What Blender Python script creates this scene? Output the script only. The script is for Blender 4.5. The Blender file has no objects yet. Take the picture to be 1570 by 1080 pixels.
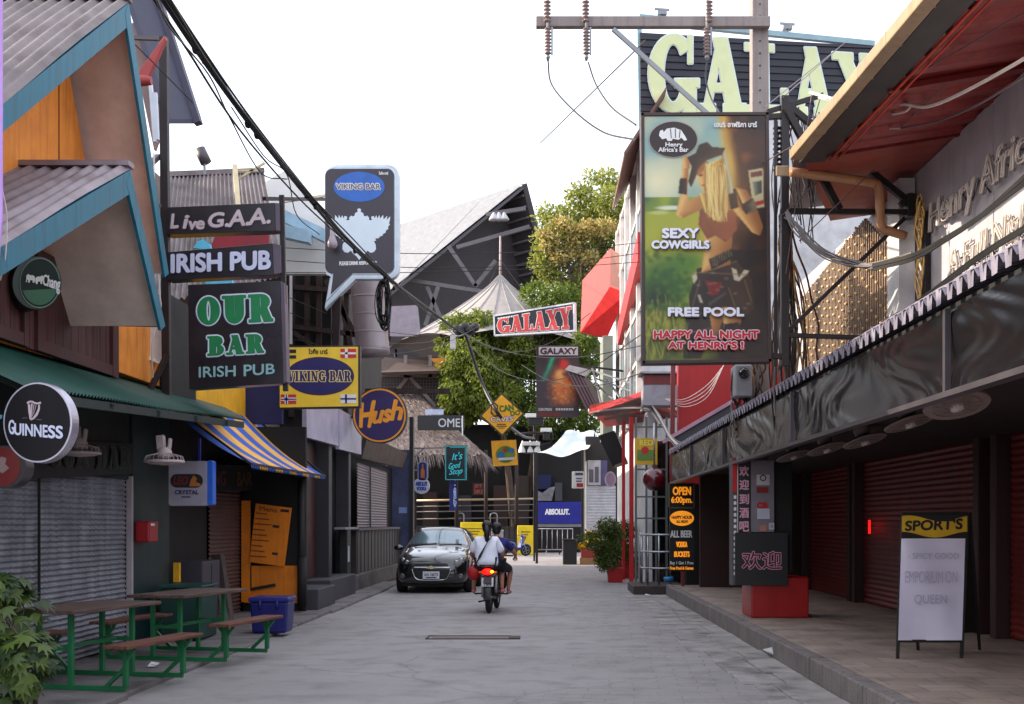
import bpy, bmesh, math, random
import numpy as np
from math import radians, sin, cos, pi
from mathutils import Vector, Matrix, Quaternion
random.seed(7)
rng = np.random.default_rng(7)
sc = bpy.context.scene
COL = sc.collection
# ------------------------------------------------------------------ camera, sky, sun, exposure
F, CX, CY, EYE = 1800.0, 835.0, 803.0, 1.6          # focal length and principal point, in photo pixels (1570 x 1080)
cam = bpy.data.cameras.new('camera')
cam_ob = bpy.data.objects.new('camera', cam)
COL.objects.link(cam_ob)
cam_ob.location = (0, 0, EYE)
cam_ob.rotation_euler = (radians(90), 0, 0)
cam.sensor_fit = 'HORIZONTAL'
cam.sensor_width = 36
cam.lens = 36 * F / 1570
cam.shift_x = -(CX - 785) / 1570
cam.shift_y = (CY - 540) / 1570
cam.clip_start = 0.1
cam.clip_end = 3000
sc.camera = cam_ob
SUN_EL, SUN_AZ = 25.0, -80.0                         # azimuth from +Y, clockwise: the sun stands to the left of the street
sd = Vector((sin(radians(SUN_AZ)) * cos(radians(SUN_EL)), cos(radians(SUN_AZ)) * cos(radians(SUN_EL)), sin(radians(SUN_EL))))
world = bpy.data.worlds.new('World')
sc.world = world
world.use_nodes = True
wn = world.node_tree.nodes
sky = wn.new('ShaderNodeTexSky')
sky.sky_type = 'NISHITA'
sky.sun_disc = False
sky.sun_elevation = radians(SUN_EL)
sky.sun_rotation = radians(SUN_AZ)
sky.air_density = 1.0
sky.dust_density = 5.0
sky.ozone_density = 1.0
wn['Background'].inputs['Strength'].default_value = 0.15
haze = wn.new('ShaderNodeMixRGB')                    # thin white haze over the whole sky
haze.inputs['Fac'].default_value = 0.72
haze.inputs['Color2'].default_value = (5.3, 5.5, 6.05, 1)
world.node_tree.links.new(sky.outputs[0], haze.inputs['Color1'])
world.node_tree.links.new(haze.outputs[0], wn['Background'].inputs['Color'])
sun = bpy.data.lights.new('sun', 'SUN')
sun.energy = 3.0
sun.angle = radians(0.5)
sun.color = (1.0, 0.86, 0.68)
sun_ob = bpy.data.objects.new('sun', sun)
COL.objects.link(sun_ob)
sun_ob.rotation_euler = sd.to_track_quat('Z', 'Y').to_euler()
sc.view_settings.view_transform = 'Standard'
sc.view_settings.look = 'None'
sc.view_settings.gamma = 1
sc.view_settings.exposure = 1.33
sc.render.engine = 'CYCLES'
sc.cycles.max_bounces = 6
sc.cycles.transparent_max_bounces = 8
sc.cycles.use_denoising = True
def W(px, py, Y):
    return Vector(((px - CX) * Y / F, Y, EYE + (CY - py) * Y / F))
# ------------------------------------------------------------------ materials
def lin(c):
    return tuple((x / 12.92 if x <= 0.04045 else ((x + 0.055) / 1.055) ** 2.4) for x in c)
MC = {}
def M(name, col, rough=0.6, metal=0.0, var=0.18, scale=2.5, bump=0.0, bscale=40.0, coat=0.0, emit=0.0, streak=0.0, spec=0.5, dirt=None, dirt_amt=0.35):
    """principled material, colour given as sRGB; broken up by object-space noise, optional vertical streaks and a bump"""
    if name in MC:
        return MC[name]
    m = bpy.data.materials.new(name)
    MC[name] = m
    m.use_nodes = True
    nt = m.node_tree
    N, L = nt.nodes, nt.links
    b = N['Principled BSDF']
    c = lin(col)
    b.inputs['Roughness'].default_value = rough
    b.inputs['Metallic'].default_value = metal
    b.inputs['Specular IOR Level'].default_value = spec
    b.inputs['Coat Weight'].default_value = coat
    tc = N.new('ShaderNodeTexCoord')
    nz = N.new('ShaderNodeTexNoise')
    nz.inputs['Scale'].default_value = scale
    nz.inputs['Detail'].default_value = 6
    nz.inputs['Roughness'].default_value = 0.62
    L.new(tc.outputs['Object'], nz.inputs['Vector'])
    rp = N.new('ShaderNodeValToRGB')
    rp.color_ramp.elements[0].position = 0.3
    rp.color_ramp.elements[1].position = 0.7
    rp.color_ramp.elements[0].color = (*[x * (1 - var) for x in c], 1)
    rp.color_ramp.elements[1].color = (*[min(1, x * (1 + var)) for x in c], 1)
    L.new(nz.outputs['Fac'], rp.inputs['Fac'])
    out = rp.outputs['Color']
    if streak or dirt:
        mp = N.new('ShaderNodeMapping')
        mp.inputs['Scale'].default_value = (9, 9, 0.7) if streak else (1.3, 1.3, 1.3)
        L.new(tc.outputs['Object'], mp.inputs['Vector'])
        n2 = N.new('ShaderNodeTexNoise')
        n2.inputs['Scale'].default_value = 1.6
        n2.inputs['Detail'].default_value = 5
        L.new(mp.outputs[0], n2.inputs['Vector'])
        r2 = N.new('ShaderNodeValToRGB')
        r2.color_ramp.elements[0].position = 0.48
        r2.color_ramp.elements[1].position = 0.72
        r2.color_ramp.elements[0].color = (0, 0, 0, 1)
        a = streak or dirt_amt
        r2.color_ramp.elements[1].color = (a, a, a, 1)
        L.new(n2.outputs['Fac'], r2.inputs['Fac'])
        mx = N.new('ShaderNodeMixRGB')
        d = lin(dirt) if dirt else [x * 0.3 for x in c]
        mx.inputs['Color2'].default_value = (*d, 1)
        L.new(r2.outputs['Color'], mx.inputs['Fac'])
        L.new(out, mx.inputs['Color1'])
        out = mx.outputs['Color']
    L.new(out, b.inputs['Base Color'])
    if emit:
        b.inputs['Emission Color'].default_value = (*c, 1)
        b.inputs['Emission Strength'].default_value = emit
    # roughness variation
    mr = N.new('ShaderNodeMapRange')
    mr.inputs['To Min'].default_value = max(0.02, rough - 0.12)
    mr.inputs['To Max'].default_value = min(1, rough + 0.12)
    L.new(nz.outputs['Fac'], mr.inputs['Value'])
    L.new(mr.outputs[0], b.inputs['Roughness'])
    if bump:
        n3 = N.new('ShaderNodeTexNoise')
        n3.inputs['Scale'].default_value = bscale
        n3.inputs['Detail'].default_value = 4
        L.new(tc.outputs['Object'], n3.inputs['Vector'])
        bp = N.new('ShaderNodeBump')
        bp.inputs['Strength'].default_value = bump
        bp.inputs['Distance'].default_value = 0.03
        L.new(n3.outputs['Fac'], bp.inputs['Height'])
        L.new(bp.outputs[0], b.inputs['Normal'])
    return m
def nodes_of(m):
    return m.node_tree.nodes, m.node_tree.links, m.node_tree.nodes['Principled BSDF']
# ------------------------------------------------------------------ objects
MW = {}                                              # world matrices, kept by hand
def put(o, parent=None):
    COL.objects.link(o)
    if parent is not None:
        o.parent = parent
        MW[o] = MW[parent].copy()
    return o
def tag(o, label, cat, group=None, kind=None):
    o['label'] = label
    o['category'] = cat
    if group:
        o['group'] = group
    if kind:
        o['kind'] = kind
    return o
def thing(name, label, cat, loc=(0, 0, 0), rz=0.0, group=None):
    o = bpy.data.objects.new(name, None)
    o.empty_display_size = 0.2
    COL.objects.link(o)
    o.location = loc
    o.rotation_euler = (0, 0, rz)
    MW[o] = Matrix.Translation(Vector(loc)) @ Matrix.Rotation(rz, 4, 'Z')
    return tag(o, label, cat, group)
def copy_tree(o, parent=None):
    c = o.copy()
    COL.objects.link(c)
    c.parent = parent
    for ch in list(o.children):
        copy_tree(ch, c)
    return c
def catmull(pts, k=6):
    pts = [Vector(p) for p in pts]
    if len(pts) < 3:
        return pts
    out = []
    P = [pts[0] * 2 - pts[1]] + pts + [pts[-1] * 2 - pts[-2]]
    for i in range(1, len(P) - 2):
        for j in range(k):
            t = j / k
            a, b, c, d = P[i - 1], P[i], P[i + 1], P[i + 2]
            out.append(0.5 * ((2 * b) + (c - a) * t + (2 * a - 5 * b + 4 * c - d) * t * t + (3 * b - a - 3 * c + d) * t ** 3))
    out.append(pts[-1])
    return out
class MB:
    """collects shapes and links them as ONE mesh object"""
    def __init__(s):
        s.v, s.f, s.m, s.mi, s.sm = [], [], [], 0, []
        s.smooth = False
    def add(s, vs, fs):
        o = len(s.v)
        s.v += [Vector(v) for v in vs]
        for f in fs:
            s.f.append([i + o for i in f])
            s.m.append(s.mi)
            s.sm.append(s.smooth)
        return s
    def box(s, x0, x1, y0, y1, z0, z1):
        return s.add([(x0, y0, z0), (x1, y0, z0), (x1, y1, z0), (x0, y1, z0), (x0, y0, z1), (x1, y0, z1), (x1, y1, z1), (x0, y1, z1)],
                     [(0, 3, 2, 1), (4, 5, 6, 7), (0, 1, 5, 4), (1, 2, 6, 5), (2, 3, 7, 6), (3, 0, 4, 7)])
    def bar(s, a, b, w, h=None, up=(0, 0, 1)):
        """rectangular bar from a to b"""
        a, b = Vector(a), Vector(b)
        h = h or w
        d = (b - a).normalized()
        u = Vector(up)
        if abs(d.dot(u)) > 0.95:
            u = Vector((0, 1, 0))
        x = d.cross(u).normalized() * w / 2
        z = x.cross(d).normalized() * h / 2
        vs = [p + sx * x + sz * z for p in (a, b) for sx, sz in ((-1, -1), (1, -1), (1, 1), (-1, 1))]
        return s.add(vs, [(0, 1, 2, 3), (7, 6, 5, 4), (0, 4, 5, 1), (1, 5, 6, 2), (2, 6, 7, 3), (3, 7, 4, 0)])
    def quad(s, *p):
        return s.add(p, [tuple(range(len(p)))])
    def slab(s, pts, off):
        """polygon with thickness: pts one side, pts+off the other"""
        n = len(pts)
        off = Vector(off)
        vs = [Vector(p) for p in pts] + [Vector(p) + off for p in pts]
        fs = [tuple(range(n)), tuple(range(2 * n - 1, n - 1, -1))] + [(i, i + n, (i + 1) % n + n, (i + 1) % n) for i in range(n)]
        return s.add(vs, fs)
    def tube(s, pts, r, n=6, caps=True, r1=None):
        pts = [Vector(p) for p in pts]
        K = len(pts)
        vs = []
        prev = None
        for i, p in enumerate(pts):
            d = (pts[min(i + 1, K - 1)] - pts[max(i - 1, 0)])
            d = d.normalized() if d.length > 1e-9 else Vector((0, 0, 1))
            if prev is None:
                x = d.orthogonal().normalized()
            else:
                x = (prev - d * prev.dot(d))
                x = x.normalized() if x.length > 1e-6 else d.orthogonal().normalized()
            prev = x
            y = d.cross(x)
            rr = r[i] if isinstance(r, (list, tuple)) else (r if r1 is None else r + (r1 - r) * i / max(1, K - 1))
            for k in range(n):
                a = 2 * pi * k / n
                vs.append(p + (x * cos(a) + y * sin(a)) * rr)
        fs = [(i * n + k, i * n + (k + 1) % n, (i + 1) * n + (k + 1) % n, (i + 1) * n + k) for i in range(K - 1) for k in range(n)]
        if caps:
            fs += [tuple(range(n - 1, -1, -1)), tuple((K - 1) * n + k for k in range(n))]
        sm = s.smooth
        s.smooth = n > 5
        s.add(vs, fs)
        s.smooth = sm
        return s
    def lathe(s, prof, c=(0, 0, 0), n=20, axis='Z', smooth=True):
        c = Vector(c)
        vs = []
        for r, h in prof:
            for k in range(n):
                a = 2 * pi * k / n
                p = (r * cos(a), r * sin(a), h)
                if axis == 'Y':
                    p = (p[0], p[2], p[1])
                if axis == 'X':
                    p = (p[2], p[0], p[1])
                vs.append(c + Vector(p))
        fs = [(i * n + k, i * n + (k + 1) % n, (i + 1) * n + (k + 1) % n, (i + 1) * n + k) for i in range(len(prof) - 1) for k in range(n)]
        sm = s.smooth
        s.smooth = smooth
        s.add(vs, fs)
        s.smooth = False
        s.add([vs[k] for k in range(n)], [tuple(range(n))])
        s.add([vs[-n + k] for k in range(n)], [tuple(range(n))])
        s.smooth = sm
        return s
    def ball(s, c, r, n=14, sq=(1, 1, 1), rot=None):
        c = Vector(c)
        m = n // 2
        vs = []
        for i in range(m + 1):
            t = pi * i / m
            for k in range(n):
                a = 2 * pi * k / n
                p = Vector((sin(t) * cos(a) * sq[0], sin(t) * sin(a) * sq[1], cos(t) * sq[2])) * r
                if rot:
                    p = rot @ p
                vs.append(c + p)
        sm = s.smooth
        s.smooth = True
        s.add(vs, [(i * n + k, (i + 1) * n + k, (i + 1) * n + (k + 1) % n, i * n + (k + 1) % n) for i in range(m) for k in range(n)])
        s.smooth = sm
        return s
    def corr(s, p00, p10, p11, p01, n, amp, rows=1, trap=False, per=6, sag=0.0):
        """corrugated sheet: the waves follow each other from p00 to p10; p01/p11 are the far ends of the ridges"""
        p00, p10, p11, p01 = map(Vector, (p00, p10, p11, p01))
        nrm = (p10 - p00).cross(p01 - p00).normalized()
        if trap:
            prof = [(0, 0), (0.3, 0), (0.42, 1), (0.72, 1), (0.88, 0)]
        else:
            prof = [(k / per, 0.5 - 0.5 * cos(2 * pi * k / per)) for k in range(per)]
        xs = [(i + t, h) for i in range(n) for t, h in prof] + [(n, 0)]
        vs = []
        for j in range(rows + 1):
            v = j / rows
            for t, h in xs:
                u = t / n
                p = p00 * (1 - u) * (1 - v) + p10 * u * (1 - v) + p11 * u * v + p01 * (1 - u) * v
                vs.append(p + nrm * (amp * h + sag * sin(u * 9.1 + v * 5) * sin(v * 3 + u * 3)))
        k = len(xs)
        sm = s.smooth
        s.smooth = not trap
        s.add(vs, [(j * k + i, j * k + i + 1, (j + 1) * k + i + 1, (j + 1) * k + i) for j in range(rows) for i in range(k - 1)])
        s.smooth = sm
        return s
    def build(s, name, mat, parent=None, world=True, bevel=0.0, sub=0, split=False):
        if split:                                        # every separate piece becomes a part of its own
            own = list(range(len(s.v)))
            def find(i):
                while own[i] != i:
                    own[i] = own[own[i]]
                    i = own[i]
                return i
            for f in s.f:
                for i in f[1:]:
                    own[find(i)] = find(f[0])
            sets = {}
            for k, f in enumerate(s.f):
                sets.setdefault(find(f[0]), []).append(k)
            for ks in sets.values():
                m = MB()
                ids = sorted({i for k in ks for i in s.f[k]})
                mp = {i: j for j, i in enumerate(ids)}
                m.v = [s.v[i] for i in ids]
                m.f = [[mp[i] for i in s.f[k]] for k in ks]
                m.m = [s.m[k] for k in ks]
                m.sm = [s.sm[k] for k in ks]
                o = m.build(name, mat, parent, world, bevel, sub)
            return o
        me = bpy.data.meshes.new(name)
        vs = s.v
        if parent is not None and world:
            inv = MW[parent].inverted()
            vs = [inv @ v for v in s.v]
        me.from_pydata([tuple(v) for v in vs], [], s.f)
        for m in (mat if isinstance(mat, (list, tuple)) else [mat]):
            me.materials.append(m)
        if any(s.m):
            me.polygons.foreach_set('material_index', s.m)
        me.polygons.foreach_set('use_smooth', s.sm)
        me.update()
        o = bpy.data.objects.new(name, me)
        put(o, parent)
        if parent is None:
            MW[o] = Matrix.Identity(4)
        if bevel:
            md = o.modifiers.new('bevel', 'BEVEL')
            md.width = bevel
            md.segments = 2
            md.limit_method = 'ANGLE'
            md.angle_limit = radians(40)
        if sub:
            md = o.modifiers.new('sub', 'SUBSURF')
            md.levels = md.render_levels = sub
        return o
def rebase(o, loc):
    """move a one-mesh thing's origin to loc, keeping it where it is"""
    o.data.transform(Matrix.Translation(-Vector(loc)))
    o.location = loc
    return o
# ------------------------------------------------------------------ flat shapes: text and slab letters as (verts 0..1, faces)
TXT = {}
def text2d(s, shear=0.0, spacing=1.0):
    key = (s, shear, spacing)
    if key in TXT:
        return TXT[key]
    c = bpy.data.curves.new('text', 'FONT')
    c.body = s
    c.shear = shear
    c.space_character = spacing
    c.resolution_u = 4
    o = bpy.data.objects.new('text', c)
    COL.objects.link(o)
    bpy.context.view_layer.update()
    me = bpy.data.meshes.new_from_object(o.evaluated_get(bpy.context.evaluated_depsgraph_get()))
    v = np.array([(p.co.x, p.co.y) for p in me.vertices])
    f = [tuple(p.vertices) for p in me.polygons]
    bpy.data.objects.remove(o)
    bpy.data.curves.remove(c)
    bpy.data.meshes.remove(me)
    lo, hi = v.min(0), v.max(0)
    v = (v - lo) / (hi - lo)
    TXT[key] = (v, f)
    return TXT[key]
def seg(x0, y0, x1, y1, w):
    return [(x0 - w / 2, y0), (x0 + w / 2, y0), (x1 + w / 2, y1), (x1 - w / 2, y1)]
def rc(x0, y0, x1, y1):
    return [(x0, y0), (x1, y0), (x1, y1), (x0, y1)]
def arc(cx, cy, rx, ry, tx, ty, a0, a1, n=14):
    out = []
    for i in range(n):
        a, b = radians(a0 + (a1 - a0) * i / n), radians(a0 + (a1 - a0) * (i + 1) / n)
        out.append([(cx + rx * cos(a), cy + ry * sin(a)), (cx + rx * cos(b), cy + ry * sin(b)),
                    (cx + (rx - tx) * cos(b), cy + (ry - ty) * sin(b)), (cx + (rx - tx) * cos(a), cy + (ry - ty) * sin(a))])
    return out
def slab_glyph(ch, w=0.26, t=0.13, h=0.11):
    """slab-serif capitals as overlapping polygons in a box W x 1; returns (width, polygons)"""
    if ch == 'A':
        return 0.95, [seg(0.2, 0, 0.48, 1, t), seg(0.72, 0, 0.46, 1, w), rc(0.25, 0.27, 0.7, 0.38), rc(0.02, 0, 0.36, h), rc(0.52, 0, 0.93, h)]
    if ch == 'G':
        return 0.9, arc(0.45, 0.5, 0.45, 0.5, w, t, 40, 322, 26) + [rc(0.63, 0, 0.86, 0.42), rc(0.48, 0.32, 0.92, 0.43), rc(0.72, 0.62, 0.8, 0.98)]
    if ch == 'O':
        return 0.85, arc(0.42, 0.5, 0.42, 0.5, w, t, 0, 360, 30)
    if ch == 'L':
        return 0.75, [rc(0.12, 0, 0.12 + w, 1), rc(0, 0, 0.72, h), rc(0, 1 - h, 0.5, 1), rc(0.61, 0, 0.72, 0.36)]
    if ch == 'X':
        return 0.95, [seg(0.24, 1, 0.72, 0, w), seg(0.74, 1, 0.2, 0, t), rc(0.02, 0, 0.36, h), rc(0.52, 0, 0.93, h), rc(0.02, 1 - h, 0.45, 1), rc(0.6, 1 - h, 0.92, 1)]
    if ch == 'Y':
        return 0.9, [seg(0.22, 1, 0.45, 0.45, w), seg(0.72, 1, 0.5, 0.45, t), rc(0.33, 0, 0.33 + w, 0.5), rc(0.2, 0, 0.72, h), rc(0, 1 - h, 0.42, 1), rc(0.56, 1 - h, 0.9, 1)]
    if ch == 'V':
        return 0.9, [seg(0.22, 1, 0.45, 0, w), seg(0.74, 1, 0.5, 0, t), rc(0, 1 - h, 0.42, 1), rc(0.58, 1 - h, 0.9, 1)]
    if ch == 'I':
        return 0.5, [rc(0.11, 0, 0.11 + w, 1), rc(0, 0, 0.48, h), rc(0, 1 - h, 0.48, 1)]
    if ch == 'K':
        return 0.95, [rc(0.1, 0, 0.1 + w, 1), seg(0.74, 1, 0.36, 0.45, t), seg(0.42, 0.6, 0.76, 0, w), rc(0, 0, 0.45, h), rc(0, 1 - h, 0.45, 1), rc(0.56, 1 - h, 0.92, 1), rc(0.54, 0, 0.95, h)]
    if ch == 'N':
        return 0.95, [rc(0.12, 0, 0.12 + t, 1), rc(0.68, 0, 0.68 + t, 1), seg(0.2, 1, 0.7, 0, w), rc(0, 0, 0.36, h), rc(0, 1 - h, 0.34, 1), rc(0.55, 1 - h, 0.93, 1)]
    if ch == 'U':
        return 0.9, arc(0.46, 0.38, 0.35, 0.38, w, t, 180, 360, 16) + [rc(0.11, 0.37, 0.11 + w, 1), rc(0.81 - w, 0.37, 0.81, 1), rc(0, 1 - h, 0.44, 1), rc(0.5, 1 - h, 0.9, 1)]
    if ch == 'B':
        return 0.85, [rc(0.1, 0, 0.1 + w, 1), rc(0, 0, 0.5, h), rc(0, 1 - h, 0.48, 1), rc(0.3, 0.46, 0.5, 0.56)] + arc(0.46, 0.74, 0.32, 0.26, w, h, -90, 90) + arc(0.48, 0.28, 0.36, 0.28, w, h, -90, 90)
    if ch == 'R':
        return 0.92, [rc(0.1, 0, 0.1 + w, 1), rc(0, 0, 0.46, h), rc(0, 1 - h, 0.48, 1), rc(0.3, 0.42, 0.5, 0.53)] + arc(0.46, 0.72, 0.35, 0.28, w, h, -90, 90) + [seg(0.54, 0.5, 0.74, 0, w), rc(0.56, 0, 0.92, h)]
    return 0.4, []
def slab2d(s, gap=0.06, w=0.26):
    x = 0
    polys = []
    for ch in s:
        wd, ps = slab_glyph(ch, w)
        polys += [[(px + x, py) for px, py in p] for p in ps]
        x += wd + gap
    v, f = [], []
    for p in polys:
        f.append(tuple(range(len(v), len(v) + len(p))))
        v += p
    v = np.array(v)
    lo, hi = v.min(0), v.max(0)
    r = ((v - lo) / (hi - lo), f)
    SLABS[id(f)] = r
    return r
SLABS = {}
class Sign:
    """a flat thing: its plane passes through two photo columns at given depths; shapes are given by where they lie on that plane"""
    def __init__(s, name, label, cat, xl, xr, yb, Yl, Yr=None, group=None, root=None):
        Yr = Yl if Yr is None else Yr
        a, b = W(xl, yb, Yl), W(xr, yb, Yr)
        s.ex = Vector((b.x - a.x, b.y - a.y, 0)).normalized()
        s.n = Vector((s.ex.y, -s.ex.x, 0))               # towards the viewer
        mid = (a + b) / 2
        s.o = mid
        s.root = root or thing(name, label, cat, mid, math.atan2(s.ex.y, s.ex.x), group)
        s.lay = 0
    def pt(s, px, py, d=0.0):
        dr = Vector(((px - CX) / F, 1, (CY - py) / F))
        e = Vector((0, 0, EYE))
        t = (s.o + s.n * d - e).dot(s.n) / dr.dot(s.n)
        return e + dr * t
    def board(s, name, poly, mat, thk=0.08, bevel=0.004, parent=None, d=0.0):
        mb = MB().slab([s.pt(x, y, d) for x, y in poly], -s.n * thk)
        return mb.build(name, mat, parent or s.root, bevel=bevel)
    def frame(s, name, poly, mat, w=0.04, thk=0.1, out=0.02, parent=None):
        mb = MB()
        P = [s.pt(x, y) for x, y in poly]
        for i in range(len(P)):
            a, b = P[i], P[(i + 1) % len(P)]
            e = (b - a).normalized() * (w / 2 - 0.0013 * (i % 2))
            mb.bar(a - e - s.n * (thk / 2 - out), b + e - s.n * (thk / 2 - out), w, thk, up=s.n)
        return mb.build(name, mat, parent or s.root, bevel=0.003)
    def poly(s, name, polys, mat, parent=None, d=None, thk=0.0025):
        s.lay += 1
        d = d if d is not None else 0.004 + 0.0022 * s.lay
        mb = MB()
        for p in polys:
            mb.slab([s.pt(x, y, d) for x, y in p], -s.n * min(thk, d * 0.9))
        return mb.build(name, mat, parent or s.root)
    def shape(s, name, sh, q, mat, bold=0.0, parent=None, n=8, mb=None, d=None):
        """sh: (verts, faces) in 0..1; q: rectangle (x0,y0,x1,y1) or four photo corners TL TR BR BL; bold: stroke growth in photo pixels"""
        v, f = sh
        if not isinstance(q[0], (tuple, list)):
            x0, y0, x1, y1 = q
            q = [(x0, y0), (x1, y0), (x1, y1), (x0, y1)]
        tl, tr, br, bl = map(np.array, q)
        s.lay += 1
        d = d if d is not None else 0.004 + 0.0022 * s.lay
        own = mb is None
        mb = mb or MB()
        offs = [(0, 0)] + ([(bold * cos(2 * pi * k / n), bold * sin(2 * pi * k / n)) for k in range(n)] if bold else [])
        pd = np.zeros(len(v))
        if sh is SLABS.get(id(f)):
            for i, t in enumerate(f):
                pd[list(t)] = (i % 41) * 0.00001
        for k, (ox, oy) in enumerate(offs):
            vs = []
            for (a, b), e in zip(v, pd):
                p = tl * (1 - a) * b + tr * a * b + br * a * (1 - b) + bl * (1 - a) * (1 - b)
                vs.append(s.pt(p[0] + ox, p[1] + oy, d + e + (0.0005 if pd.any() else 0.00018) * k))
            mb.add(vs, f)
        s.lay += 1
        return mb.build(name, mat, parent or s.root) if own else mb
    def text(s, name, t, q, mat, bold=0.0, shear=0.0, parent=None, spacing=1.0, **k):
        return s.shape(name, text2d(t, shear, spacing), q, mat, bold, parent, **k)
def ell(cx, cy, rx, ry, n=40, a0=0, a1=360):
    return [(cx + rx * cos(radians(a0 + (a1 - a0) * i / n)), cy + ry * sin(radians(a0 + (a1 - a0) * i / n))) for i in range(n)]
def rect(x0, y0, x1, y1):
    return [(x0, y0), (x1, y0), (x1, y1), (x0, y1)]
def rrect(x0, y0, x1, y1, r, k=6):
    out = []
    for cx, cy, a in ((x1 - r, y0 + r, -90), (x1 - r, y1 - r, 0), (x0 + r, y1 - r, 90), (x0 + r, y0 + r, 180)):
        out += [(cx + r * cos(radians(a + 90 * i / k)), cy + r * sin(radians(a + 90 * i / k))) for i in range(k + 1)]
    return out
# ------------------------------------------------------------------ printed pictures (posters): colours of the print stored per grid point
class Print:
    def __init__(s, w, h):
        s.w, s.h = w, h
        s.c = np.zeros((h, w, 3))
        s.yy, s.xx = np.mgrid[0:h, 0:w]
        s.xx = s.xx / (w - 1)
        s.yy = s.yy / (h - 1)                             # 0 top, 1 bottom
    def noise(s, sx, sy):
        g = rng.random((sy + 2, sx + 2))
        X, Y = s.xx * sx, s.yy * sy
        i, j = X.astype(int), Y.astype(int)
        a, b = X - i, Y - j
        a, b = a * a * (3 - 2 * a), b * b * (3 - 2 * b)
        return g[j, i] * (1 - a) * (1 - b) + g[j, i + 1] * a * (1 - b) + g[j + 1, i] * (1 - a) * b + g[j + 1, i + 1] * a * b
    def mix(s, mask, col):
        m = np.clip(mask, 0, 1)[..., None]
        s.c = s.c * (1 - m) + np.array(col) * m
    def blob(s, cx, cy, rx, ry, col, soft=0.5, amt=1):
        d = np.sqrt(((s.xx - cx) / rx) ** 2 + ((s.yy - cy) / ry) ** 2)
        s.mix(amt * np.clip((1 - d) / soft, 0, 1), col)
    def poly(s, pts, col, amt=1.0, shade=None, turn=0.0):
        """filled outline; with a second colour the form turns from light (left) to dark (right)"""
        inside = np.zeros((s.h, s.w), bool)
        n = len(pts)
        for i in range(n):
            x0, y0 = pts[i]
            x1, y1 = pts[(i + 1) % n]
            if y0 == y1:
                continue
            c = ((y0 > s.yy) != (y1 > s.yy)) & (s.xx < (x1 - x0) * (s.yy - y0) / (y1 - y0) + x0)
            inside ^= c
        m = inside.astype(float)
        for _ in range(1):
            m = (m + np.roll(m, 1, 0) + np.roll(m, -1, 0) + np.roll(m, 1, 1) + np.roll(m, -1, 1)) / 5
        m = m * amt
        s.mix(m, col)
        if shade is not None and inside.any():
            cnt = inside.sum(1)
            big = 9.0
            lo = np.where(inside, s.xx, big).min(1)
            hi = np.where(inside, s.xx, -big).max(1)
            t = (s.xx - lo[:, None]) / np.maximum(hi - lo, 1e-3)[:, None]
            t = np.clip(t + turn, 0, 1)
            s.mix(m * (t * t * (3 - 2 * t)) * 0.85 + m * 0.25 * (s.noise(9, 16) - 0.4), shade)
            s.mix(m * np.clip(0.16 - abs(t - 0.12), 0, 1) * 3.0, [min(1, x * 1.25 + 0.06) for x in col])
    def strand(s, pts, col, wd=0.004, amt=0.8):
        for (x0, y0), (x1, y1) in zip(pts[:-1], pts[1:]):
            l2 = (x1 - x0) ** 2 + ((y1 - y0) * 2) ** 2 + 1e-9
            t = np.clip(((s.xx - x0) * (x1 - x0) + (s.yy - y0) * (y1 - y0) * 4) / l2, 0, 1)
            d = np.sqrt((s.xx - x0 - t * (x1 - x0)) ** 2 + 4 * (s.yy - y0 - t * (y1 - y0)) ** 2)
            s.mix(amt * np.clip(1.5 - d / wd, 0, 1), col)
    def soften(s):
        c = np.pad(s.c, ((1, 1), (1, 1), (0, 0)), 'edge')
        s.c = (c[1:-1, 1:-1] * 4 + c[:-2, 1:-1] + c[2:, 1:-1] + c[1:-1, :-2] + c[1:-1, 2:]) / 8
    def build(s, name, sign, q, parent=None, d=0.005, rough=0.35):
        tl, tr, br, bl = [np.array(sign.pt(*p, d)) for p in q]
        u, v = s.xx[..., None], s.yy[..., None]
        P = (tl * (1 - u) * (1 - v) + tr * u * (1 - v) + br * u * v + bl * (1 - u) * v).reshape(-1, 3)
        inv = np.array(MW[parent or sign.root].inverted())
        P = P @ inv[:3, :3].T + inv[:3, 3]
        idx = np.arange(s.w * s.h).reshape(s.h, s.w)
        f = np.stack([idx[:-1, :-1], idx[1:, :-1], idx[1:, 1:], idx[:-1, 1:]], -1).reshape(-1, 4)
        me = bpy.data.meshes.new(name)
        me.from_pydata(P.tolist(), [], f.tolist())
        ca = me.color_attributes.new('print', 'FLOAT_COLOR', 'POINT')
        c = np.clip(s.c, 0, 1)
        c = np.where(c <= 0.04045, c / 12.92, ((c + 0.055) / 1.055) ** 2.4).reshape(-1, 3)
        ca.data.foreach_set('color', np.concatenate([c, np.ones((len(c), 1))], 1).astype(np.float32).ravel())
        if 'printed picture' not in MC:
            m = bpy.data.materials.new('printed picture')
            m.use_nodes = True
            N, L, b = nodes_of(m)
            at = N.new('ShaderNodeVertexColor')
            at.layer_name = 'print'
            L.new(at.outputs[0], b.inputs['Base Color'])
            b.inputs['Roughness'].default_value = rough
            MC['printed picture'] = m
        me.materials.append(MC['printed picture'])
        o = bpy.data.objects.new(name, me)
        put(o, parent or sign.root)
        return o
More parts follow.
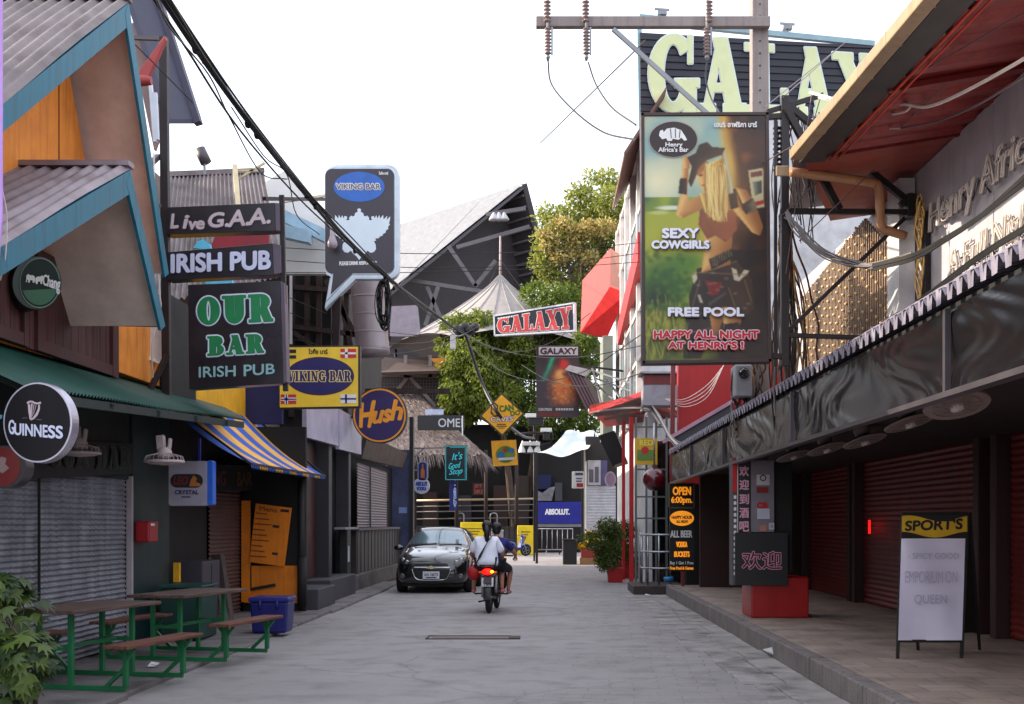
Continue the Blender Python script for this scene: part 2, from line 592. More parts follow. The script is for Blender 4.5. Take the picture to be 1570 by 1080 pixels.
# ------------------------------------------------------------------ common materials
BLACK = M('black paint', (0.10, 0.10, 0.115), 0.45)
BLACKMATT = M('matt black', (0.07, 0.068, 0.072), 0.7)
DARKSTEEL = M('dark steel', (0.16, 0.13, 0.14), 0.5, 0.3)
STEEL = M('stainless steel', (0.62, 0.62, 0.64), 0.3, 0.9)
GALV = M('galvanised steel', (0.55, 0.56, 0.58), 0.5, 0.5)
WHITE = M('white paint', (0.86, 0.86, 0.86), 0.5, var=0.08)
OFFWHITE = M('aged white', (0.78, 0.78, 0.79), 0.6, dirt=(0.45, 0.42, 0.4), dirt_amt=0.4)
LGREY = M('light grey panel', (0.66, 0.65, 0.67), 0.5, streak=0.35, dirt=(0.36, 0.34, 0.34))
RUBBER = M('black rubber', (0.06, 0.06, 0.065), 0.75)
WIRE = M('cable sheath', (0.07, 0.07, 0.075), 0.55)
WIREGREY = M('grey cable', (0.45, 0.43, 0.43), 0.6)
WIREWHITE = M('white cable', (0.82, 0.78, 0.76), 0.5)
TEAL = M('teal paint', (0.04, 0.40, 0.49), 0.5, var=0.2, streak=0.55, dirt=(0.07, 0.24, 0.28))
ORANGE = M('orange wall paint', (0.99, 0.58, 0.22), 0.75, var=0.2, streak=0.4, dirt=(0.62, 0.32, 0.12))
SOFFIT = M('pinkish brown soffit board', (0.84, 0.75, 0.71), 0.8, var=0.18, dirt=(0.58, 0.50, 0.47), bump=0.1, bscale=3)
RED = M('red paint', (0.72, 0.07, 0.09), 0.5, streak=0.35, dirt=(0.42, 0.05, 0.06))
DKRED = M('dark red paint', (0.42, 0.09, 0.08), 0.45, streak=0.45, dirt=(0.22, 0.05, 0.05))
YELLOW = M('yellow paint', (0.93, 0.68, 0.08), 0.55, streak=0.3, dirt=(0.55, 0.38, 0.08))
BLUE = M('royal blue', (0.09, 0.14, 0.55), 0.5)
BRIGHTBLUE = M('bright blue', (0.12, 0.38, 0.82), 0.45)
PURPLE = M('deep indigo', (0.17, 0.11, 0.42), 0.45)
GREENW = M('dark green paint', (0.05, 0.30, 0.23), 0.5, streak=0.4, dirt=(0.03, 0.12, 0.1))
GREENMETAL = M('green metal paint', (0.10, 0.42, 0.25), 0.45, dirt=(0.08, 0.2, 0.12))
CONC = M('concrete', (0.55, 0.52, 0.50), 0.85, var=0.2, bump=0.3, streak=0.4, dirt=(0.32, 0.3, 0.29))
SIGNBLACK = M('sign black', (0.125, 0.115, 0.14), 0.3, var=0.15, dirt=(0.22, 0.21, 0.23), dirt_amt=0.5, bump=0.03, bscale=3)
SIGNNAVY = M('sign navy black', (0.11, 0.115, 0.16), 0.3, var=0.1)
BRICKRED = M('brown red shutter boards', (0.36, 0.19, 0.17), 0.7, streak=0.5, dirt=(0.22, 0.11, 0.1))
GLASSDK = M('dark glass', (0.06, 0.07, 0.08), 0.06, spec=0.8, var=0.05)
def brick_road():
    m = M('road paving', (0.585, 0.565, 0.565), 0.78, var=0.12, scale=0.4, bump=0.3, bscale=60, dirt=(0.36, 0.345, 0.345), dirt_amt=0.45)
    N, L, b = nodes_of(m)
    src = b.inputs['Base Color'].links[0].from_socket
    tc = N.new('ShaderNodeTexCoord')
    mp = N.new('ShaderNodeMapping')
    mp.inputs['Rotation'].default_value = (0, 0, radians(4))
    L.new(tc.outputs['Object'], mp.inputs['Vector'])
    # wobble so that the paving is uneven
    nz = N.new('ShaderNodeTexNoise')
    nz.inputs['Scale'].default_value = 1.3
    L.new(tc.outputs['Object'], nz.inputs['Vector'])
    ad = N.new('ShaderNodeMixRGB')
    ad.blend_type = 'ADD'
    ad.inputs['Fac'].default_value = 0.3
    L.new(mp.outputs[0], ad.inputs['Color1'])
    L.new(nz.outputs['Color'], ad.inputs['Color2'])
    br = N.new('ShaderNodeTexBrick')
    br.inputs['Scale'].default_value = 1.0
    br.inputs['Brick Width'].default_value = 0.42
    br.inputs['Row Height'].default_value = 0.21
    br.inputs['Mortar Size'].default_value = 0.012
    br.inputs['Mortar Smooth'].default_value = 0.6
    br.inputs['Color1'].default_value = (1, 1, 1, 1)
    br.inputs['Color2'].default_value = (0.88, 0.87, 0.87, 1)
    br.inputs['Mortar'].default_value = (0.62, 0.61, 0.6, 1)
    L.new(ad.outputs[0], br.inputs['Vector'])
    # paving shows through worn asphalt in patches
    n2 = N.new('ShaderNodeTexNoise')
    n2.inputs['Scale'].default_value = 0.35
    n2.inputs['Detail'].default_value = 5
    L.new(tc.outputs['Object'], n2.inputs['Vector'])
    sx = N.new('ShaderNodeSeparateXYZ')
    L.new(tc.outputs['Object'], sx.inputs[0])
    ma = N.new('ShaderNodeMath')
    ma.operation = 'MULTIPLY_ADD'
    L.new(sx.outputs['X'], ma.inputs[0])
    ma.inputs[1].default_value = 0.13
    L.new(n2.outputs['Fac'], ma.inputs[2])
    rp = N.new('ShaderNodeValToRGB')
    rp.color_ramp.elements[0].position = 0.42
    rp.color_ramp.elements[1].position = 0.8
    L.new(ma.outputs[0], rp.inputs['Fac'])
    mu = N.new('ShaderNodeMixRGB')
    mu.blend_type = 'MULTIPLY'
    L.new(rp.outputs['Color'], mu.inputs['Fac'])
    L.new(src, mu.inputs['Color1'])
    L.new(br.outputs['Color'], mu.inputs['Color2'])
    # cracks and fine grit
    vo = N.new('ShaderNodeTexVoronoi')
    vo.feature = 'DISTANCE_TO_EDGE'
    vo.inputs['Scale'].default_value = 0.42
    n4 = N.new('ShaderNodeTexNoise')
    n4.inputs['Scale'].default_value = 1.6
    n4.inputs['Detail'].default_value = 7
    L.new(tc.outputs['Object'], n4.inputs['Vector'])
    a4 = N.new('ShaderNodeMixRGB')
    a4.inputs['Fac'].default_value = 0.35
    L.new(tc.outputs['Object'], a4.inputs['Color1'])
    L.new(n4.outputs['Color'], a4.inputs['Color2'])
    L.new(a4.outputs[0], vo.inputs['Vector'])
    cr = N.new('ShaderNodeValToRGB')
    cr.color_ramp.elements[0].position = 0.0
    cr.color_ramp.elements[0].color = (0.74, 0.73, 0.73, 1)
    cr.color_ramp.elements[1].position = 0.008
    L.new(vo.outputs['Distance'], cr.inputs['Fac'])
    n5 = N.new('ShaderNodeTexNoise')
    n5.inputs['Scale'].default_value = 55
    n5.inputs['Detail'].default_value = 3
    L.new(tc.outputs['Object'], n5.inputs['Vector'])
    gr = N.new('ShaderNodeValToRGB')
    gr.color_ramp.elements[0].position = 0.3
    gr.color_ramp.elements[0].color = (0.82, 0.82, 0.82, 1)
    gr.color_ramp.elements[1].position = 0.6
    L.new(n5.outputs['Fac'], gr.inputs['Fac'])
    n6 = N.new('ShaderNodeTexNoise')
    n6.inputs['Scale'].default_value = 2.3
    n6.inputs['Detail'].default_value = 2
    L.new(tc.outputs['Object'], n6.inputs['Vector'])
    st = N.new('ShaderNodeValToRGB')
    st.color_ramp.elements[0].position = 0.26
    st.color_ramp.elements[0].color = (0.90, 0.89, 0.89, 1)
    st.color_ramp.elements[1].position = 0.36
    L.new(n6.outputs['Fac'], st.inputs['Fac'])
    out = mu.outputs[0]
    for sck in (cr.outputs['Color'], gr.outputs['Color'], st.outputs['Color']):
        mm = N.new('ShaderNodeMixRGB')
        mm.blend_type = 'MULTIPLY'
        mm.inputs['Fac'].default_value = 0.85
        L.new(out, mm.inputs['Color1'])
        L.new(sck, mm.inputs['Color2'])
        out = mm.outputs[0]
    L.new(out, b.inputs['Base Color'])
    bp = N.new('ShaderNodeBump')
    bp.inputs['Strength'].default_value = 0.5
    bp.inputs['Distance'].default_value = 0.01
    m2 = N.new('ShaderNodeMath')
    m2.operation = 'MULTIPLY'
    L.new(br.outputs['Fac'], m2.inputs[0])
    L.new(rp.outputs['Color'], m2.inputs[1])
    iv = N.new('ShaderNodeMath')
    iv.operation = 'SUBTRACT'
    iv.inputs[0].default_value = 1
    L.new(m2.outputs[0], iv.inputs[1])
    L.new(iv.outputs[0], bp.inputs['Height'])
    old = b.inputs['Normal'].links[0].from_node
    L.new(old.outputs[0], bp.inputs['Normal'])
    L.new(bp.outputs[0], b.inputs['Normal'])
    return m
def tile_mat(name, col, w, h, mort=0.55, rough=0.75, rot=0):
    m = M(name, col, rough, var=0.16, scale=1.6, bump=0.2, bscale=50, dirt=tuple(x * 0.6 for x in col), dirt_amt=0.6)
    N, L, b = nodes_of(m)
    src = b.inputs['Base Color'].links[0].from_socket
    tc = N.new('ShaderNodeTexCoord')
    mp = N.new('ShaderNodeMapping')
    mp.inputs['Rotation'].default_value = (0, 0, rot)
    L.new(tc.outputs['Object'], mp.inputs['Vector'])
    br = N.new('ShaderNodeTexBrick')
    br.inputs['Scale'].default_value = 1.0
    br.inputs['Brick Width'].default_value = w
    br.inputs['Row Height'].default_value = h
    br.inputs['Mortar Size'].default_value = 0.008
    br.inputs['Mortar Smooth'].default_value = 0.4
    br.inputs['Color1'].default_value = (1, 1, 1, 1)
    br.inputs['Color2'].default_value = (0.82, 0.80, 0.8, 1)
    br.inputs['Mortar'].default_value = (mort, mort, mort, 1)
    L.new(mp.outputs[0], br.inputs['Vector'])
    mu = N.new('ShaderNodeMixRGB')
    mu.blend_type = 'MULTIPLY'
    mu.inputs['Fac'].default_value = 1
    L.new(src, mu.inputs['Color1'])
    L.new(br.outputs['Color'], mu.inputs['Color2'])
    L.new(mu.outputs[0], b.inputs['Base Color'])
    return m
def grain_mat(name, col, axis=(2, 30, 30), rough=0.7, var=0.5):
    """wood: noise drawn out along one axis"""
    m = M(name, col, rough, var=0.15)
    N, L, b = nodes_of(m)
    src = b.inputs['Base Color'].links[0].from_socket
    tc = N.new('ShaderNodeTexCoord')
    mp = N.new('ShaderNodeMapping')
    mp.inputs['Scale'].default_value = axis
    L.new(tc.outputs['Object'], mp.inputs['Vector'])
    nz = N.new('ShaderNodeTexNoise')
    nz.inputs['Scale'].default_value = 1.2
    nz.inputs['Detail'].default_value = 8
    L.new(mp.outputs[0], nz.inputs['Vector'])
    rp = N.new('ShaderNodeValToRGB')
    rp.color_ramp.elements[0].position = 0.35
    rp.color_ramp.elements[1].position = 0.65
    k = 1 - var
    rp.color_ramp.elements[0].color = (k, k, k, 1)
    L.new(nz.outputs['Fac'], rp.inputs['Fac'])
    mu = N.new('ShaderNodeMixRGB')
    mu.blend_type = 'MULTIPLY'
    mu.inputs['Fac'].default_value = 1
    L.new(src, mu.inputs['Color1'])
    L.new(rp.outputs['Color'], mu.inputs['Color2'])
    L.new(mu.outputs[0], b.inputs['Base Color'])
    bp = N.new('ShaderNodeBump')
    bp.inputs['Strength'].default_value = 0.3
    bp.inputs['Distance'].default_value = 0.01
    L.new(nz.outputs['Fac'], bp.inputs['Height'])
    L.new(bp.outputs[0], b.inputs['Normal'])
    return m
def film_mat():
    """crumpled glossy black plastic"""
    m = M('crumpled black film', (0.06, 0.052, 0.06), 0.2, var=0.3, scale=1.5, spec=0.3)
    N, L, b = nodes_of(m)
    for l in list(b.inputs['Roughness'].links):
        L.remove(l)
    b.inputs['Roughness'].default_value = 0.24
    return m
def leaf_mat(name, c1, c2, trans=0.35):
    m = bpy.data.materials.new(name)
    m.use_nodes = True
    N, L, b = nodes_of(m)
    g = N.new('ShaderNodeNewGeometry')
    rp = N.new('ShaderNodeValToRGB')
    rp.color_ramp.elements[0].color = (*lin(c1), 1)
    rp.color_ramp.elements[1].color = (*lin(c2), 1)
    L.new(g.outputs['Random Per Island'], rp.inputs['Fac'])
    L.new(rp.outputs['Color'], b.inputs['Base Color'])
    b.inputs['Roughness'].default_value = 0.5
    t = N.new('ShaderNodeBsdfTranslucent')
    L.new(rp.outputs['Color'], t.inputs['Color'])
    mx = N.new('ShaderNodeMixShader')
    mx.inputs['Fac'].default_value = trans
    L.new(b.outputs[0], mx.inputs[1])
    L.new(t.outputs[0], mx.inputs[2])
    L.new(mx.outputs[0], N['Material Output'].inputs['Surface'])
    return m
FILM = film_mat()
WOOD = grain_mat('weathered wood', (0.40, 0.31, 0.28), (30, 2, 30))
WOODX = grain_mat('bench wood', (0.45, 0.27, 0.21), (30, 2, 30))
SHUTTER = M('roller shutter steel', (0.53, 0.54, 0.58), 0.5, 0.2, var=0.38, scale=3.5, streak=0.65, dirt=(0.24, 0.19, 0.18))
ROOFGREY = M('weathered fibre cement roof', (0.50, 0.46, 0.46), 0.85, var=0.25, scale=1.5, bump=0.2, dirt=(0.30, 0.25, 0.24), dirt_amt=0.6)
AWNGREEN = M('green awning sheet', (0.09, 0.30, 0.26), 0.55, var=0.2, dirt=(0.10, 0.19, 0.17), dirt_amt=0.6)
# ------------------------------------------------------------------ ground, road, pavements
g = MB().quad((-400, -60, -0.02), (400, -60, -0.02), (400, 900, -0.02), (-400, 900, -0.02)).build('ground', M('bare ground', (0.33, 0.31, 0.29), 0.9, scale=0.3))
g['kind'] = 'structure'
g = MB()
nx, ny = 12, 60
g.add([(-3.9 + 6.65 * i / nx, 1 + 75 * j / ny, 0.0) for j in range(ny + 1) for i in range(nx + 1)],
      [(j * (nx + 1) + i, j * (nx + 1) + i + 1, (j + 1) * (nx + 1) + i + 1, (j + 1) * (nx + 1) + i) for j in range(ny) for i in range(nx)])
g = g.build('road', brick_road())
g['kind'] = 'structure'
# wide plaza at the end of the street
g = MB().quad((-14, 40, -0.006), (12, 40, -0.006), (12, 80, -0.006), (-14, 80, -0.006)).build('plaza', M('plaza asphalt', (0.42, 0.415, 0.43), 0.85, scale=0.8, bump=0.2))
g['kind'] = 'structure'
# concrete gutter slabs along the right kerb, slightly uneven
mb = MB()
y = 3.0
while y < 26:
    l = random.uniform(0.8, 1.7)
    x0 = 1.95 + random.uniform(-0.16, 0.12)
    xm = random.uniform(2.2, 2.45)
    h0, h1, h2 = random.uniform(0.004, 0.022), random.uniform(0.004, 0.02), random.uniform(0.004, 0.02)
    mb.slab([(x0, y, h0), (xm, y + random.uniform(-.1, .1), h1), (xm, y + l - 0.03, h2), (x0, y + l - 0.03, h1)], (0, 0, -0.08))
    mb.slab([(xm + 0.02, y, h1 + .006), (2.69, y, h2 + .006), (2.69, y + l - 0.035, h0 + .006), (xm + 0.02, y + l - 0.035, h1 + .004)], (0, 0, -0.08))
    y += l
g = mb.build('gutter_strip', M('gutter concrete', (0.57, 0.55, 0.54), 0.85, var=0.3, scale=2.2, bump=0.5, bscale=30, dirt=(0.27, 0.25, 0.24), dirt_amt=0.8), bevel=0.01)
g['kind'] = 'structure'
mb = MB()
y = 3.0
while y < 26.2:
    l = 1.5
    mb.box(2.70 + random.uniform(-0.012, 0.012), 2.86, y, min(26.2, y + l) - 0.008, -0.1, 0.235 + random.uniform(-0.006, 0.006))
    y += l
g = mb.build('kerb', M('kerb concrete', (0.44, 0.41, 0.40), 0.85, var=0.25, scale=3, bump=0.4, streak=0.6, dirt=(0.2, 0.18, 0.18)), bevel=0.015)
g['kind'] = 'structure'
g = MB().box(2.865, 9.0, 2, 26.2, -0.1, 0.228).build('sidewalk', tile_mat('sidewalk tiles', (0.58, 0.52, 0.48), 0.42, 0.4, 0.5))
g['kind'] = 'structure'
mb = MB()
y = 4.0
for l in (3.5, 3.2, 2.9, 2.3, 2.4, 2.6, 2.2, 2.5, 3.0, 3.0):
    mb.box(-5.4, -3.82 + random.uniform(-0.03, 0.05), y, y + l - 0.02, -0.1, 0.05 + random.uniform(-0.012, 0.02))
    y += l
g = mb.build('pavement', M('pavement concrete', (0.45, 0.43, 0.43), 0.85, var=0.22, scale=1.5, bump=0.4, bscale=30, dirt=(0.25, 0.24, 0.24), dirt_amt=0.7), bevel=0.02)
g['kind'] = 'structure'
# drain cover across the road
mx, my = W(730, 978, 16.45).x, 16.45
dr = thing('drain_cover', 'long concrete drain cover sunk in the paving in the middle of the road', 'drain cover', (mx, my, 0))
MB().box(mx - 0.62, mx + 0.45, my - 0.22, my + 0.22, -0.05, 0.006).build('cover', M('drain concrete', (0.43, 0.40, 0.38), 0.85, bump=0.3), dr, bevel=0.006)
mb = MB()
for a in (-0.22, 0.22):
    mb.box(mx - 0.66, mx + 0.49, my + a - 0.025, my + a + 0.025, -0.05, 0.012)
mb.box(mx - 0.69, mx - 0.662, my - 0.24, my + 0.24, -0.05, 0.013)
mb.box(mx + 0.46, mx + 0.62, my - 0.24, my + 0.1, -0.05, 0.02)
mb.build('frame', M('rusty frame', (0.24, 0.19, 0.17), 0.7), dr)
# litter
for k, (px, py, Y, c, lb) in enumerate([(1190, 1010, 14.0, WHITE, 'crumpled white paper scrap against the kerb in the gutter'),
                                         (1118, 907, 27.0, WHITE, 'tiny white paper scrap on the sidewalk end'),
                                         (236, 1031, 12.6, WHITE, 'white litter scrap on the pavement under the wooden benches'),
                                         (995, 912, 25.8, WHITE, 'flat pale litter scrap by the end of the kerb')]):
    w = W(px, py, Y)
    w.z = {0: 0.02, 1: 0.24, 2: 0.065, 3: 0.015}[k]
    mb = MB()
    s = 0.10 if k == 0 else 0.05
    vs = [(w.x + s * rng.normal(), w.y + s * rng.normal(), w.z + abs(rng.normal()) * s * 0.5) for _ in range(9)]
    mb.add(vs, [(a, a + 1, a + 2) for a in range(7)] + [(0, 4, 8), (1, 6, 3)])
    o = mb.build('paper_scrap', c)
    rebase(o, w)
    tag(o, lb, 'litter')
# ------------------------------------------------------------------ right: long bar building with marquee, shutters, red roof
YN, YF = 4.5, 25.5
bar = thing('bar_building', 'long bar with red shutters, black film fascia and red roof underside', 'building', (5.5, 15, 0.228))
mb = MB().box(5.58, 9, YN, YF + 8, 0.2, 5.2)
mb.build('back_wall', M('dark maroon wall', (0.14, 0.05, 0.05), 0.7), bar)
SHRED = M('red roller shutter', (0.42, 0.095, 0.08), 0.5, 0.0, var=0.2, streak=0.4, dirt=(0.2, 0.05, 0.045))
for (y0, y1, z0) in ((6.0, 13.9, 0.24), (14.75, 20.3, 0.24), (20.85, 24.3, 0.24)):
    MB().corr((5.53, y0, z0), (5.53, y0, 2.75), (5.53, y1, 2.75), (5.53, y1, z0), 30, 0.022, trap=False, per=5).build('shutter', SHRED, bar)
mb = MB()
for y in (14.05, 14.62, 20.42, 20.74, 24.5):
    mb = MB().box(5.36, 5.55, y - 0.09, y + 0.09, 0.228, 2.8)
    mb.build('post', M('shutter post', (0.19, 0.075, 0.075), 0.55), bar, bevel=0.01)
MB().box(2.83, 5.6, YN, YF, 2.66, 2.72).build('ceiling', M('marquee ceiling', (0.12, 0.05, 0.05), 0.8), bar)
MB().box(3.35, 5.56, 25.25, 25.45, 0.228, 2.66).build('sun_stop_wall', M('dark sun stop wall', (0.17, 0.055, 0.055), 0.7), bar)  # dark wall added to shut the sun out of the marquee's far end
# fascia of crumpled film with metal edges
mb = MB()
n, r_ = 900, 18
fy, fz = np.meshgrid(np.linspace(YN, YF, n + 1), np.linspace(0, 1, r_ + 1))
wy = fy * 2.1 + 0.9 * np.sin(fz * 3.1 + fy * 0.9) + 0.6 * np.sin(fy * 2.3 - fz * 5)
fd_ = 0.016 * np.sin(wy * 1.9 + 1.4 * np.sin(fz * 4 + wy)) + 0.011 * np.sin(wy * 4.3 - fz * 6 + 1.3 * np.sin(wy * 1.7)) + 0.006 * np.sin(wy * 9 + fz * 9 + 2 * np.sin(fy * 3.3))
fd_ *= 0.22 + 0.34 * np.sin(fy * 0.83 + 1) ** 2
mb.v = [Vector((2.765 + d_, y_, 2.5 + 0.56 * z_)) for y_, z_, d_ in zip(fy.ravel(), fz.ravel(), fd_.ravel())]
mb.f = [[j * (n + 1) + i, j * (n + 1) + i + 1, (j + 1) * (n + 1) + i + 1, (j + 1) * (n + 1) + i] for j in range(r_) for i in range(n)]
mb.m, mb.sm = [0] * len(mb.f), [True] * len(mb.f)
mb.build('fascia', FILM, bar)
mb = MB().box(2.72, 2.82, YN, YF, 2.46, 2.5)
for y in (8.0, 13.0, 18.0, 22.0):
    mb.box(2.72, 2.76, y - 0.025, y + 0.025, 2.5, 3.06)
mb.build('fascia_edge', M('dull aluminium edge', (0.30, 0.28, 0.30), 0.4, 0.5), bar)
MB().box(2.79, 2.84, YN, YF, 3.062, 3.10).build('fascia_cap', BLACKMATT, bar)
# marquee roof of trapezoid sheet with closing teeth
per = 0.2
nper = int((YF - YN) / per)
ROOFL = M('marquee sheet metal', (0.52, 0.50, 0.56), 0.5, 0.2, var=0.35, scale=5, streak=0.5, dirt=(0.25, 0.22, 0.22))
mb = MB().corr((2.705, YF, 3.14), (2.705, YF - nper * per, 3.14), (4.3, YF - nper * per, 3.58), (4.3, YF, 3.58), nper, 0.06, trap=True)
mb.build('marquee_roof', ROOFL, bar)
mb = MB()
for i in range(nper):
    y1 = YF - i * per
    j = 0.004 * sin(i * 2.3)
    k = 6 * i
    mb.v += [Vector((2.70 + j, y1, 3.212)), Vector((2.70 + j, y1, 3.20)), Vector((2.70 + j, y1 - per * 0.10, 3.095 + j)), Vector((2.70 + j, y1 - per * 0.53, 3.095)), Vector((2.70 + j, y1 - per * 0.60, 3.20)), Vector((2.70 + j, y1 - per * 0.60, 3.212))]
    mb.f += [[k, k + 1, k + 4, k + 5], [k + 1, k + 2, k + 3, k + 4]] + ([[k + 5, k + 4, k + 7, k + 6]] if i < nper - 1 else [])
mb.m, mb.sm = [0] * len(mb.f), [False] * len(mb.f)
mb.build('roof_edge', ROOFL, bar)
# upper wall, pale panels with joints
mb = MB()
y = 5.0
while y < 19.5:
    mb.box(4.2 + 0.006 * random.random(), 4.4, y, y + 1.19, 3.0, 5.56)
    y += 1.2
mb.build('upper_wall', M('pale wall panel', (0.72, 0.71, 0.74), 0.5, streak=0.2, dirt=(0.48, 0.46, 0.46)), bar)
MB().box(4.41, 8.5, 5, 20, 3, 5.56).build('inner_wall', BLACKMATT, bar)
# roof: red underside with joists, boarded far end, gutter; the eave runs slightly askew to the street
EX = lambda y: 2.74 - (y - 8.4) * 0.05
RY = 12.1
def strip(x0, x1, z0, z1, y0, y1, t):
    """board along the eave: offsets x0..x1 from the eave line"""
    return MB().slab([(EX(y0) + x0, y0, z0), (EX(y0) + x1, y0, z1), (EX(y1) + x1, y1, z1), (EX(y1) + x0, y1, z0)], (0, 0, t))
ROOFRED = M('red painted roof underside', (0.50, 0.15, 0.14), 0.5, var=0.22, streak=0.5, dirt=(0.30, 0.08, 0.08))
MB().corr((EX(4) + 0.36, 4, 5.40), (EX(RY) + 0.36, RY, 5.40), (4.6, RY, 5.66), (4.6, 4, 5.66), 19, 0.05, trap=True).build('roof_underside', ROOFRED, bar)
for k in range(10):
    y = RY + k * 0.31
    xe = EX(y) + 0.1 + 0.12 * k
    MB().slab([(xe, y, 5.38 + .015 * k), (xe + 0.1, y + 0.295, 5.38 + .015 * k), (4.6, y + 0.295, 5.645), (4.6, y, 5.645)], (0, 0, 0.03)).build('soffit_board', M('rust red soffit boards', (0.56, 0.22, 0.17), 0.55, streak=0.3, dirt=(0.36, 0.12, 0.09)), bar)
MB().slab([(EX(4) + 0.02, 4, 5.46), (EX(RY) + .02, RY, 5.46), (3.2, 15.4, 5.7), (8.5, 15.4, 6.5), (8.5, 4, 6.5)], (0, 0, 0.05)).build('roof', ROOFGREY, bar)
for y in (6.5, 8.3, 10.1, 11.9):
    MB().bar((EX(y) + .3, y, 5.33), (4.5, y, 5.6), 0.05, 0.05).build('joist', DKRED, bar)
strip(0.07, 0.33, 5.31, 5.33, 4, RY, 0.05).build('eave_board', M('black eave board', (0.10, 0.075, 0.085), 0.5), bar)
mb = strip(-0.07, 0.06, 5.30, 5.30, 4, RY - 0.15, 0.105)
for k in range(12):
    y = 5 + k * 0.68
    mb.slab([(EX(y) - 0.075, y, 5.295), (EX(y) + 0.065, y, 5.295), (EX(y) + 0.065, y + 0.03, 5.295), (EX(y) - 0.075, y + 0.03, 5.295)], (0, 0, 0.114))
mb.build('gutter', M('cream gutter', (0.60, 0.51, 0.39), 0.55, var=0.15, streak=0.4, dirt=(0.42, 0.34, 0.25)), bar, bevel=0.012)
for dx, r, y0 in ((0.36, 0.014, 4), (0.43, 0.010, 8)):
    MB().tube([(EX(y0) + dx, y0, 5.32), (EX(12) + dx, 12, 5.32)], r, 8).build('light_tube', M('orange tube', (0.70, 0.20, 0.10), 0.4), bar)
mb = MB().tube(catmull([W(1212, 264, 12.6), W(1280, 272, 12.8), W(1335, 280, 13.0), W(1347, 288, 13.0), W(1349, 320, 13.0), W(1350, 345, 13.0), W(1356, 352, 13.05), W(1388, 362, 13.1)], 5), 0.05, 12)
mb.build('downpipe', M('tan plastic pipe', (0.66, 0.48, 0.34), 0.45), bar)
MB().box(4.0, 4.18, 13.25, 13.7, 4.0, 5.5).build('corner_trim', OFFWHITE, bar)
# red lamp glowing by the shutter
w = W(1333, 808, 19.6)
mb = MB().tube([w + Vector((0, 0, -0.11)), w + Vector((0, 0, 0.11))], 0.018, 8)
lam = mb.build('indicator_lamp', M('red indicator', (1.0, 0.05, 0.03), 0.4, emit=1.6))
rebase(lam, w)
tag(lam, 'small glowing red strip lamp on the red shutter beside the board', 'lamp')
# fans under the marquee
FANM = M('fan plastic', (0.50, 0.44, 0.43), 0.45, dirt=(0.3, 0.25, 0.25))
FANL = ['largest ceiling fan with round guard, nearest under the marquee', 'second ceiling fan under the marquee, behind the largest one',
        'third ceiling fan in the row under the marquee', 'fourth ceiling fan along the marquee', 'farthest fan under the marquee beside the poster column']
def make_fan(name, label, c, r, grp, body_up=0.16):
    t = thing(name, label, 'fan', c, random.uniform(0, 2), grp)
    mb = MB()
    mb.lathe([(r * 0.97, -0.012), (r, 0), (r * 0.97, 0.012), (r * 0.93, 0)], (0, 0, 0), 36)
    for k in range(12):
        a = 2 * pi * k / 12
        mb.bar((r * 0.2 * cos(a), r * 0.2 * sin(a), -0.035), (r * cos(a), r * sin(a), 0), 0.004)
    for q in (0.45, 0.72):
        mb.tube([(r * q * cos(2 * pi * k / 24), r * q * sin(2 * pi * k / 24), -0.035 + 0.035 * (q - 0.2)) for k in range(25)], 0.003, 5)
    mb.build('guard', FANM, t, world=False)
    for k in range(3):
        a0 = 2 * pi * k / 3
        vs = []
        for i in range(7):
            rr = r * (0.18 + 0.7 * i / 6)
            wd = 0.32 + 0.22 * sin(pi * i / 6)
            vs += [(rr * cos(a0 - wd), rr * sin(a0 - wd), 0.02), (rr * cos(a0 + wd), rr * sin(a0 + wd), 0.045)]
        MB().add(vs, [(2 * i, 2 * i + 1, 2 * i + 3, 2 * i + 2) for i in range(6)]).build('blade', FANM, t, world=False)
    MB().lathe([(0.0, -0.05), (r * 0.2, -0.045), (r * 0.22, -0.02), (r * 0.18, 0.03), (0, 0.03)], (0, 0, 0), 20).build('hub', M('fan hub', (0.72, 0.68, 0.66), 0.4), t, world=False)
    mb = MB().lathe([(0.05, 0.05), (0.085, 0.08), (0.09, 0.14), (0.06, 0.2), (0.02, 0.22)], (0, 0, 0), 14)
    mb.bar((0, 0, 0.2), (0, 0.06, body_up + 0.1), 0.05, 0.06)
    mb.build('motor', FANM, t, world=False)
    return t
for k, (px, py, Y, r) in enumerate([(1467, 621, 8.9, 0.25), (1395, 648, 10.8, 0.24), (1326, 676, 12.7, 0.24), (1268, 688, 14.0, 0.24), (1217, 699, 15.9, 0.24)]):
    f_ = make_fan('ceiling_fan', FANL[k], W(px, py, Y), r, 'fans under the marquee', 0.2)
    f_.rotation_euler = (radians(-20 if k == 0 else -12), radians(-14 if k else -3), 0)
# screen of dark slats set with bulbs
sb = thing('light_screen', 'tall screen of dark vertical slats dotted with small bulbs above the marquee', 'light screen', (4.05, 16.4, 3.6))
SLAT = M('bronze slat', (0.60, 0.51, 0.43), 0.45, 0.2)
A, B, C_ = Vector((4.02, 18.2, 3.55)), Vector((4.02, 14.75, 3.55)), Vector((4.12, 13.62, 3.55))
mb = MB()
bl = []
for (p, q, n) in ((A, B, 42), (B, C_, 15)):
    for i in range(n):
        c = p.lerp(q, (i + 0.5) / n)
        if q is B:
            top = 5.12 + 0.3 * (i / n)
        else:
            top = 5.42 - 0.75 * (i / n)
        mb.box(c.x - 0.02, c.x + 0.02, c.y - 0.014, c.y + 0.014, 3.5, top)
        ph = i if q is B else (42 - i * 1.6)
        for k in range(9):
            z = 3.62 + k * 0.21 + 0.10 * ((ph % 6) / 6) * 2 + 0.02 * sin(i * 2.7)
            if z < top and i % 2 == 0:
                bl.append(Vector((c.x - 0.035, c.y, z)))
mb.build('slat_panel', SLAT, sb)
mb = MB()
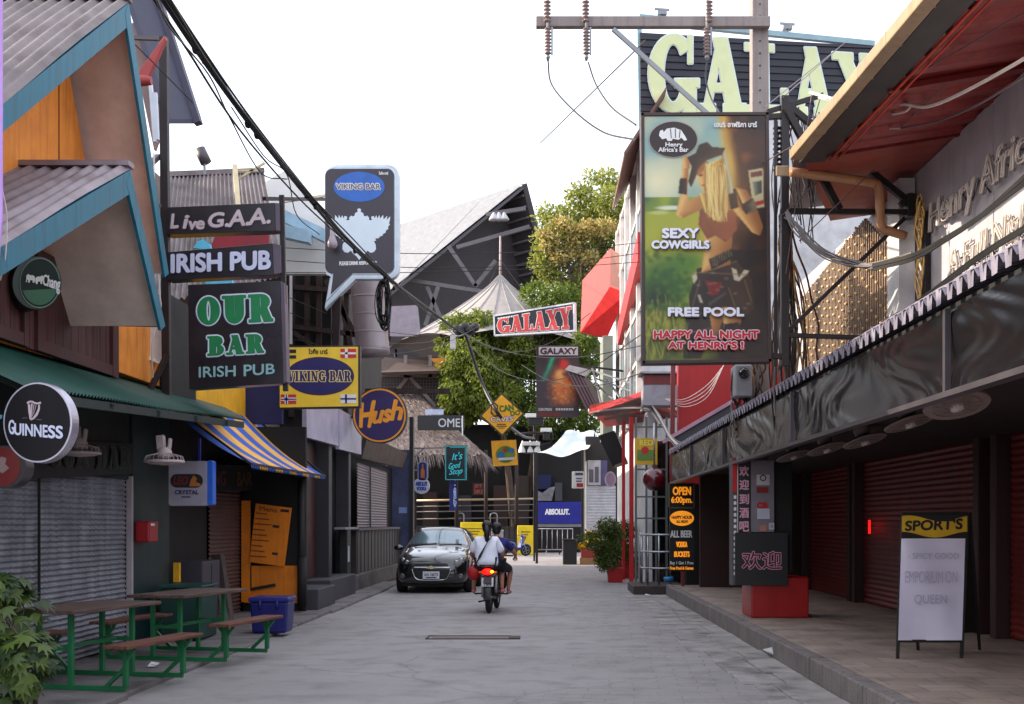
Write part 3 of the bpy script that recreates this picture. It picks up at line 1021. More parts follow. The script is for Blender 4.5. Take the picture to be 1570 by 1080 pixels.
mb.bar(A + Vector((0.03, 0, 0.02)), B + Vector((0.03, 0, 0.02)), 0.05)
mb.bar(B + Vector((0.03, 0, 0.02)), C_ + Vector((0.03, 0, 0.02)), 0.05)
for z in (0.7, 1.4):
    mb.bar(A + Vector((0.04, 0, z)), B + Vector((0.04, 0, z)), 0.03)
mb.build('frame', DARKSTEEL, sb)
BULB = M('warm bulb glass', (0.95, 0.80, 0.55), 0.3, spec=0.8)
proto = None
random.shuffle(bl)
for p in bl[:100]:
    if proto is None:
        proto = MB().ball((0, 0, 0), 0.02, 8).build('bulb', BULB, sb, world=False)
        o = proto
    else:
        o = proto.copy()
        COL.objects.link(o)
    o.location = MW[sb].inverted() @ p
mb = MB()
for p in bl[100:]:
    mb.ball(p, 0.02, 8)
o = mb.build('bulb', BULB, sb)
o['kind'] = 'stuff'
# neon lettering on the upper wall (tubes, unlit)
NEON = M('unlit neon tube', (0.80, 0.76, 0.72), 0.25, spec=0.8)
def neon(name, label, txt, y, z, h, wd, x=4.17, shear=0.12, mat=NEON, r=0.011, rows=None):
    """tube lettering on the wall along the street, read from far to near"""
    c = bpy.data.curves.new('text', 'FONT')
    c.body = txt
    c.shear = shear
    c.fill_mode = 'NONE'
    c.resolution_u = 3
    c.bevel_depth = 0.017
    c.bevel_resolution = 1
    o = bpy.data.objects.new('text', c)
    COL.objects.link(o)
    bpy.context.view_layer.update()
    me = bpy.data.meshes.new_from_object(o.evaluated_get(bpy.context.evaluated_depsgraph_get()))
    bpy.data.objects.remove(o)
    v = np.array([tuple(p.co) for p in me.vertices])
    lo, hi = v.min(0), v.max(0)
    v = (v - lo) / (hi - lo)
    root = thing(name, label, 'neon sign', (x, y, z), radians(-90))
    for p, q in zip(me.vertices, v):
        p.co = (q[0] * wd, -0.05 + (q[2] - 0.5) * 2 * r, q[1] * h)
    me.materials.clear()
    me.materials.append(mat)
    me.name = 'neon_tube'
    n_ = bpy.data.objects.new('neon_tube', me)
    put(n_, root)
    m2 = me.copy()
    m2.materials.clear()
    m2.materials.append(M('painted letter shadow', (0.44, 0.42, 0.43), 0.5))
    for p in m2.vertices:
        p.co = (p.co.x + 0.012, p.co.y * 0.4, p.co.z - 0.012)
    put(bpy.data.objects.new('letter_shadow', m2), root)  # grey offset copy of the letters, painted shadow behind the tubes
    mb = MB()
    for k in range(14):
        a = wd * (k + 0.5) / 14
        mb.tube([(a, 0.02, h * random.uniform(0.2, 0.7)), (a, -0.05, h * random.uniform(0.2, 0.7))], 0.009, 6)
    mb.build('stand_off', DARKSTEEL, root, world=False, split=True)
    return root
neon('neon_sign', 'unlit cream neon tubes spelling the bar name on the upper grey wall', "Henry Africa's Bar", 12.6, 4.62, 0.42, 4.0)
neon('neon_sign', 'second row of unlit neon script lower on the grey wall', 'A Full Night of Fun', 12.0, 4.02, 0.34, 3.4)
# tall neon torch emblem
root = thing('neon_emblem', 'tall unlit neon torch figure of yellow tubes on the grey wall', 'neon sign', (4.17, 13.0, 3.7), radians(-90))
mb = MB()
for k in range(5):
    pts = [(0.17 + 0.1 * sin(t * 1.7 + k * 1.3) * (0.6 + 0.4 * t / 9), -0.05 - 0.012 * k, 0.05 + t * 0.15) for t in range(10)]
    mb.tube(catmull(pts, 4), 0.011, 6)
for k, (a, b, r) in enumerate(((0.12, 1.42, 0.09), (0.22, 1.28, 0.07), (0.15, 1.2, 0.06))):
    mb.tube([(a + r * cos(t * 0.5), -0.06 - 0.01 * k, b + r * sin(t * 0.5)) for t in range(12)], 0.011, 6)
mb.build('neon_tube', M('yellow neon tube', (0.85, 0.68, 0.36), 0.25, spec=0.8), root, world=False)
MB().box(0.1, 0.24, -0.03, 0.02, 0.1, 1.3).build('backing', DARKSTEEL, root, world=False)
# ------------------------------------------------------------------ power pole with cross-arm
PY = 17.3
pole = thing('power_pole', 'tall square concrete power pole rising behind the cowgirl billboard', 'power pole', (3.16, PY, 0.228))
POLEC = M('pole concrete', (0.56, 0.52, 0.51), 0.8, var=0.12, bump=0.2, streak=0.35, dirt=(0.38, 0.34, 0.34))
mb = MB().add([(3.16 + sx * (0.135 - 0.018 * k), PY + sy * (0.135 - 0.018 * k), 0.228 + k * 10.2) for k in (0, 1) for sx, sy in ((-1, -1), (1, -1), (1, 1), (-1, 1))],
              [(3, 2, 1, 0), (4, 5, 6, 7), (0, 1, 5, 4), (1, 2, 6, 5), (2, 3, 7, 6), (3, 0, 4, 7)])
mb.build('post', POLEC, pole, bevel=0.012)
mb = MB()
for k in range(26):
    z = 5.6 + k * 0.18
    mb.tube([(3.15, PY - 0.14, z), (3.15, PY - 0.126, z)], 0.011, 8)
mb.build('bolt_hole', BLACKMATT, pole)
xl, xr, zc = W(822, 45, PY).x, W(1176, 45, PY).x, W(822, 44, PY).z
MB().box(xl, xr, PY - 0.26, PY - 0.14, zc - 0.075, zc + 0.075).build('crossarm', POLEC, pole, bevel=0.01)
MB().bar(W(940, 45, PY - 0.22), W(1096, 185, PY - 0.16), 0.05, 0.06).build('brace', GALV, pole)
INS = M('insulator porcelain', (0.50, 0.42, 0.41), 0.35)
for px in (840, 899, 1084):
    mb = MB()
    b0, t0 = W(px, 90, PY - 0.33), W(px, 5, PY - 0.33)
    x, y = b0.x, b0.y
    z0 = b0.z
    pr = []
    for k in range(8):
        z = z0 + 0.06 + k * 0.05
        pr += [(0.03, z), (0.05, z + 0.012), (0.05, z + 0.02), (0.03, z + 0.032)]
    mb.lathe(pr, (x, y, 0), 12)
    pr = []
    for k in range(6):
        z = z0 + 0.52 + k * 0.055
        pr += [(0.025, z), (0.055, z + 0.014), (0.055, z + 0.022), (0.025, z + 0.036)]
    mb.lathe(pr, (x + (0.03 if px > 1000 else -0.01), y, 0), 12)
    io = mb.build('insulator', INS, pole)
    mb = MB().tube([(x, y, z0 - 0.03), (x, y, z0 + 1.4)], 0.02, 8)
    mb.bar((x + 0.06, y, z0 + 0.05), (x + 0.06, y, z0 + 0.45), 0.025)
    mb.ball((x, y, z0 + 0.02), 0.035, 8)
    MW[io] = MW[pole].copy()
    mb.build('clamp', GALV, io)
# clutter on the pole: meter boxes and cable loops
mt = thing('meter_box', 'grey electricity meter box on the pole below the cowgirl billboard', 'meter box', W(1140, 600, 16.7))
q0, q1 = W(1127, 608, 16.7), W(1150, 562, 16.9)
MB().box(q0.x, q1.x, 16.7, 17.1, q0.z, q1.z).build('case', GALV, mt, bevel=0.02)
MB().lathe([(0.07, 0), (0.08, -0.03), (0.05, -0.06)], ((q0.x + q1.x) / 2, 16.7, (q0.z + q1.z) / 2 + 0.1), 16, 'Y').build('dial', GLASSDK, mt)
mb = MB()
for k in range(58):
    px = 1210 + rng.normal() * 17
    y0_, y1_ = 322 + 30 * rng.random(), 560 + 110 * rng.random()
    Y = 13.6 + 2.4 * rng.random()
    xt = 1205 + 4 * rng.normal()
    pts = [W(xt + (px - xt) * min(1, t / 4) + rng.normal() * 3, y0_ + (y1_ - y0_) * t / 6, 13.2 + (Y - 13.2) * min(1, t / 3)) for t in range(7)]
    mb.mi = int(rng.integers(0, 4))
    mb.tube(catmull(pts, 4), 0.008 + 0.006 * rng.random(), 5)
for k in range(34):
    px = 1126 + 36 * rng.random()
    pts = [W(px + rng.normal() * 5, 540 + 130 * t / 6, 17.0 + 0.06 * rng.normal()) for t in range(7)]
    mb.mi = int(rng.integers(0, 4))
    mb.tube(catmull(pts, 4), 0.008 + 0.006 * rng.random(), 5)
o = mb.build('cable_tangle', [WIRE, WIREGREY, M('tan cable', (0.60, 0.45, 0.28), 0.6), M('brown cable', (0.33, 0.2, 0.14), 0.6)])
rebase(o, W(1205, 660, 16.4))
tag(o, 'tangle of grey and tan cables hanging behind the cowgirl billboard frame', 'cables')
# ------------------------------------------------------------------ column with the sign box on the red base
RB = 17.05
rb = thing('pedestal', 'bright red square pedestal on the sidewalk edge', 'pedestal', (3.42, 17.4, 0.228))
MB().box(3.0, 3.84, RB, RB + 0.8, 0.228, 0.82).build('block', M('gloss red block', (0.60, 0.05, 0.06), 0.35), rb, bevel=0.02)
s = Sign('welcome_sign', 'black sign box with Chinese welcome characters outlined pink above the red pedestal', 'sign', 1133, 1208, 898, RB - 0.06)
s.board('box', rect(1127, 817, 1208, 898), BLACK, 0.5)
PINK = M('pink lettering', (0.86, 0.62, 0.70), 0.5)
DRL = M('dark red lettering', (0.30, 0.05, 0.08), 0.5)
s.text('lettering_outline', '欢迎', (1138, 846, 1198, 873), PINK, 1.3)
s.text('lettering', '欢迎', (1138, 846, 1198, 873), DRL, 0.25)
s = Sign('column_sign', 'narrow vertical black sign with five pink Chinese characters beside the grey poster panel', 'sign', 1133, 1150, 815, RB - 0.05)
s.board('board', rect(1132, 704, 1150.5, 816), BLACK, 0.3)
for ch, y in zip('欢迎到酒吧', (723, 744, 766, 787, 808)):
    s.text('lettering', ch, (1134, y - 8, 1148, y + 7), PINK, 0.5)
s2 = Sign('strip_sign', 'thin red and white strip sign on the column edge facing the street', 'sign', 1123, 1132, 898, RB - 0.02)
s2.board('board', rect(1123, 702, 1131.5, 898), M('strip edge grey', (0.24, 0.22, 0.24), 0.5), 0.3)
s2.poly('white_trim', [rect(1130.6, 702, 1131.5, 898)], WHITE)
s2.poly('red_panel', [rect(1123.5, 704, 1130, 755)], RED)
s2.poly('grey_panel', [rect(1123.5, 757, 1130, 897)], M('grey print', (0.32, 0.3, 0.32), 0.5))
s2.poly('marking', [rect(1125, 760 + 9 * k, 1129, 765 + 9 * k) for k in range(14)], WHITE)
cl = thing('notice_column', 'grey metal panel covered with notices on the sidewalk column', 'notice panel', W(1168, 817, RB))
s = Sign(None, None, None, 1150, 1187, 816, RB - 0.03, root=cl)
s.board('panel', rect(1151, 706, 1187, 816), M('panel grey', (0.50, 0.47, 0.50), 0.4, 0.2), 0.28)
s.poly('notice', [rect(1160, 728, 1180, 744)], OFFWHITE)
s.poly('notice', [ell(1170, 733, 5, 5)], M('notice dark red', (0.4, 0.1, 0.15), 0.6))
s.poly('notice', [ell(1170, 733, 3.2, 3.2)], OFFWHITE)
s.poly('notice', [rect(1160, 747, 1178, 756)], M('notice red', (0.55, 0.13, 0.13), 0.6))
s.text('lettering', 'CB', (1161, 771, 1176, 779), M('notice red letters', (0.75, 0.06, 0.08), 0.6), 0.9)
s.poly('notice', [rect(1161, 780, 1180, 796), rect(1179, 802, 1187, 812)], M('notice white', (0.74, 0.74, 0.8), 0.6))
s.poly('notice', [ell(1170, 810, 6, 5)], M('notice orange', (0.72, 0.45, 0.4), 0.6))
s.text('lettering', '12b', (1180.5, 805, 1186, 809), BLACK)
mb = MB().box(cl.location.x + 0.18, cl.location.x + 0.45, RB + 0.05, RB + 0.4, 0.9, 2.5)
o = mb.build('cladding', BLACKMATT, cl)
# ------------------------------------------------------------------ sports board on the sidewalk
ab = thing('board_stand', 'black folding stand with yellow banner and crumpled whiteboard on the sidewalk', 'A-board', (3.92, 12.05, 0.228))
s = Sign(None, None, None, 1378, 1478, 1010, 11.9, 11.95, root=ab)
FRB = M('black stand frame', (0.07, 0.06, 0.06), 0.5)
mb = MB()
for (tx, bx) in ((1384, 1376), (1483, 1474)):
    mb.bar(s.pt(tx, 786, -0.03), s.pt(bx, 1010, -0.02), 0.03)
mb.bar(s.pt(1376, 983, -0.02), s.pt(1476, 983, -0.02), 0.03)
mb.bar(s.pt(1383, 788, -0.03), s.pt(1484, 787, -0.03), 0.03)
mb.build('frame', FRB, ab)
mb = MB()
a0, a1 = s.pt(1388, 788, -0.06), s.pt(1487, 787, -0.06)
b0, b1 = W(1408, 997, 12.72), W(1502, 996, 12.72)
mb.bar(a0, b0, 0.03)
mb.bar(a1, b1, 0.03)
mb.build('rear_leg', FRB, ab)
m1 = a0.lerp(b0, 0.87), a1.lerp(b1, 0.87)
MB().slab([a0, a1, m1[1], m1[0]], (0, 0.01, 0)).build('rear_panel', FRB, ab)
s.board('header', [(1383, 789), (1483, 788), (1482, 827), (1382, 828)], M('header black', (0.09, 0.08, 0.08), 0.5), 0.02)
top = [(1383 + 100 * k / 20, 795 + 4.5 * sin(k / 20 * 2 * pi - 2.2)) for k in range(21)]
bot = [(1483 - 100 * k / 20, 820 + 4.5 * sin((1 - k / 20) * 2 * pi - 1.6)) for k in range(21)]
s.poly('banner', [top + bot], M('banner yellow', (0.80, 0.63, 0.12), 0.5))
s.text('lettering', "SPORT'S", [(1389, 799), (1476, 795), (1475, 811), (1388, 814)], BLACK, 0.9)
# whiteboard: slightly buckled glossy sheet
mb = MB()
n, r_ = 20, 34
for j in range(r_ + 1):
    for i in range(n + 1):
        u, v = i / n, j / r_
        px = (1382 + (1480 - 1382) * u) * (1 - v) + (1377 + (1475 - 1377) * u) * v
        py = 826 + (982 - 826) * v
        bk = 0.010 * sin(3 * u + 4 * v) + 0.009 * sin(7 * u - 5 * v + 1) + 0.012 * math.exp(-((u - 0.72) ** 2 + (v - 0.66) ** 2) * 30)
        mb.v.append(s.pt(px, py, 0.012 + bk * 1.1))
mb.add([], [])
mb.f += [[j * (n + 1) + i, (j + 1) * (n + 1) + i, (j + 1) * (n + 1) + i + 1, j * (n + 1) + i + 1] for j in range(r_) for i in range(n)]
mb.m += [0] * (n * r_)
mb.sm += [True] * (n * r_)
wb = M('whiteboard film', (0.86, 0.84, 0.92), 0.18, var=0.05, bump=0.06, bscale=3, coat=0.5)
mb.build('whiteboard', wb, ab)
INK = M('faded marker', (0.71, 0.68, 0.76), 0.5)
for t, q, b_ in (('- SPICY GOOD', (1392, 848, 1470, 857), 0.15), ('EMPORIUM ON', (1388, 876, 1468, 894), 0.2), ('QUEEN', (1402, 912, 1452, 928), 0.2)):
    s.text('handwriting', t, q, INK, 0.0, d=0.047)
# ------------------------------------------------------------------ opening hours board at the far end of the sidewalk
s = Sign('opening_board', 'tall black board with orange opening hours and beer offers at the sidewalk end', 'sign board', 1026, 1066, 898, 25.7)
s.board('board', rect(1027, 742, 1065, 876), BLACKMATT, 0.12)
s.frame('frame', rect(1026, 741, 1064, 779), M('brass frame', (0.33, 0.29, 0.2), 0.5), 0.03, 0.06)
OGL = M('orange lettering', (0.98, 0.60, 0.12), 0.5, emit=0.25)
s.text('lettering', 'OPEN', (1032, 747, 1059, 759), OGL, 0.6)
s.text('lettering', '6:00pm.', (1029.5, 762, 1061, 774), OGL, 0.4)
s.poly('ellipse', [ell(1045.5, 795, 18.5, 11.5)], OGL)
s.text('lettering', 'HAPPY HOUR', (1030, 791, 1061, 796), BLACK, 0.3)
s.text('lettering', 'ALL NIGHT', (1037, 798, 1055, 802), BLACK, 0.25)
s.text('lettering', 'ALL BEER', (1028, 814, 1061, 824), WHITE, 0.5)
s.text('lettering', 'VODKA', (1037, 831, 1053.5, 839), OGL, 0.45)
s.text('lettering', 'BUCKETS', (1034, 846, 1057, 854), OGL, 0.45)
s.text('lettering', 'Buy 1 Get 1 Free', (1027.5, 861, 1063, 867), WHITE, 0.2)
s.text('lettering', 'Free Pool & Games', (1027.5, 869, 1063, 873.5), OGL, 0.2)
MB().box(s.o.x - 0.02, s.o.x + 0.05, 25.72, 25.8, 0.2, 0.6).build('post', DKRED, s.root)
# ------------------------------------------------------------------ cowgirl billboard on its truss
BY = 13.0
s = Sign('billboard', 'large cowgirl billboard with Free Pool lettering hung over the street on a steel truss', 'billboard', 985, 1178, 553, BY)
bb = s
Q = [(988, 179), (1173, 178), (1177, 551), (989, 553)]
s.board('panel', [(986, 177), (1175, 176), (1179, 553), (987, 555)], M('billboard back', (0.35, 0.33, 0.33), 0.6), 0.14)
p = Print(190, 380)
N1, N2, N3 = p.noise(5, 9), p.noise(12, 24), p.noise(30, 60)
p.c[:] = (0.62, 0.78, 0.86)
sk = np.clip(p.yy / 0.36, 0, 1)
p.mix(np.ones_like(p.xx), (0.60, 0.76, 0.83))
p.mix(np.clip((0.25 - p.yy) * 3 * N1, 0, .8), (0.35, 0.6, 0.86))
p.mix(np.clip((N1 + 0.5 * p.noise(9, 16)) * 1.3 - 0.6, 0, 0.7) * (p.yy < 0.36), (0.88, 0.88, 0.80))
p.blob(0.1, 0.27, 0.3, 0.13, (0.97, 0.97, 0.90), 0.9)
p.mix((p.yy > 0.33) * 1.0, (0.60, 0.68, 0.22))
p.mix((p.yy > 0.33) * (p.yy < 0.39) * np.clip(N2 * 1.5 - .2, 0, 1), (0.28, 0.45, 0.32))
p.blob(0.22, 0.375, 0.16, 0.012, (0.92, 0.96, 0.96), 0.5)
p.blob(0.12, 0.395, 0.10, 0.010, (0.92, 0.96, 0.96), 0.5)
p.mix((p.yy > 0.39) * np.clip(1.2 - abs(p.yy - 0.5) * 6, 0, 1), (0.72, 0.75, 0.24))
p.blob(0.18, 0.68, 0.3, 0.13, (0.20, 0.40, 0.10), 0.6)
p.blob(0.34, 0.60, 0.2, 0.06, (0.30, 0.52, 0.12), 0.7)
p.blob(0.1, 0.75, 0.16, 0.08, (0.08, 0.20, 0.06), 0.7)
p.mix((p.yy > 0.8) * np.clip(N3 * 1.2, 0, 1) * 0.9, (0.55, 0.55, 0.15))
p.mix((p.yy > 0.9) * np.clip(N2, 0, 1) * 0.8, (0.18, 0.25, 0.06))
# rock face on the right
edge = 0.62 + 0.05 * (N1 - 0.5) + 0.08 * np.sin(p.yy * 6)
p.mix(np.clip((p.xx - edge) * 14, 0, 1), (0.30, 0.17, 0.09))
p.mix(np.clip(1 - abs(p.xx - edge - 0.03) * 14, 0, 1) * np.clip(1 - p.yy * 1.2, 0, 1), (0.93, 0.72, 0.30))
p.mix(np.clip((p.xx - edge) * 10, 0, 1) * np.clip(N2 * 1.8 - 0.7, 0, 1), (0.55, 0.33, 0.14))
p.mix(np.clip((p.xx - edge - 0.12) * 8, 0, 1) * np.clip(N1 * 1.6 - 0.4, 0, .9), (0.14, 0.07, 0.05))
p.mix((p.yy > 0.55) * np.clip((p.xx - 0.5) * 5, 0, 1) * 0.75, (0.12, 0.07, 0.05))
def U(pts):
    return [((x - 90) / 465, (y - 40) / 920) for x, y in pts]
SK, SKD, HAIR, HAIRD = (0.90, 0.68, 0.45), (0.62, 0.38, 0.20), (0.93, 0.80, 0.50), (0.62, 0.42, 0.18)
DK, DK2 = (0.13, 0.08, 0.07), (0.26, 0.16, 0.12)
p.poly(U([(488, 246), (545, 236), (548, 385), (505, 392)]), (0.80, 0.78, 0.68))
p.poly(U([(496, 254), (542, 246), (542, 266), (498, 273)]), (0.45, 0.25, 0.2))
p.poly(U([(505, 290), (538, 284), (540, 330), (512, 340)]), (0.45, 0.48, 0.48), shade=(0.2, 0.2, 0.2))
p.poly(U([(512, 365), (545, 358), (546, 372), (516, 380)]), (0.7, 0.15, 0.12))
# legs, boots, skirt
p.poly(U([(315, 670), (400, 690), (392, 790), (352, 900), (300, 930), (322, 800)]), SK, shade=SKD)
p.poly(U([(380, 690), (450, 700), (460, 800), (430, 880), (395, 900), (385, 790)]), SK, shade=SKD)
p.poly(U([(392, 826), (446, 820), (470, 955), (372, 955)]), DK, shade=DK2)
p.poly(U([(250, 770), (330, 760), (345, 860), (300, 955), (235, 955)]), DK, shade=DK2)
p.poly(U([(290, 615), (440, 585), (500, 660), (505, 770), (470, 800), (400, 760), (330, 770), (262, 800), (258, 720)]), DK, shade=(0.30, 0.2, 0.15))
p.poly(U([(318, 660), (385, 668), (372, 712), (340, 720)]), (0.50, 0.08, 0.08))
# torso, top, arms
p.poly(U([(318, 480), (425, 470), (420, 560), (415, 600), (305, 632), (315, 560)]), SK, shade=SKD)
p.poly(U([(330, 350), (440, 330), (462, 390), (440, 420), (320, 420)]), SK, shade=SKD)
p.poly(U([(303, 385), (350, 420), (395, 400), (440, 395), (443, 470), (400, 515), (360, 490), (330, 505), (296, 450)]), (0.40, 0.16, 0.11), shade=(0.66, 0.36, 0.25))
p.poly(U([(345, 340), (300, 395), (235, 425), (208, 412), (228, 330), (236, 215), (262, 215), (252, 330), (262, 360), (320, 330)]), SK, shade=SKD)
p.poly(U([(226, 275), (252, 275), (250, 335), (220, 330)]), DK, shade=DK2)
p.poly(U([(236, 195), (262, 190), (265, 235), (240, 240)]), SK, shade=SKD)
p.poly(U([(440, 310), (480, 320), (515, 380), (542, 460), (530, 492), (500, 480), (428, 395), (440, 375), (480, 410)]), SK, shade=SKD)
p.poly(U([(462, 375), (505, 350), (520, 395), (478, 412)]), DK, shade=(0.5, 0.45, 0.4))
p.poly(U([(408, 320), (440, 315), (448, 385), (420, 392)]), DK, shade=DK2)
p.poly(U([(382, 165), (394, 160), (425, 290), (430, 330), (405, 335), (400, 280)]), (0.48, 0.47, 0.44), shade=(0.85, 0.85, 0.82))
# head, hair, hat
p.poly(U([(290, 235), (335, 225), (350, 290), (330, 325), (310, 318), (300, 290)]), SK, shade=SKD)
p.poly(U([(322, 225), (390, 195), (402, 290), (408, 400), (385, 440), (350, 430), (326, 350), (335, 290)]), HAIR, shade=HAIRD)
p.poly(U([(300, 330), (330, 330), (345, 420), (322, 405)]), HAIR, shade=HAIRD)
for k in range(9):
    x = 330 + 8 * k
    p.poly(U([(x, 235), (x + 3, 235), (x + 7 + 3 * sin(k), 425), (x + 2, 425)]), HAIRD if k % 2 else (0.98, 0.9, 0.66), 0.6)
p.poly(U([(255, 195), (288, 178), (300, 148), (330, 138), (352, 158), (400, 160), (388, 185), (330, 205), (300, 235), (276, 290), (268, 308), (258, 285), (272, 230)]), DK, shade=DK2)
p.poly(U([(292, 240), (325, 205), (335, 215), (300, 265), (290, 262)]), (0.55, 0.25, 0.1), 0.7)
# belt with cartridges and pistols
p.poly(U([(335, 580), (425, 540), (430, 575), (345, 622)]), DK)
for k in range(9):
    x = 345 + 9 * k
    y = 585 - 4.6 * k
    p.poly(U([(x, y - 10), (x + 4, y - 11), (x + 6, y + 22), (x + 2, y + 23)]), (0.45, 0.42, 0.35))
p.poly(U([(420, 612), (440, 620), (448, 650), (470, 620), (490, 625), (478, 640), (462, 652), (450, 665), (430, 660)]), (0.82, 0.82, 0.80))
p.poly(U([(270, 640), (288, 625), (290, 655), (276, 675)]), (0.82, 0.82, 0.80))
p.poly(U([(290, 715), (300, 712), (312, 745), (300, 745)]), (0.75, 0.75, 0.75))
p.poly(U([(330, 745), (395, 705), (400, 712), (335, 758)]), (0.3, 0.3, 0.3))
for k in range(46):
    x = 322 + 78 * rng.random()
    x2 = x * 0.75 + 95 + 10 * rng.normal()
    p.strand(U([(x, 215 + 20 * rng.random()), (x + 6 * rng.normal(), 300), (x2, 395 + 45 * rng.random())]), (0.99, 0.93, 0.72) if k % 3 else (0.55, 0.36, 0.15), 0.005, 0.55)
p.poly(U([(300, 262), (312, 258), (314, 264), (302, 267)]), (0.2, 0.1, 0.08))
p.poly(U([(306, 300), (322, 298), (318, 305)]), (0.65, 0.15, 0.12))
for (a_, b2) in (((262, 640), (300, 630)), ((300, 630), (480, 640)), ((300, 660), (270, 760)), ((470, 660), (495, 740)), ((345, 620), (440, 588)), ((410, 690), (440, 780)), ((250, 860), (340, 840)), ((380, 880), (460, 870))):
    p.strand(U([a_, b2]), (0.55, 0.45, 0.32), 0.006, 0.6)
for k in range(14):
    p.blob((rng.uniform(270, 490) - 90) / 465, (rng.uniform(600, 790) - 40) / 920, 0.03, 0.008, (0.62, 0.60, 0.55), 0.8, 0.5)
for k in range(150):
    x, y = rng.uniform(90, 260), rng.uniform(760, 958)
    p.strand(U([(x, y), (x + 8 * rng.normal(), y - 30 - 30 * rng.random())]), (0.72, 0.70, 0.25) if k % 2 else (0.25, 0.33, 0.08), 0.006, 0.5)
for k in range(90):
    p.blob(rng.uniform(0, 0.36), rng.uniform(0.55, 0.8), 0.035, 0.014, (0.14, 0.30, 0.06) if k % 2 else (0.42, 0.58, 0.15), 0.9, 0.5)
p.blob(0.62, 0.3, 0.35, 0.3, (0.98, 0.80, 0.42), 0.95, 0.28)
p.blob(0.45, 0.5, 0.25, 0.2, (0.95, 0.75, 0.40), 0.95, 0.18)
p.soften()
p.c *= np.array([0.86, 0.84, 0.74])
p.build('poster', s, Q)
s.frame('frame', [(985, 176), (1176, 175), (1180, 553), (987, 556)], M('billboard frame', (0.22, 0.15, 0.14), 0.45), 0.035, 0.2)
BROWNBK = M('logo brown black', (0.16, 0.10, 0.10), 0.4)
s.lay = 3
def C2(x, y):
    return (950 + x / 2.453, 160 + y / 2.453)
def CP(pts):
    return [C2(x, y) for x, y in pts]
s.poly('logo_rim', [ell(*C2(202, 132), 38, 28.5)], M('logo rim', (0.62, 0.58, 0.56), 0.5))
s.poly('logo', [ell(*C2(202, 132), 36.5, 27)], BROWNBK)
s.poly('logo_figure', [CP([(148, 118), (152, 100), (162, 96), (166, 105), (178, 92), (205, 88), (232, 98), (246, 120), (254, 134), (244, 138), (232, 126), (222, 134), (200, 130), (196, 138), (180, 138), (176, 128), (160, 132)])], WHITE)
s.poly('logo_line', [CP([(190, 92), (193, 92), (196, 128), (193, 128)]), CP([(208, 92), (211, 92), (212, 126), (209, 126)]), CP([(226, 98), (229, 99), (226, 126), (223, 126)])], BROWNBK)
s.text('lettering', 'Henry', (*C2(173, 144), *C2(236, 164)), WHITE, 0.3)
s.text('lettering', "Africa's Bar", (*C2(146, 162), *C2(258, 179)), WHITE, 0.3)
s.text('lettering', 'เฮนรี่ อาฟริกา บาร์', (*C2(357, 64), *C2(516, 86)), WHITE, 0.35)
LAV = M('white lettering', (0.88, 0.88, 0.93), 0.45, var=0.04)
LSH = M('lettering shadow', (0.16, 0.18, 0.22), 0.5)
for t, q, b_ in (('SEXY', (*C2(162, 468), *C2(296, 502)), 1.1), ('COWGIRLS', (*C2(122, 514), *C2(336, 542)), 1.0), ('FREE POOL', (*C2(184, 766), *C2(466, 796)), 1.1)):
    s.text('lettering_shadow', t, (q[0] + 1.4, q[1] + 1.4, q[2] + 1.4, q[3] + 1.4), LSH, b_ + 0.7)
    s.text('lettering', t, q, LAV, b_)
CRIM = M('crimson lettering', (0.75, 0.07, 0.10), 0.45)
for t, q in (('HAPPY ALL NIGHT', (*C2(130, 852), *C2(522, 880))), ("AT HENRY'S !", (*C2(184, 893), *C2(464, 918)))):
    s.text('lettering_shadow', t, (q[0], q[1] + .8, q[2] + .8, q[3] + .8), CRIM, 2.6)
    s.text('lettering_outline', t, q, LAV, 1.9)
    s.text('lettering', t, q, CRIM, 0.85)
# steel truss carrying the billboard
TR = M('truss steel', (0.14, 0.115, 0.12), 0.45, 0.2)
T = lambda x, y, d=0.0: W(x, y, BY + 0.1 + d)
mb = MB()
mb.bar(T(1203, 148), T(1203, 562), 0.085)
mb.bar(T(1189, 180), T(1189, 562), 0.035)
mb.bar(T(1176, 172), T(1262, 146, .05), 0.05)
mb.bar(T(1203, 158, .03), T(1388, 306, .06), 0.07)
mb.bar(T(1205, 165, -.05), T(1287, 322), 0.075)
mb.bar(T(1196, 324), T(1394, 326), 0.06, 0.06)
mb.bar(T(1390, 332, .05), T(1208, 508, .05), 0.045)
mb.bar(T(1203, 514), T(1318, 518), 0.05)
mb.bar(T(1176, 180), T(1206, 178), 0.06)
mb.bar(T(1176, 545), T(1206, 548), 0.06)
mb.bar(T(1380, 315), T(1400, 300), 0.07)
mb.box(*sorted((T(1388, 0).x, T(1400, 0).x)), BY, BY + 0.2, T(0, 335).z, T(0, 300).z)
mb.build('truss', TR, bb.root, bevel=0.004)
mb = MB()
for k in range(9):
    mb.lathe([(0.012, -0.03), (0.045, -0.012), (0.045, 0), (0.012, 0.02)], T(1191, 196 + 8 * k, 0.06), 10)
mb.tube([T(1191, 186, .06), T(1191, 270, .06)], 0.012, 6)
mb.build('insulator', M('insulator dark', (0.2, 0.17, 0.17), 0.4), bb.root)
for k in range(16):
    a0_, a1_ = T(1196 + 60 * rng.random(), 150 + 40 * rng.random(), 0.1), T(1186 + 75 * rng.random(), 300 + 80 * rng.random(), 0.12)
    MB().tube(catmull([a0_, a0_.lerp(a1_, 0.5) + Vector((0.07 * rng.normal(), 0, -0.05)), a1_], 6), 0.005 + 0.004 * rng.random(), 5).build('cable', WIRE if k % 3 else WIREGREY, bb.root)
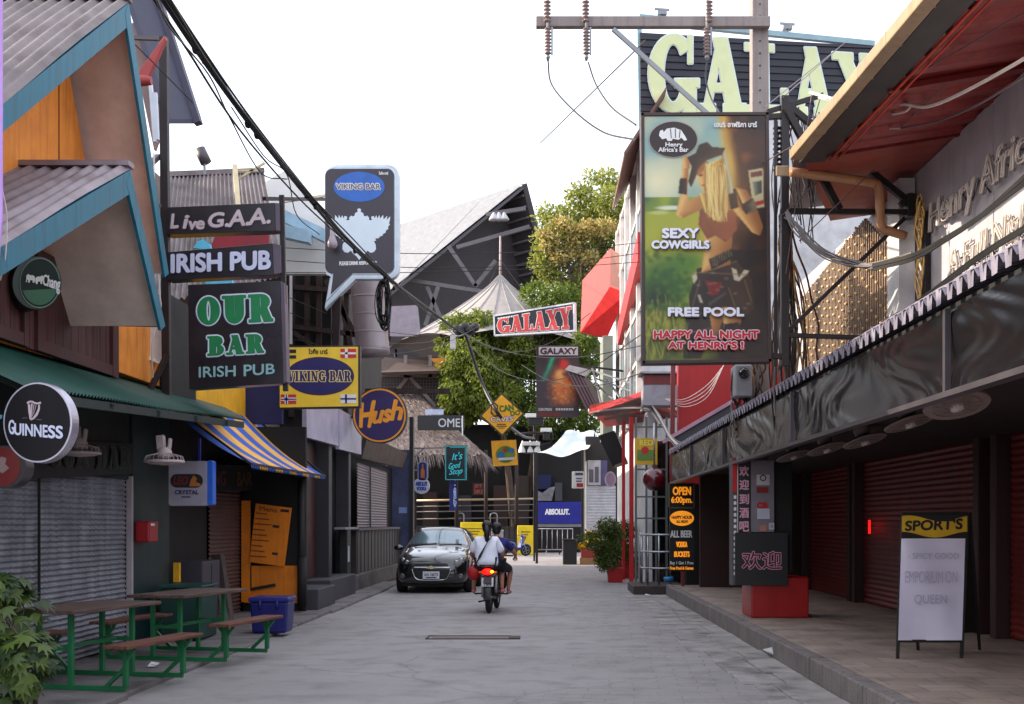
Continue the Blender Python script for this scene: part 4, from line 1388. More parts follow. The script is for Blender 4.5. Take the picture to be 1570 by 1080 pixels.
# ------------------------------------------------------------------ club building behind (white, red band) with the roof sign
GY = 31.0
gb = thing('club_building', 'tall pale club building behind the billboards with glass bays and red band', 'building', (5.5, 36, 0))
gx = 2.58
mb = MB().box(gx + 0.14, 9.0, GY, 44, 0, 12.3)
mb.build('wall', OFFWHITE, gb)
WFR = M('white window frame', (0.80, 0.78, 0.77), 0.5)
mb = MB()
for y in (GY + 0.15, 33.0, 35.4, 37.8, 40.2, 42.6):
    mb.box(gx, gx + 0.15, y - 0.13, y + 0.13, 4.6, 12.2)
mb.build('pillar', WFR, gb, split=True)
mb = MB()
for z in (4.7, 6.2, 7.6, 10.3, 12.1):
    mb.box(gx + 0.03, gx + 0.15, GY, 43, z - 0.06, z + 0.06)
mb.build('band', WFR, gb, split=True)
POST = M('window poster glass', (0.45, 0.55, 0.58), 0.15, var=0.5, scale=0.9, dirt=(0.62, 0.28, 0.25), dirt_amt=0.8)
for k, y in enumerate((33.0, 35.4, 37.8, 40.2)):
    f_ = MB().box(gx + 0.06, gx + 0.15, y + 0.12, y + 2.28, 4.76, 7.54).build('window', POST, gb)
for k, y in enumerate((GY + 0.15, 33.0, 35.4)):
    f_ = MB().box(gx + 0.06, gx + 0.15, y + 0.12, y + 2.2, 8.6, 10.2).build('window', M('pale glass', (0.55, 0.62, 0.68), 0.1, spec=0.8), gb)
MB().slab([(gx - 0.12, 31.0, 8.55), (gx - 0.12, 31.0, 9.3), (gx - 0.12, 39.5, 8.3), (gx - 0.12, 39.5, 7.6)], (0.2, 0, 0)).build('red_band', RED, gb)
# small roof and eaves peeping over the billboard
q0 = W(952, 250, GY + 0.8)
MB().slab([(gx - 0.5, GY - 0.3, 11.2), (gx - 0.5, GY + 5, 11.2), (gx + 0.6, GY + 5, 12.9), (gx + 0.6, GY - 0.3, 12.9)], (0, 0, 0.12)).build('roof', M('brown roof', (0.42, 0.30, 0.27), 0.7), gb)
# dark big roof sign
gs = Sign('roof_sign', 'huge dark roof sign with pale yellow serif club name letters across the building', 'sign', 985, 1340, 178, GY + 0.2, GY + 0.9)
SHEETN = M('navy sign sheet', (0.155, 0.155, 0.20), 0.55, var=0.12)
gs.board('board', [(981, 50), (1340, 71), (1345, 220), (983, 200)], SHEETN, 0.25)
mb = MB()
for k in range(13):
    y = 60 + 11 * k
    mb.tube([gs.pt(982, y, 0.012), gs.pt(1342, y + 14, 0.012)], 0.022, 5)
mb.build('rib', SHEETN, gs.root)
mb = MB()
mb.bar(gs.pt(980, 27, -0.1), gs.pt(1085, 38, -0.1), 0.14)
mb.bar(gs.pt(1060, 40, -0.1), gs.pt(1340, 68, -0.1), 0.14)
mb.bar(gs.pt(980, 27, -0.1), gs.pt(983, 200, -0.1), 0.12)
mb.build('frame', M('pale blue steel', (0.55, 0.66, 0.70), 0.45), gs.root)
mb = MB()
for x in (1015, 1207):
    b_ = gs.pt(x, 30 if x < 1100 else 52, -0.1)
    mb.tube([b_, b_ + Vector((0, 0, 0.2))], 0.03, 6)
    mb.box(b_.x - 0.12, b_.x + 0.12, b_.y - 0.1, b_.y + 0.1, b_.z + 0.1, b_.z + 0.2)
    mb.bar(b_ + Vector((-0.2, 0, 0.28)), b_ + Vector((0.2, 0, 0.25)), 0.05)
mb.build('floodlight', GALV, gs.root, split=True)
PALEY = M('pale yellow letters', (0.84, 0.86, 0.66), 0.5, var=0.06, streak=0.1, dirt=(0.8, 0.8, 0.5))
WOUT = M('letter outline white', (0.86, 0.90, 0.90), 0.5)
for ch, q in (('G', [(994, 53), (1072, 52), (1072, 173), (994, 173)]), ('A', [(1070, 58), (1140, 58), (1144, 172), (1068, 172)]),
              ('L', [(1142, 66), (1206, 70), (1208, 174), (1143, 174)]), ('A', [(1214, 72), (1272, 74), (1280, 178), (1212, 176)]),
              ('X', [(1276, 80), (1342, 84), (1345, 180), (1280, 178)])):
    gs.shape('letter_outline', slab2d(ch, w=0.28), q, WOUT, 1.8, d=0.05)
    gs.shape('letter', slab2d(ch, w=0.28), q, PALEY, 0.0, d=0.07)
# ------------------------------------------------------------------ red canopy house in front of the club
rcn = thing('red_canopy', 'steep red pointed canopy on the club wall above the poster signs', 'canopy', (2.3, 43, 7))
a, b_, c_, d_ = W(890, 510, 43.5), W(893, 430, 43.5), W(936, 381, 41.5), W(935, 440, 41.5)
mb = MB().slab([a, b_, c_, d_], (0.15, 0.15, 0))
mb.build('front', M('canopy red', (0.66, 0.10, 0.12), 0.5, streak=0.3, dirt=(0.45, 0.08, 0.09)), rcn)
mb = MB().slab([c_, d_, W(962, 450, 41), W(958, 395, 41)], (0, 0.1, 0))
mb.build('side', DKRED, rcn)
MB().slab([a, d_, W(962, 450, 41), W(930, 520, 43)], (0, 0, 0.06)).build('underside', RED, rcn)
MB().box(2.05, 2.4, 41.2, 43.4, 4.6, 8.2).build('wall', M('grey green pillar', (0.50, 0.52, 0.48), 0.6), rcn)
# ------------------------------------------------------------------ red fronted bar at the end of the marquee
rbld = thing('red_bar_house', 'red fronted bar house with dark low canopy past the end of the marquee', 'building', (4.2, 29, 0))
Y0 = 26.6
mb = MB()
a, b_ = W(1040, 690, Y0), W(1118, 560, Y0)
mb.box(a.x, 9, Y0, Y0 + 0.3, 2.5, 5.4)
mb.build('gable_wall', M('signal red wall', (0.62, 0.05, 0.06), 0.55, var=0.08, streak=0.3, dirt=(0.42, 0.04, 0.05)), rbld)
mb = MB()
mb.bar(W(1032, 560, Y0 - 0.1), W(1030, 760, Y0 - 0.1), 0.10)
mb.build('corner_post', DKRED, rbld)
mb = MB().slab([W(1034, 668, Y0 - 0.3), W(1034, 692, Y0 - 0.3), W(1126, 642, Y0 - 0.3), W(1124, 616, Y0 - 0.3)], (0, 0.35, 0))
mb.build('canopy', M('charcoal canopy', (0.22, 0.22, 0.24), 0.5), rbld)
MB().bar(W(1016, 678, Y0 - 0.35), W(1124, 615, Y0 - 0.35), 0.05, 0.08).build('canopy_edge', M('lilac edge', (0.66, 0.50, 0.56), 0.5), rbld)
mb = MB().box(3.3, 8, 27.3, 33, 0, 3.4)
mb.box(2.9, 8, 33, 41, 0, 4.2)
mb.build('shell', BLACKMATT, rbld, split=True)
# low red canopy reaching over the entrance
q = [W(903, 628, 37), W(1000, 606, 30), W(1040, 640, 29.5), W(930, 655, 36)]
MB().slab(q, (0, 0, 0.12)).build('porch_roof', DKRED, rbld)
MB().slab([W(903, 628, 36.9), W(985, 600, 30), W(985, 608, 30), W(903, 636, 36.9)], (0.1, 0, 0)).build('porch_edge', RED, rbld)
mb = MB()
mb.bar(W(968, 640, 31), (W(968, 640, 31).x, 31, 0), 0.11)
mb.build('porch_post', RED, rbld)
mb = MB().bar(W(956, 645, 33.5), (W(956, 645, 33.5).x, 33.5, 0), 0.09)
mb.build('porch_post', RED, rbld)
# glazed entrance with frame
mb = MB().box(2.62, 3.3, 28.5, 28.6, 0.1, 3.6)
mb.build('glass_front', GLASSDK, rbld)
mb = MB()
for px in (975, 991, 1006, 1022):
    w = W(px, 640, 28.4)
    mb.bar(w, (w.x, 28.4, 0.1), 0.05)
for py in (655, 720, 762, 795):
    mb.bar(W(975, py, 28.4), W(1022, py, 28.4), 0.04)
mb.build('glazing_frame', M('grey green frame', (0.36, 0.38, 0.36), 0.5), rbld, split=True)
MB().box(2.0, 3.2, 26.4, 28.3, 0, 0.2).build('step', M('dark brown step', (0.22, 0.17, 0.17), 0.7), rbld, bevel=0.02)
# white cabinet on top
cb = thing('electric_cabinet', 'white cabinet with red top on the porch roof below the billboard', 'cabinet', W(1014, 625, 29))
q0, q1 = W(986, 622, 29), W(1040, 574, 29)
MB().box(q0.x, q1.x, 29, 29.6, q0.z, q1.z).build('case', M('cabinet grey', (0.58, 0.57, 0.60), 0.5, dirt=(0.35, 0.2, 0.2), dirt_amt=0.7), cb, bevel=0.01)
MB().box(q0.x + 0.02, q1.x - 0.02, 28.98, 29.0, q1.z - 0.25, q1.z).build('red_panel', DKRED, cb)
MB().box(q0.x - 0.08, q1.x + 0.05, 28.85, 29.7, q1.z + 0.003, q1.z + 0.05).build('lid', GALV, cb)
# red globe lamp
w = W(1003, 735, 27.2)
gl = thing('globe_lamp', 'dark red glossy globe lamp hanging beside the opening hours board', 'globe lamp', w)
MB().ball(w, 0.27, 28).build('globe', M('oxblood globe', (0.32, 0.06, 0.10), 0.18, coat=0.6), gl)
MB().tube([w + Vector((0, 0, 0.26)), w + Vector((0, 0, 1.3))], 0.02, 8).build('rod', STEEL, gl)
s = Sign('menu_poster', 'yellow and green poster in the glazed bar entrance above the globe lamp', 'poster', 975, 1007, 712, 28.3)
s.board('panel', rect(974, 672, 1008, 713), M('poster yellow', (0.78, 0.62, 0.12), 0.5), 0.03)
s.poly('print', [rect(977, 690, 1003, 706)], M('poster green', (0.35, 0.5, 0.2), 0.5))
s.poly('print', [ell(989, 691, 6, 6)], M('poster red', (0.7, 0.15, 0.15), 0.5))
s.text('lettering', 'RED', (981, 675, 1001, 683), M('poster light', (0.9, 0.85, 0.3), 0.5), 0.4)
# steel railing
rl = thing('steel_railing', 'rounded stainless steel railing in front of the bar entrance', 'railing', (2.6, 27, 0.2))
mb = MB()
for py in (820, 846, 871):
    z = W(0, py, 27.0).z
    pts = [(2.30, 28.2, z), (2.24, 27.4, z), (2.34, 26.85, z), (2.6, 26.7, z), (2.86, 26.68, z)]
    mb.tube(catmull(pts, 5), 0.022, 8)
mb.build('rail', STEEL, rl, split=True)
for x, y in ((2.30, 28.2), (2.26, 27.3), (2.36, 26.84), (2.6, 26.7), (2.86, 26.68)):
    MB().tube([(x, y, 0.2), (x, y, W(0, 818, 27).z)], 0.02, 8).build('post', STEEL, rl)
# blue bottle / hose end at the kerb
mb = MB().tube([W(1018, 889, 26.3), W(1032, 888, 26.3)], 0.06, 10)
o = mb.build('blue_pipe', M('blue plastic', (0.10, 0.40, 0.62), 0.4))
rebase(o, W(1025, 893, 26.3))
tag(o, 'short blue plastic pipe end at the corner of the sidewalk', 'pipe')
# ------------------------------------------------------------------ plants
def leaf_card(mb, c, d, n, l, w):
    """one leaf: a bent rhomb of two triangles pairs"""
    x = d.cross(n)
    if x.length < 1e-4:
        x = d.orthogonal()
    x = x.normalized() * w / 2
    a = c
    m = c + d * l * 0.5 + n * l * 0.06
    e = c + d * l - n * l * 0.1
    mb.v += [a, m - x, e, m + x]
    k = len(mb.v)
    mb.f.append([k - 4, k - 3, k - 2, k - 1])
    mb.m.append(mb.mi)
    mb.sm.append(False)
def rv():
    v = Vector(rng.normal(size=3))
    return v.normalized()
def foliage(clumps, n, l, w, droop=0.3, shell=0.6):
    """leaf cards spread through clumps: list of (centre, radius xyz)"""
    mb = MB()
    vols = np.array([c[1][0] * c[1][1] * c[1][2] for c in clumps]) ** 0.75
    vols /= vols.sum()
    for k, (c, r) in enumerate(clumps):
        for _ in range(int(n * vols[k])):
            u = rv()
            q = (shell + (1 - shell) * rng.random()) if rng.random() < 0.75 else rng.random()
            p = Vector(c) + Vector((u.x * r[0], u.y * r[1], u.z * r[2])) * q * (0.75 + 0.35 * rng.random())
            d = (u * 0.7 + rv() * 0.8 + Vector((0, 0, -droop))).normalized()
            nn = (u + rv() * 0.7).normalized()
            s_ = 0.5 + 1.0 * rng.random() ** 1.5
            leaf_card(mb, p, d, nn, l * s_, w * s_)
    return mb
BARK = grain_mat('bark', (0.33, 0.27, 0.23), (8, 8, 2), 0.9)
POTRED = M('red planter', (0.62, 0.06, 0.08), 0.45)
for k, (px, pyb, Y, h, lb) in enumerate([(943, 893, 32.0, 1.35, 'leafy shrub in red square pot standing forward on the road edge'), (958, 876, 34.5, 1.25, 'leafy shrub in larger red box planter beside the red porch post')]):
    w = W(px, pyb, Y)
    w.z = 0
    t = thing('potted_shrub', lb, 'potted plant', w, 0, 'red potted shrubs by the porch')
    r = 0.23 if k == 0 else 0.33
    mb = MB().add([(w.x + sx * r * (0.82 + 0.18 * z), w.y + sy * r * (0.82 + 0.18 * z), z * (0.4 if k == 0 else 0.5)) for z in (0, 1) for sx, sy in ((-1, -1), (1, -1), (1, 1), (-1, 1))],
                  [(3, 2, 1, 0), (4, 5, 6, 7), (0, 1, 5, 4), (1, 2, 6, 5), (2, 3, 7, 6), (3, 0, 4, 7)])
    mb.build('pot', POTRED, t, bevel=0.015)
    cl_ = [(w + Vector((rng.normal() * 0.18 - (0.2 if k == 0 else 0), rng.normal() * 0.15, 0.5 + 1.0 * i / 9 * h / 1.3)), (0.34, 0.30, 0.25)) for i in range(10)]
    foliage(cl_, 8000, 0.07, 0.032).build('crown', leaf_mat('shrub leaves', (0.20, 0.29, 0.10), (0.40, 0.46, 0.18), 0.35), t)
    mb = MB()
    for _ in range(6):
        mb.tube([w + Vector((0, 0, 0.3)), w + Vector((rng.normal() * 0.12, rng.normal() * 0.1, 1.2))], 0.012, 5)
    mb.build('stem', BARK, t, split=True)
# rubbish pile: red and pale crates, yellow sack, hat-like sack, dark bin
w = W(895, 862, 46)
w.z = 0
x0, y0 = w.x, w.y
t = thing('crate', 'pale wooden crate with red side at the bottom of the rubbish heap', 'crate', (x0 + 0.3, y0, 0))
MB().box(x0 - 0.15, x0 + 0.85, y0 - 0.3, y0 + 0.4, 0.0, 0.26).build('box', M('tan crate', (0.62, 0.46, 0.30), 0.7), t, bevel=0.01)
MB().box(x0 - 0.1, x0 + 0.8, y0 - 0.28, y0 + 0.4, 0.263, 0.62).build('red_side', M('faded red crate', (0.58, 0.20, 0.15), 0.6), t, bevel=0.01)
mb = MB().ball((x0 + 0.2, y0, 0.83), 0.22, 16, (2.4, 1.2, 0.8), Matrix.Rotation(-0.35, 3, 'Y'))
o = mb.build('yellow_sack', M('yellow sack', (0.92, 0.72, 0.10), 0.5, bump=0.8, bscale=6))
rebase(o, (x0 + 0.2, y0, 0.6))
tag(o, 'bright yellow sack lying on the crate of the rubbish heap', 'sack')
mb = MB().ball((x0 + 0.35, y0 + 0.15, 1.18), 0.2, 14, (1.7, 1.1, 0.8))
mb.box(x0 + 0.1, x0 + 0.6, y0, y0 + 0.4, 0.95, 1.1)
o = mb.build('straw_sack', M('straw sack', (0.55, 0.42, 0.22), 0.8, bump=0.8, bscale=8))
rebase(o, (x0 + 0.35, y0 + 0.15, 0.95))
tag(o, 'brownish straw sack on top of the rubbish heap by the white shutter', 'sack')
mb = MB().add([(x0 - 0.55 + sx * 0.27, y0 - 0.1 + sy * 0.27, z) for z in (0, 0.95) for sx, sy in ((-1, -1), (1, -1), (1, 1), (-1, 1))],
              [(3, 2, 1, 0), (4, 5, 6, 7), (0, 1, 5, 4), (1, 2, 6, 5), (2, 3, 7, 6), (3, 0, 4, 7)])
mb.box(x0 - 0.85, x0 - 0.25, y0 - 0.4, y0 + 0.2, 0.95, 1.0)
o = mb.build('dark_bin', BLACK, bevel=0.02)
rebase(o, (x0 - 0.55, y0 - 0.1, 0))
tag(o, 'dark square bin beside the rubbish heap', 'bin')
# white shutter kiosk
ks = thing('shutter_kiosk', 'small kiosk front with white roller shutter behind the rubbish heap', 'kiosk', (2.2, 48.5, 0))
x0, x1 = W(900, 0, 48.5).x, W(944, 0, 48.5).x
MB().box(x0 - 0.05, x1 + 0.6, 48.55, 51, 0, 5.2).build('wall', M('kiosk dark wall', (0.2, 0.17, 0.17), 0.7), ks)
zt = W(0, 745, 48.5).z
MB().corr((x0, 48.5, 0.02), (x0, 48.5, zt), (x1, 48.5, zt), (x1, 48.5, 0.02), 26, 0.03, per=5).build('shutter', M('pale shutter', (0.78, 0.79, 0.82), 0.5), ks)
MB().box(x0 - 0.08, x0 - 0.01, 48.4, 48.54, 0, zt + 1).build('post', WHITE, ks)
s = Sign('poster_board', 'pale poster board above the white roller shutter', 'poster', 902, 940, 745, 48.4)
s.board('panel', rect(901, 706, 921, 744), OFFWHITE, 0.05)
s.poly('print', [rect(903, 720, 910, 740), rect(912, 716, 918, 740)], M('poster grey print', (0.4, 0.38, 0.42), 0.5))
s.poly('print', [rect(921, 706, 931, 744)], M('poster violet print', (0.36, 0.33, 0.5), 0.5))
s = Sign('round_sign', 'small round pale sign beside the white roller shutter', 'sign', 926, 942, 750, 47.5)
s.board('disc', ell(936, 735, 8.5, 12), M('disc grey', (0.6, 0.55, 0.6), 0.4), 0.1)
s.poly('print', [ell(936, 735, 6.5, 9.5)], M('disc violet', (0.52, 0.42, 0.5), 0.4))
# tilted black loudspeaker
sp = thing('loudspeaker', 'long black loudspeaker hanging tilted below the red porch roof', 'loudspeaker', W(945, 690, 34))
q = [W(917, 668, 34), W(942, 660, 34), W(963, 710, 34), W(940, 717, 34)]
MB().slab(q, (0.05, 0.6, 0)).build('cabinet', BLACKMATT, sp, bevel=0.02)
MB().slab([W(943, 713, 33.98), W(962, 706, 33.98), W(963, 711, 33.98), W(941, 717, 33.98)], (0, 0.5, 0)).build('base_plate', M('tan plate', (0.5, 0.42, 0.33), 0.6), sp)
# leaning light box with steel frame on the porch
lb = thing('light_box', 'old leaning light box with dark ribs on the red porch roof', 'light box', W(900, 625, 37))
q = [W(868, 570, 37), W(893, 578, 37), W(914, 620, 37), W(897, 626, 37)]
MB().slab(q, (0.25, 0.5, 0.0)).build('box', M('plum box', (0.30, 0.20, 0.24), 0.5), lb)
MB().slab([W(866, 567, 36.9), W(873, 560, 36.9), W(905, 567, 36.9), W(896, 577, 36.9)], (0.05, 0.4, 0)).build('top', OFFWHITE, lb)
mb = MB()
for k in range(4):
    a, b_ = q[0].lerp(q[1], (k + 0.5) / 4), q[3].lerp(q[2], (k + 0.5) / 4)
    mb.bar(a + Vector((0, -0.02, 0)), b_ + Vector((0, -0.02, 0)), 0.03)
mb.build('rib', M('mauve rib', (0.52, 0.40, 0.43), 0.5), lb, split=True)
mb = MB()
for (a, b_) in (((908, 565), (922, 620)), ((908, 568), (968, 588)), ((912, 580), (968, 600)), ((915, 590), (940, 612)), ((930, 580), (950, 610))):
    mb.bar(W(*a, 37.2), W(*b_, 36.4), 0.05)
mb.build('bracket', GALV, lb, split=True)
# ------------------------------------------------------------------ club signs over the street
s = Sign('club_sign', 'tilted dark sign with red white-edged serif club name hanging over the trees', 'sign', 757, 880, 512, 36, 35)
q = [(757, 484), (880, 464), (881, 508), (758, 515)]
s.board('board', q, SIGNNAVY, 0.15)
s.frame('frame', [(757.5, 484.5), (879.5, 465), (880.5, 507.5), (758.5, 514.5)], M('white trim', (0.82, 0.84, 0.88), 0.5), 0.05, 0.17, 0.012)
sh = slab2d('GALAXY', 0.0, 0.3)
q = [(762, 489), (876, 470), (876, 504), (763, 511)]
s.shape('lettering_outline', sh, q, WHITE, 1.1)
s.shape('lettering', sh, q, M('letter red', (0.76, 0.20, 0.22), 0.5), 0.15)
s.poly('small_lettering', [[(763 + 4 * k, 487.6 - .6 * k), (766 + 4 * k, 487.1 - .6 * k), (766 + 4 * k, 489.4 - .6 * k), (763 + 4 * k, 489.9 - .6 * k)] for k in range(6)], WHITE)
s = Sign('club_poster', 'tall dark club poster with fiery orange dancer and green beam', 'poster', 822, 888, 640, 38)
s.board('panel', rect(822, 530, 888, 640), M('poster dark plum', (0.20, 0.14, 0.18), 0.4), 0.1)
p = Print(70, 90)
p.c[:] = (0.20, 0.13, 0.17)
n1, n2 = p.noise(6, 9), p.noise(16, 24)
p.blob(0.62, 0.6, 0.42, 0.62, (0.85, 0.45, 0.15), 0.7)
p.mix(np.clip(n1 * 2 - 0.9, 0, 1) * np.clip(1.3 - np.hypot((p.xx - .62) / .4, (p.yy - .55) / .5), 0, 1), (0.75, 0.18, 0.12))
p.blob(0.62, 0.14, 0.2, 0.14, (0.80, 0.12, 0.10), 0.6)
p.blob(0.55, 0.35, 0.16, 0.14, (0.92, 0.66, 0.32), 0.6)
p.mix(np.clip(n2 * 2 - 1.1, 0, 1) * np.clip(1.2 - np.hypot((p.xx - .6) / .4, (p.yy - .7) / .4), 0, 1), (0.95, 0.72, 0.3))
p.mix(np.clip(1 - abs((p.xx - 0.33) + (p.yy - 0.1) * 0.5) * 9, 0, 1) * (p.yy < 0.5) * np.clip(1.2 - p.yy * 1.5, 0, 1), (0.10, 0.75, 0.52))
p.mix(np.clip(n1 * 1.6 - 0.9, 0, .6), (0.15, 0.08, 0.08))
p.build('print', s, [(824, 548), (887, 548), (887, 624), (824, 624)])
s.poly('banner', [rect(826, 532, 886, 545)], OFFWHITE, d=0.01)
s.text('lettering', 'GALAXY', (829, 534, 884, 543), M('plum letters', (0.26, 0.12, 0.18), 0.5), 0.5, d=0.02)
s.text('lettering', 'EUROPEAN', (826, 626, 846, 630), OFFWHITE, 0.2, d=0.02)
s.poly('banner', [rect(826, 632, 860, 639)], DKRED, d=0.01)
s.poly('small_lettering', [rect(852 + 4 * k, 626, 855 + 4 * k, 629.5) for k in range(7)], OFFWHITE, d=0.02)
MB().bar(s.pt(884, 560, -0.06), s.pt(884, 560, -0.06) + Vector((1.6, 1.5, 0)), 0.06).build('arm', DARKSTEEL, s.root)
# ------------------------------------------------------------------ left: orange gabled pub
pub = thing('gabled_pub', 'orange pub house with two teal edged gables and a green awning', 'building', (-5.6, 12.5, 0.05))
WX = -5.3
BROWNWALL = grain_mat('brown plank wall', (0.36, 0.20, 0.19), (2, 25, 1.2), 0.7)
WU = -5.05
mb = MB().slab([(WU, 8.0, 3.4), (WU, 16.2, 3.4), (WU, 16.2, 4.3), (WU, 13.6, 4.3), (WU, 12.25, 6.8), (WU, 8.0, 3.75)], (-0.5, 0, 0))
mb.build('wall', ORANGE, pub)
mb = MB()
for y in (9.6, 10.9, 12.2, 13.5):
    mb.box(WU, WU + 0.008, y - 0.008, y + 0.008, 3.4, min(6.2, 3.6 + (y - 8) * 0.7) if y < 13 else 4.2)
mb.build('wall_joint', M('joint shade', (0.55, 0.3, 0.1), 0.8), pub, split=True)
MB().box(-9.5, WX - 0.26, 8, 16, 0, 6).build('inner_volume', BLACKMATT, pub)
def gable(X, apex, near, far, th, back, name, roofmat, bw=0.2):
    """roof whose ridge runs away from the street; apex, near, far are (photo x, photo y) seen on the plane X"""
    P = lambda q: W(q[0], q[1], (X) * F / (q[0] - CX))
    A, Nn, Fr = P(apex), P(near), P(far)
    bk = Vector((back, 0, 0))
    d1 = (Nn - A)
    A2, N2 = A.copy(), A + d1 * 1.25
    up = Vector((0, 0, th))
    # near slope: corrugated top sheet on a board
    MB().slab([A2, N2, N2 + bk, A2 + bk], (0, 0, -0.04)).build(name + '_soffit', SOFFIT, pub)
    o = Vector((0.05, 0, 0.03))
    MB().corr(A2 + o, A2 + bk + o, N2 + bk + o, N2 + o, int(abs(back) / 0.14), 0.045, rows=6, sag=0.015).build(name, roofmat, pub)
    # far slope
    MB().slab([A2, Fr, Fr + bk, A2 + bk], (0, 0.03, 0.03)).build(name + '_soffit', SOFFIT, pub)
    MB().slab([A2 + Vector((0, .05, .06)), Fr + Vector((0, .05, .06)), Fr + bk + Vector((0, .05, .06)), A2 + bk + Vector((0, .05, .06))], (0, 0.03, 0.03)).build(name, roofmat, pub)
    # barge boards
    dn = Vector((0, 0, -bw))
    MB().slab([A2 + Vector((0.02, 0, 0.02)), N2 + Vector((0.02, 0, 0.02)), N2 + dn + Vector((0.02, 0, 0)), A2 + dn * 1.1 + Vector((0.02, 0, 0))], (0.03, 0, 0)).build('barge_board', TEAL, pub)
    dy = Vector((0, -0.14, -0.02))
    MB().slab([A2 + Vector((0.022, 0, 0.02)), Fr + Vector((0.022, 0, 0)), Fr + dy + Vector((0.022, 0, -.05)), A2 + dy * 0.8 + Vector((0.022, 0, -0.12))], (0.03, 0, 0)).build('barge_board', TEAL, pub)
    # ridge cap
    MB().bar(A + Vector((0.06, 0, 0.07)), A + bk + Vector((0, 0, 0.07)), 0.16, 0.05).build('ridge_cap', roofmat, pub)
    return A, N2, Fr
gable(-4.4, (190, 8), (0, 160), (252, 420), 0.05, -5.5, 'upper_roof', ROOFGREY)
SHINY = M('newer grey sheet', (0.56, 0.51, 0.53), 0.5, 0.2, var=0.25, dirt=(0.35, 0.24, 0.22), dirt_amt=0.6)
gable(-4.05, (192, 264), (0, 378), (246, 500), 0.05, -1.3, 'lower_roof', SHINY, 0.19)
# brown shuttered upper front below the lower gable
mb = MB()
y = 8.6
while y < 13.7:
    mb.box(WU + 0.005, WU + 0.05, y, y + 0.19, 3.3, 4.36 + 0.15 * sin(y))
    y += 0.2
mb.build('plank_front', BROWNWALL, pub)
mb = MB()
for (y0, y1) in ((9.2, 11.3), (11.5, 13.6)):
    for y in (y0, y1 - 0.1):
        mb.box(WU + 0.052, WU + 0.09, y, y + 0.1, 3.3, 4.3)
    mb.box(WU + 0.053, WU + 0.085, y0 + 0.1, y1 - 0.1, 4.2, 4.3)
    mb.box(WU + 0.053, WU + 0.085, y0 + 0.1, y1 - 0.1, 3.3, 3.42)
mb.build('shutter_frame', M('brown frame', (0.30, 0.16, 0.15), 0.6), pub, split=True)
MB().slab([W(168, 484, 12.9), W(242, 486, 13.6), W(242, 500, 13.6), W(170, 498, 12.9)], (0, 0.1, 0)).build('eave_plank', M('pale plank', (0.60, 0.50, 0.46), 0.75), pub)
mb = MB().slab([W(176, 500, 14.6), W(250, 500, 15.2), W(250, 560, 15.2), W(210, 545, 14.8)], (0, 0.08, 0))
mb.build('eave_board', SOFFIT, pub)
MB().box(-5.29, -4.9, 15.4, 16.5, 3.2, 4.6).build('dark_recess', BLACKMATT, pub)
# ground floor: shutter, pillar, doors
ZG = 0.055
MB().corr((WX + 0.02, 7.5, ZG + 0.02), (WX + 0.02, 7.5, 2.15), (WX + 0.02, 14.85, 2.15), (WX + 0.02, 14.85, ZG + 0.02), 34, 0.035, per=6).build('shutter', SHUTTER, pub)
MB().box(WX + 0.03, WX + 0.058, 12.2, 12.212, ZG, 2.15).build('shutter_seam', BLACKMATT, pub)
mb = MB().box(WX, WX + 0.07, 14.87, 14.93, ZG, 2.2)
mb.build('shutter_guide', M('pale guide rail', (0.66, 0.62, 0.64), 0.5), pub)
MB().box(WX - 0.1, WX + 0.06, 14.95, 16.4, ZG, 3.2).build('pillar', M('dark teal pillar', (0.05, 0.17, 0.18), 0.5, streak=0.4, dirt=(0.03, 0.08, 0.09)), pub, bevel=0.01)
MB().box(WX - 0.3, WX - 0.05, 16.4, 18.6, ZG, 3.2).build('doorway', BLACKMATT, pub)
MB().corr((WX + 0.0, 18.6, ZG + 0.02), (WX, 18.6, 2.5), (WX, 20.5, 2.5), (WX, 20.5, ZG + 0.02), 36, 0.03, per=5).build('shutter', M('brown roller shutter', (0.36, 0.27, 0.26), 0.6, streak=0.5, dirt=(0.2, 0.14, 0.13)), pub)
MB().box(WX - 0.3, WX + 0.03, 7.5, 14.9, 2.16, 3.2).build('lintel', M('dark green lintel', (0.05, 0.12, 0.11), 0.6), pub)
MB().box(WX - 0.3, WX - 0.06, 18.5, 20.6, 2.5, 3.4).build('lintel', BLACKMATT, pub)
# green awning
a0, a1 = Vector((-5.28, 8.2, 3.27)), W(345, 627, 19.3)
b0, b1 = Vector((-4.05, 9.3, 2.66)), W(375, 646, 15.7)
mb = MB().corr(b0, b1, a1, a0, 85, 0.03, rows=3, per=5, sag=0.012)
mb.build('awning', AWNGREEN, pub)
mb = MB()
mb.bar(b0 + Vector((-.03, 0, -.05)), b1 + Vector((-.03, 0, -.05)), 0.05, 0.08)
for k in range(5):
    t = (k + 0.3) / 5
    mb.bar(a0.lerp(a1, t) + Vector((0, 0, -.06)), b0.lerp(b1, t) + Vector((0, 0, -.06)), 0.05, 0.07)
mb.build('awning_frame', M('awning frame', (0.06, 0.14, 0.13), 0.6), pub)
# yellow and blue upper walls beyond
nb = thing('yellow_house', 'yellow and blue painted upper storey beyond the green awning', 'building', (-5.6, 19, 2.9))
MB().box(-7, -5.25, 16.6, 21.4, 3.2, 4.15).build('wall', YELLOW, nb)
q0, q1 = W(368, 650, 20.6), W(432, 590, 20.6)
MB().box(q0.x, q1.x, 20.6, 20.75, q0.z, q1.z).build('blue_wall', M('dark blue wall', (0.08, 0.10, 0.32), 0.6), nb)
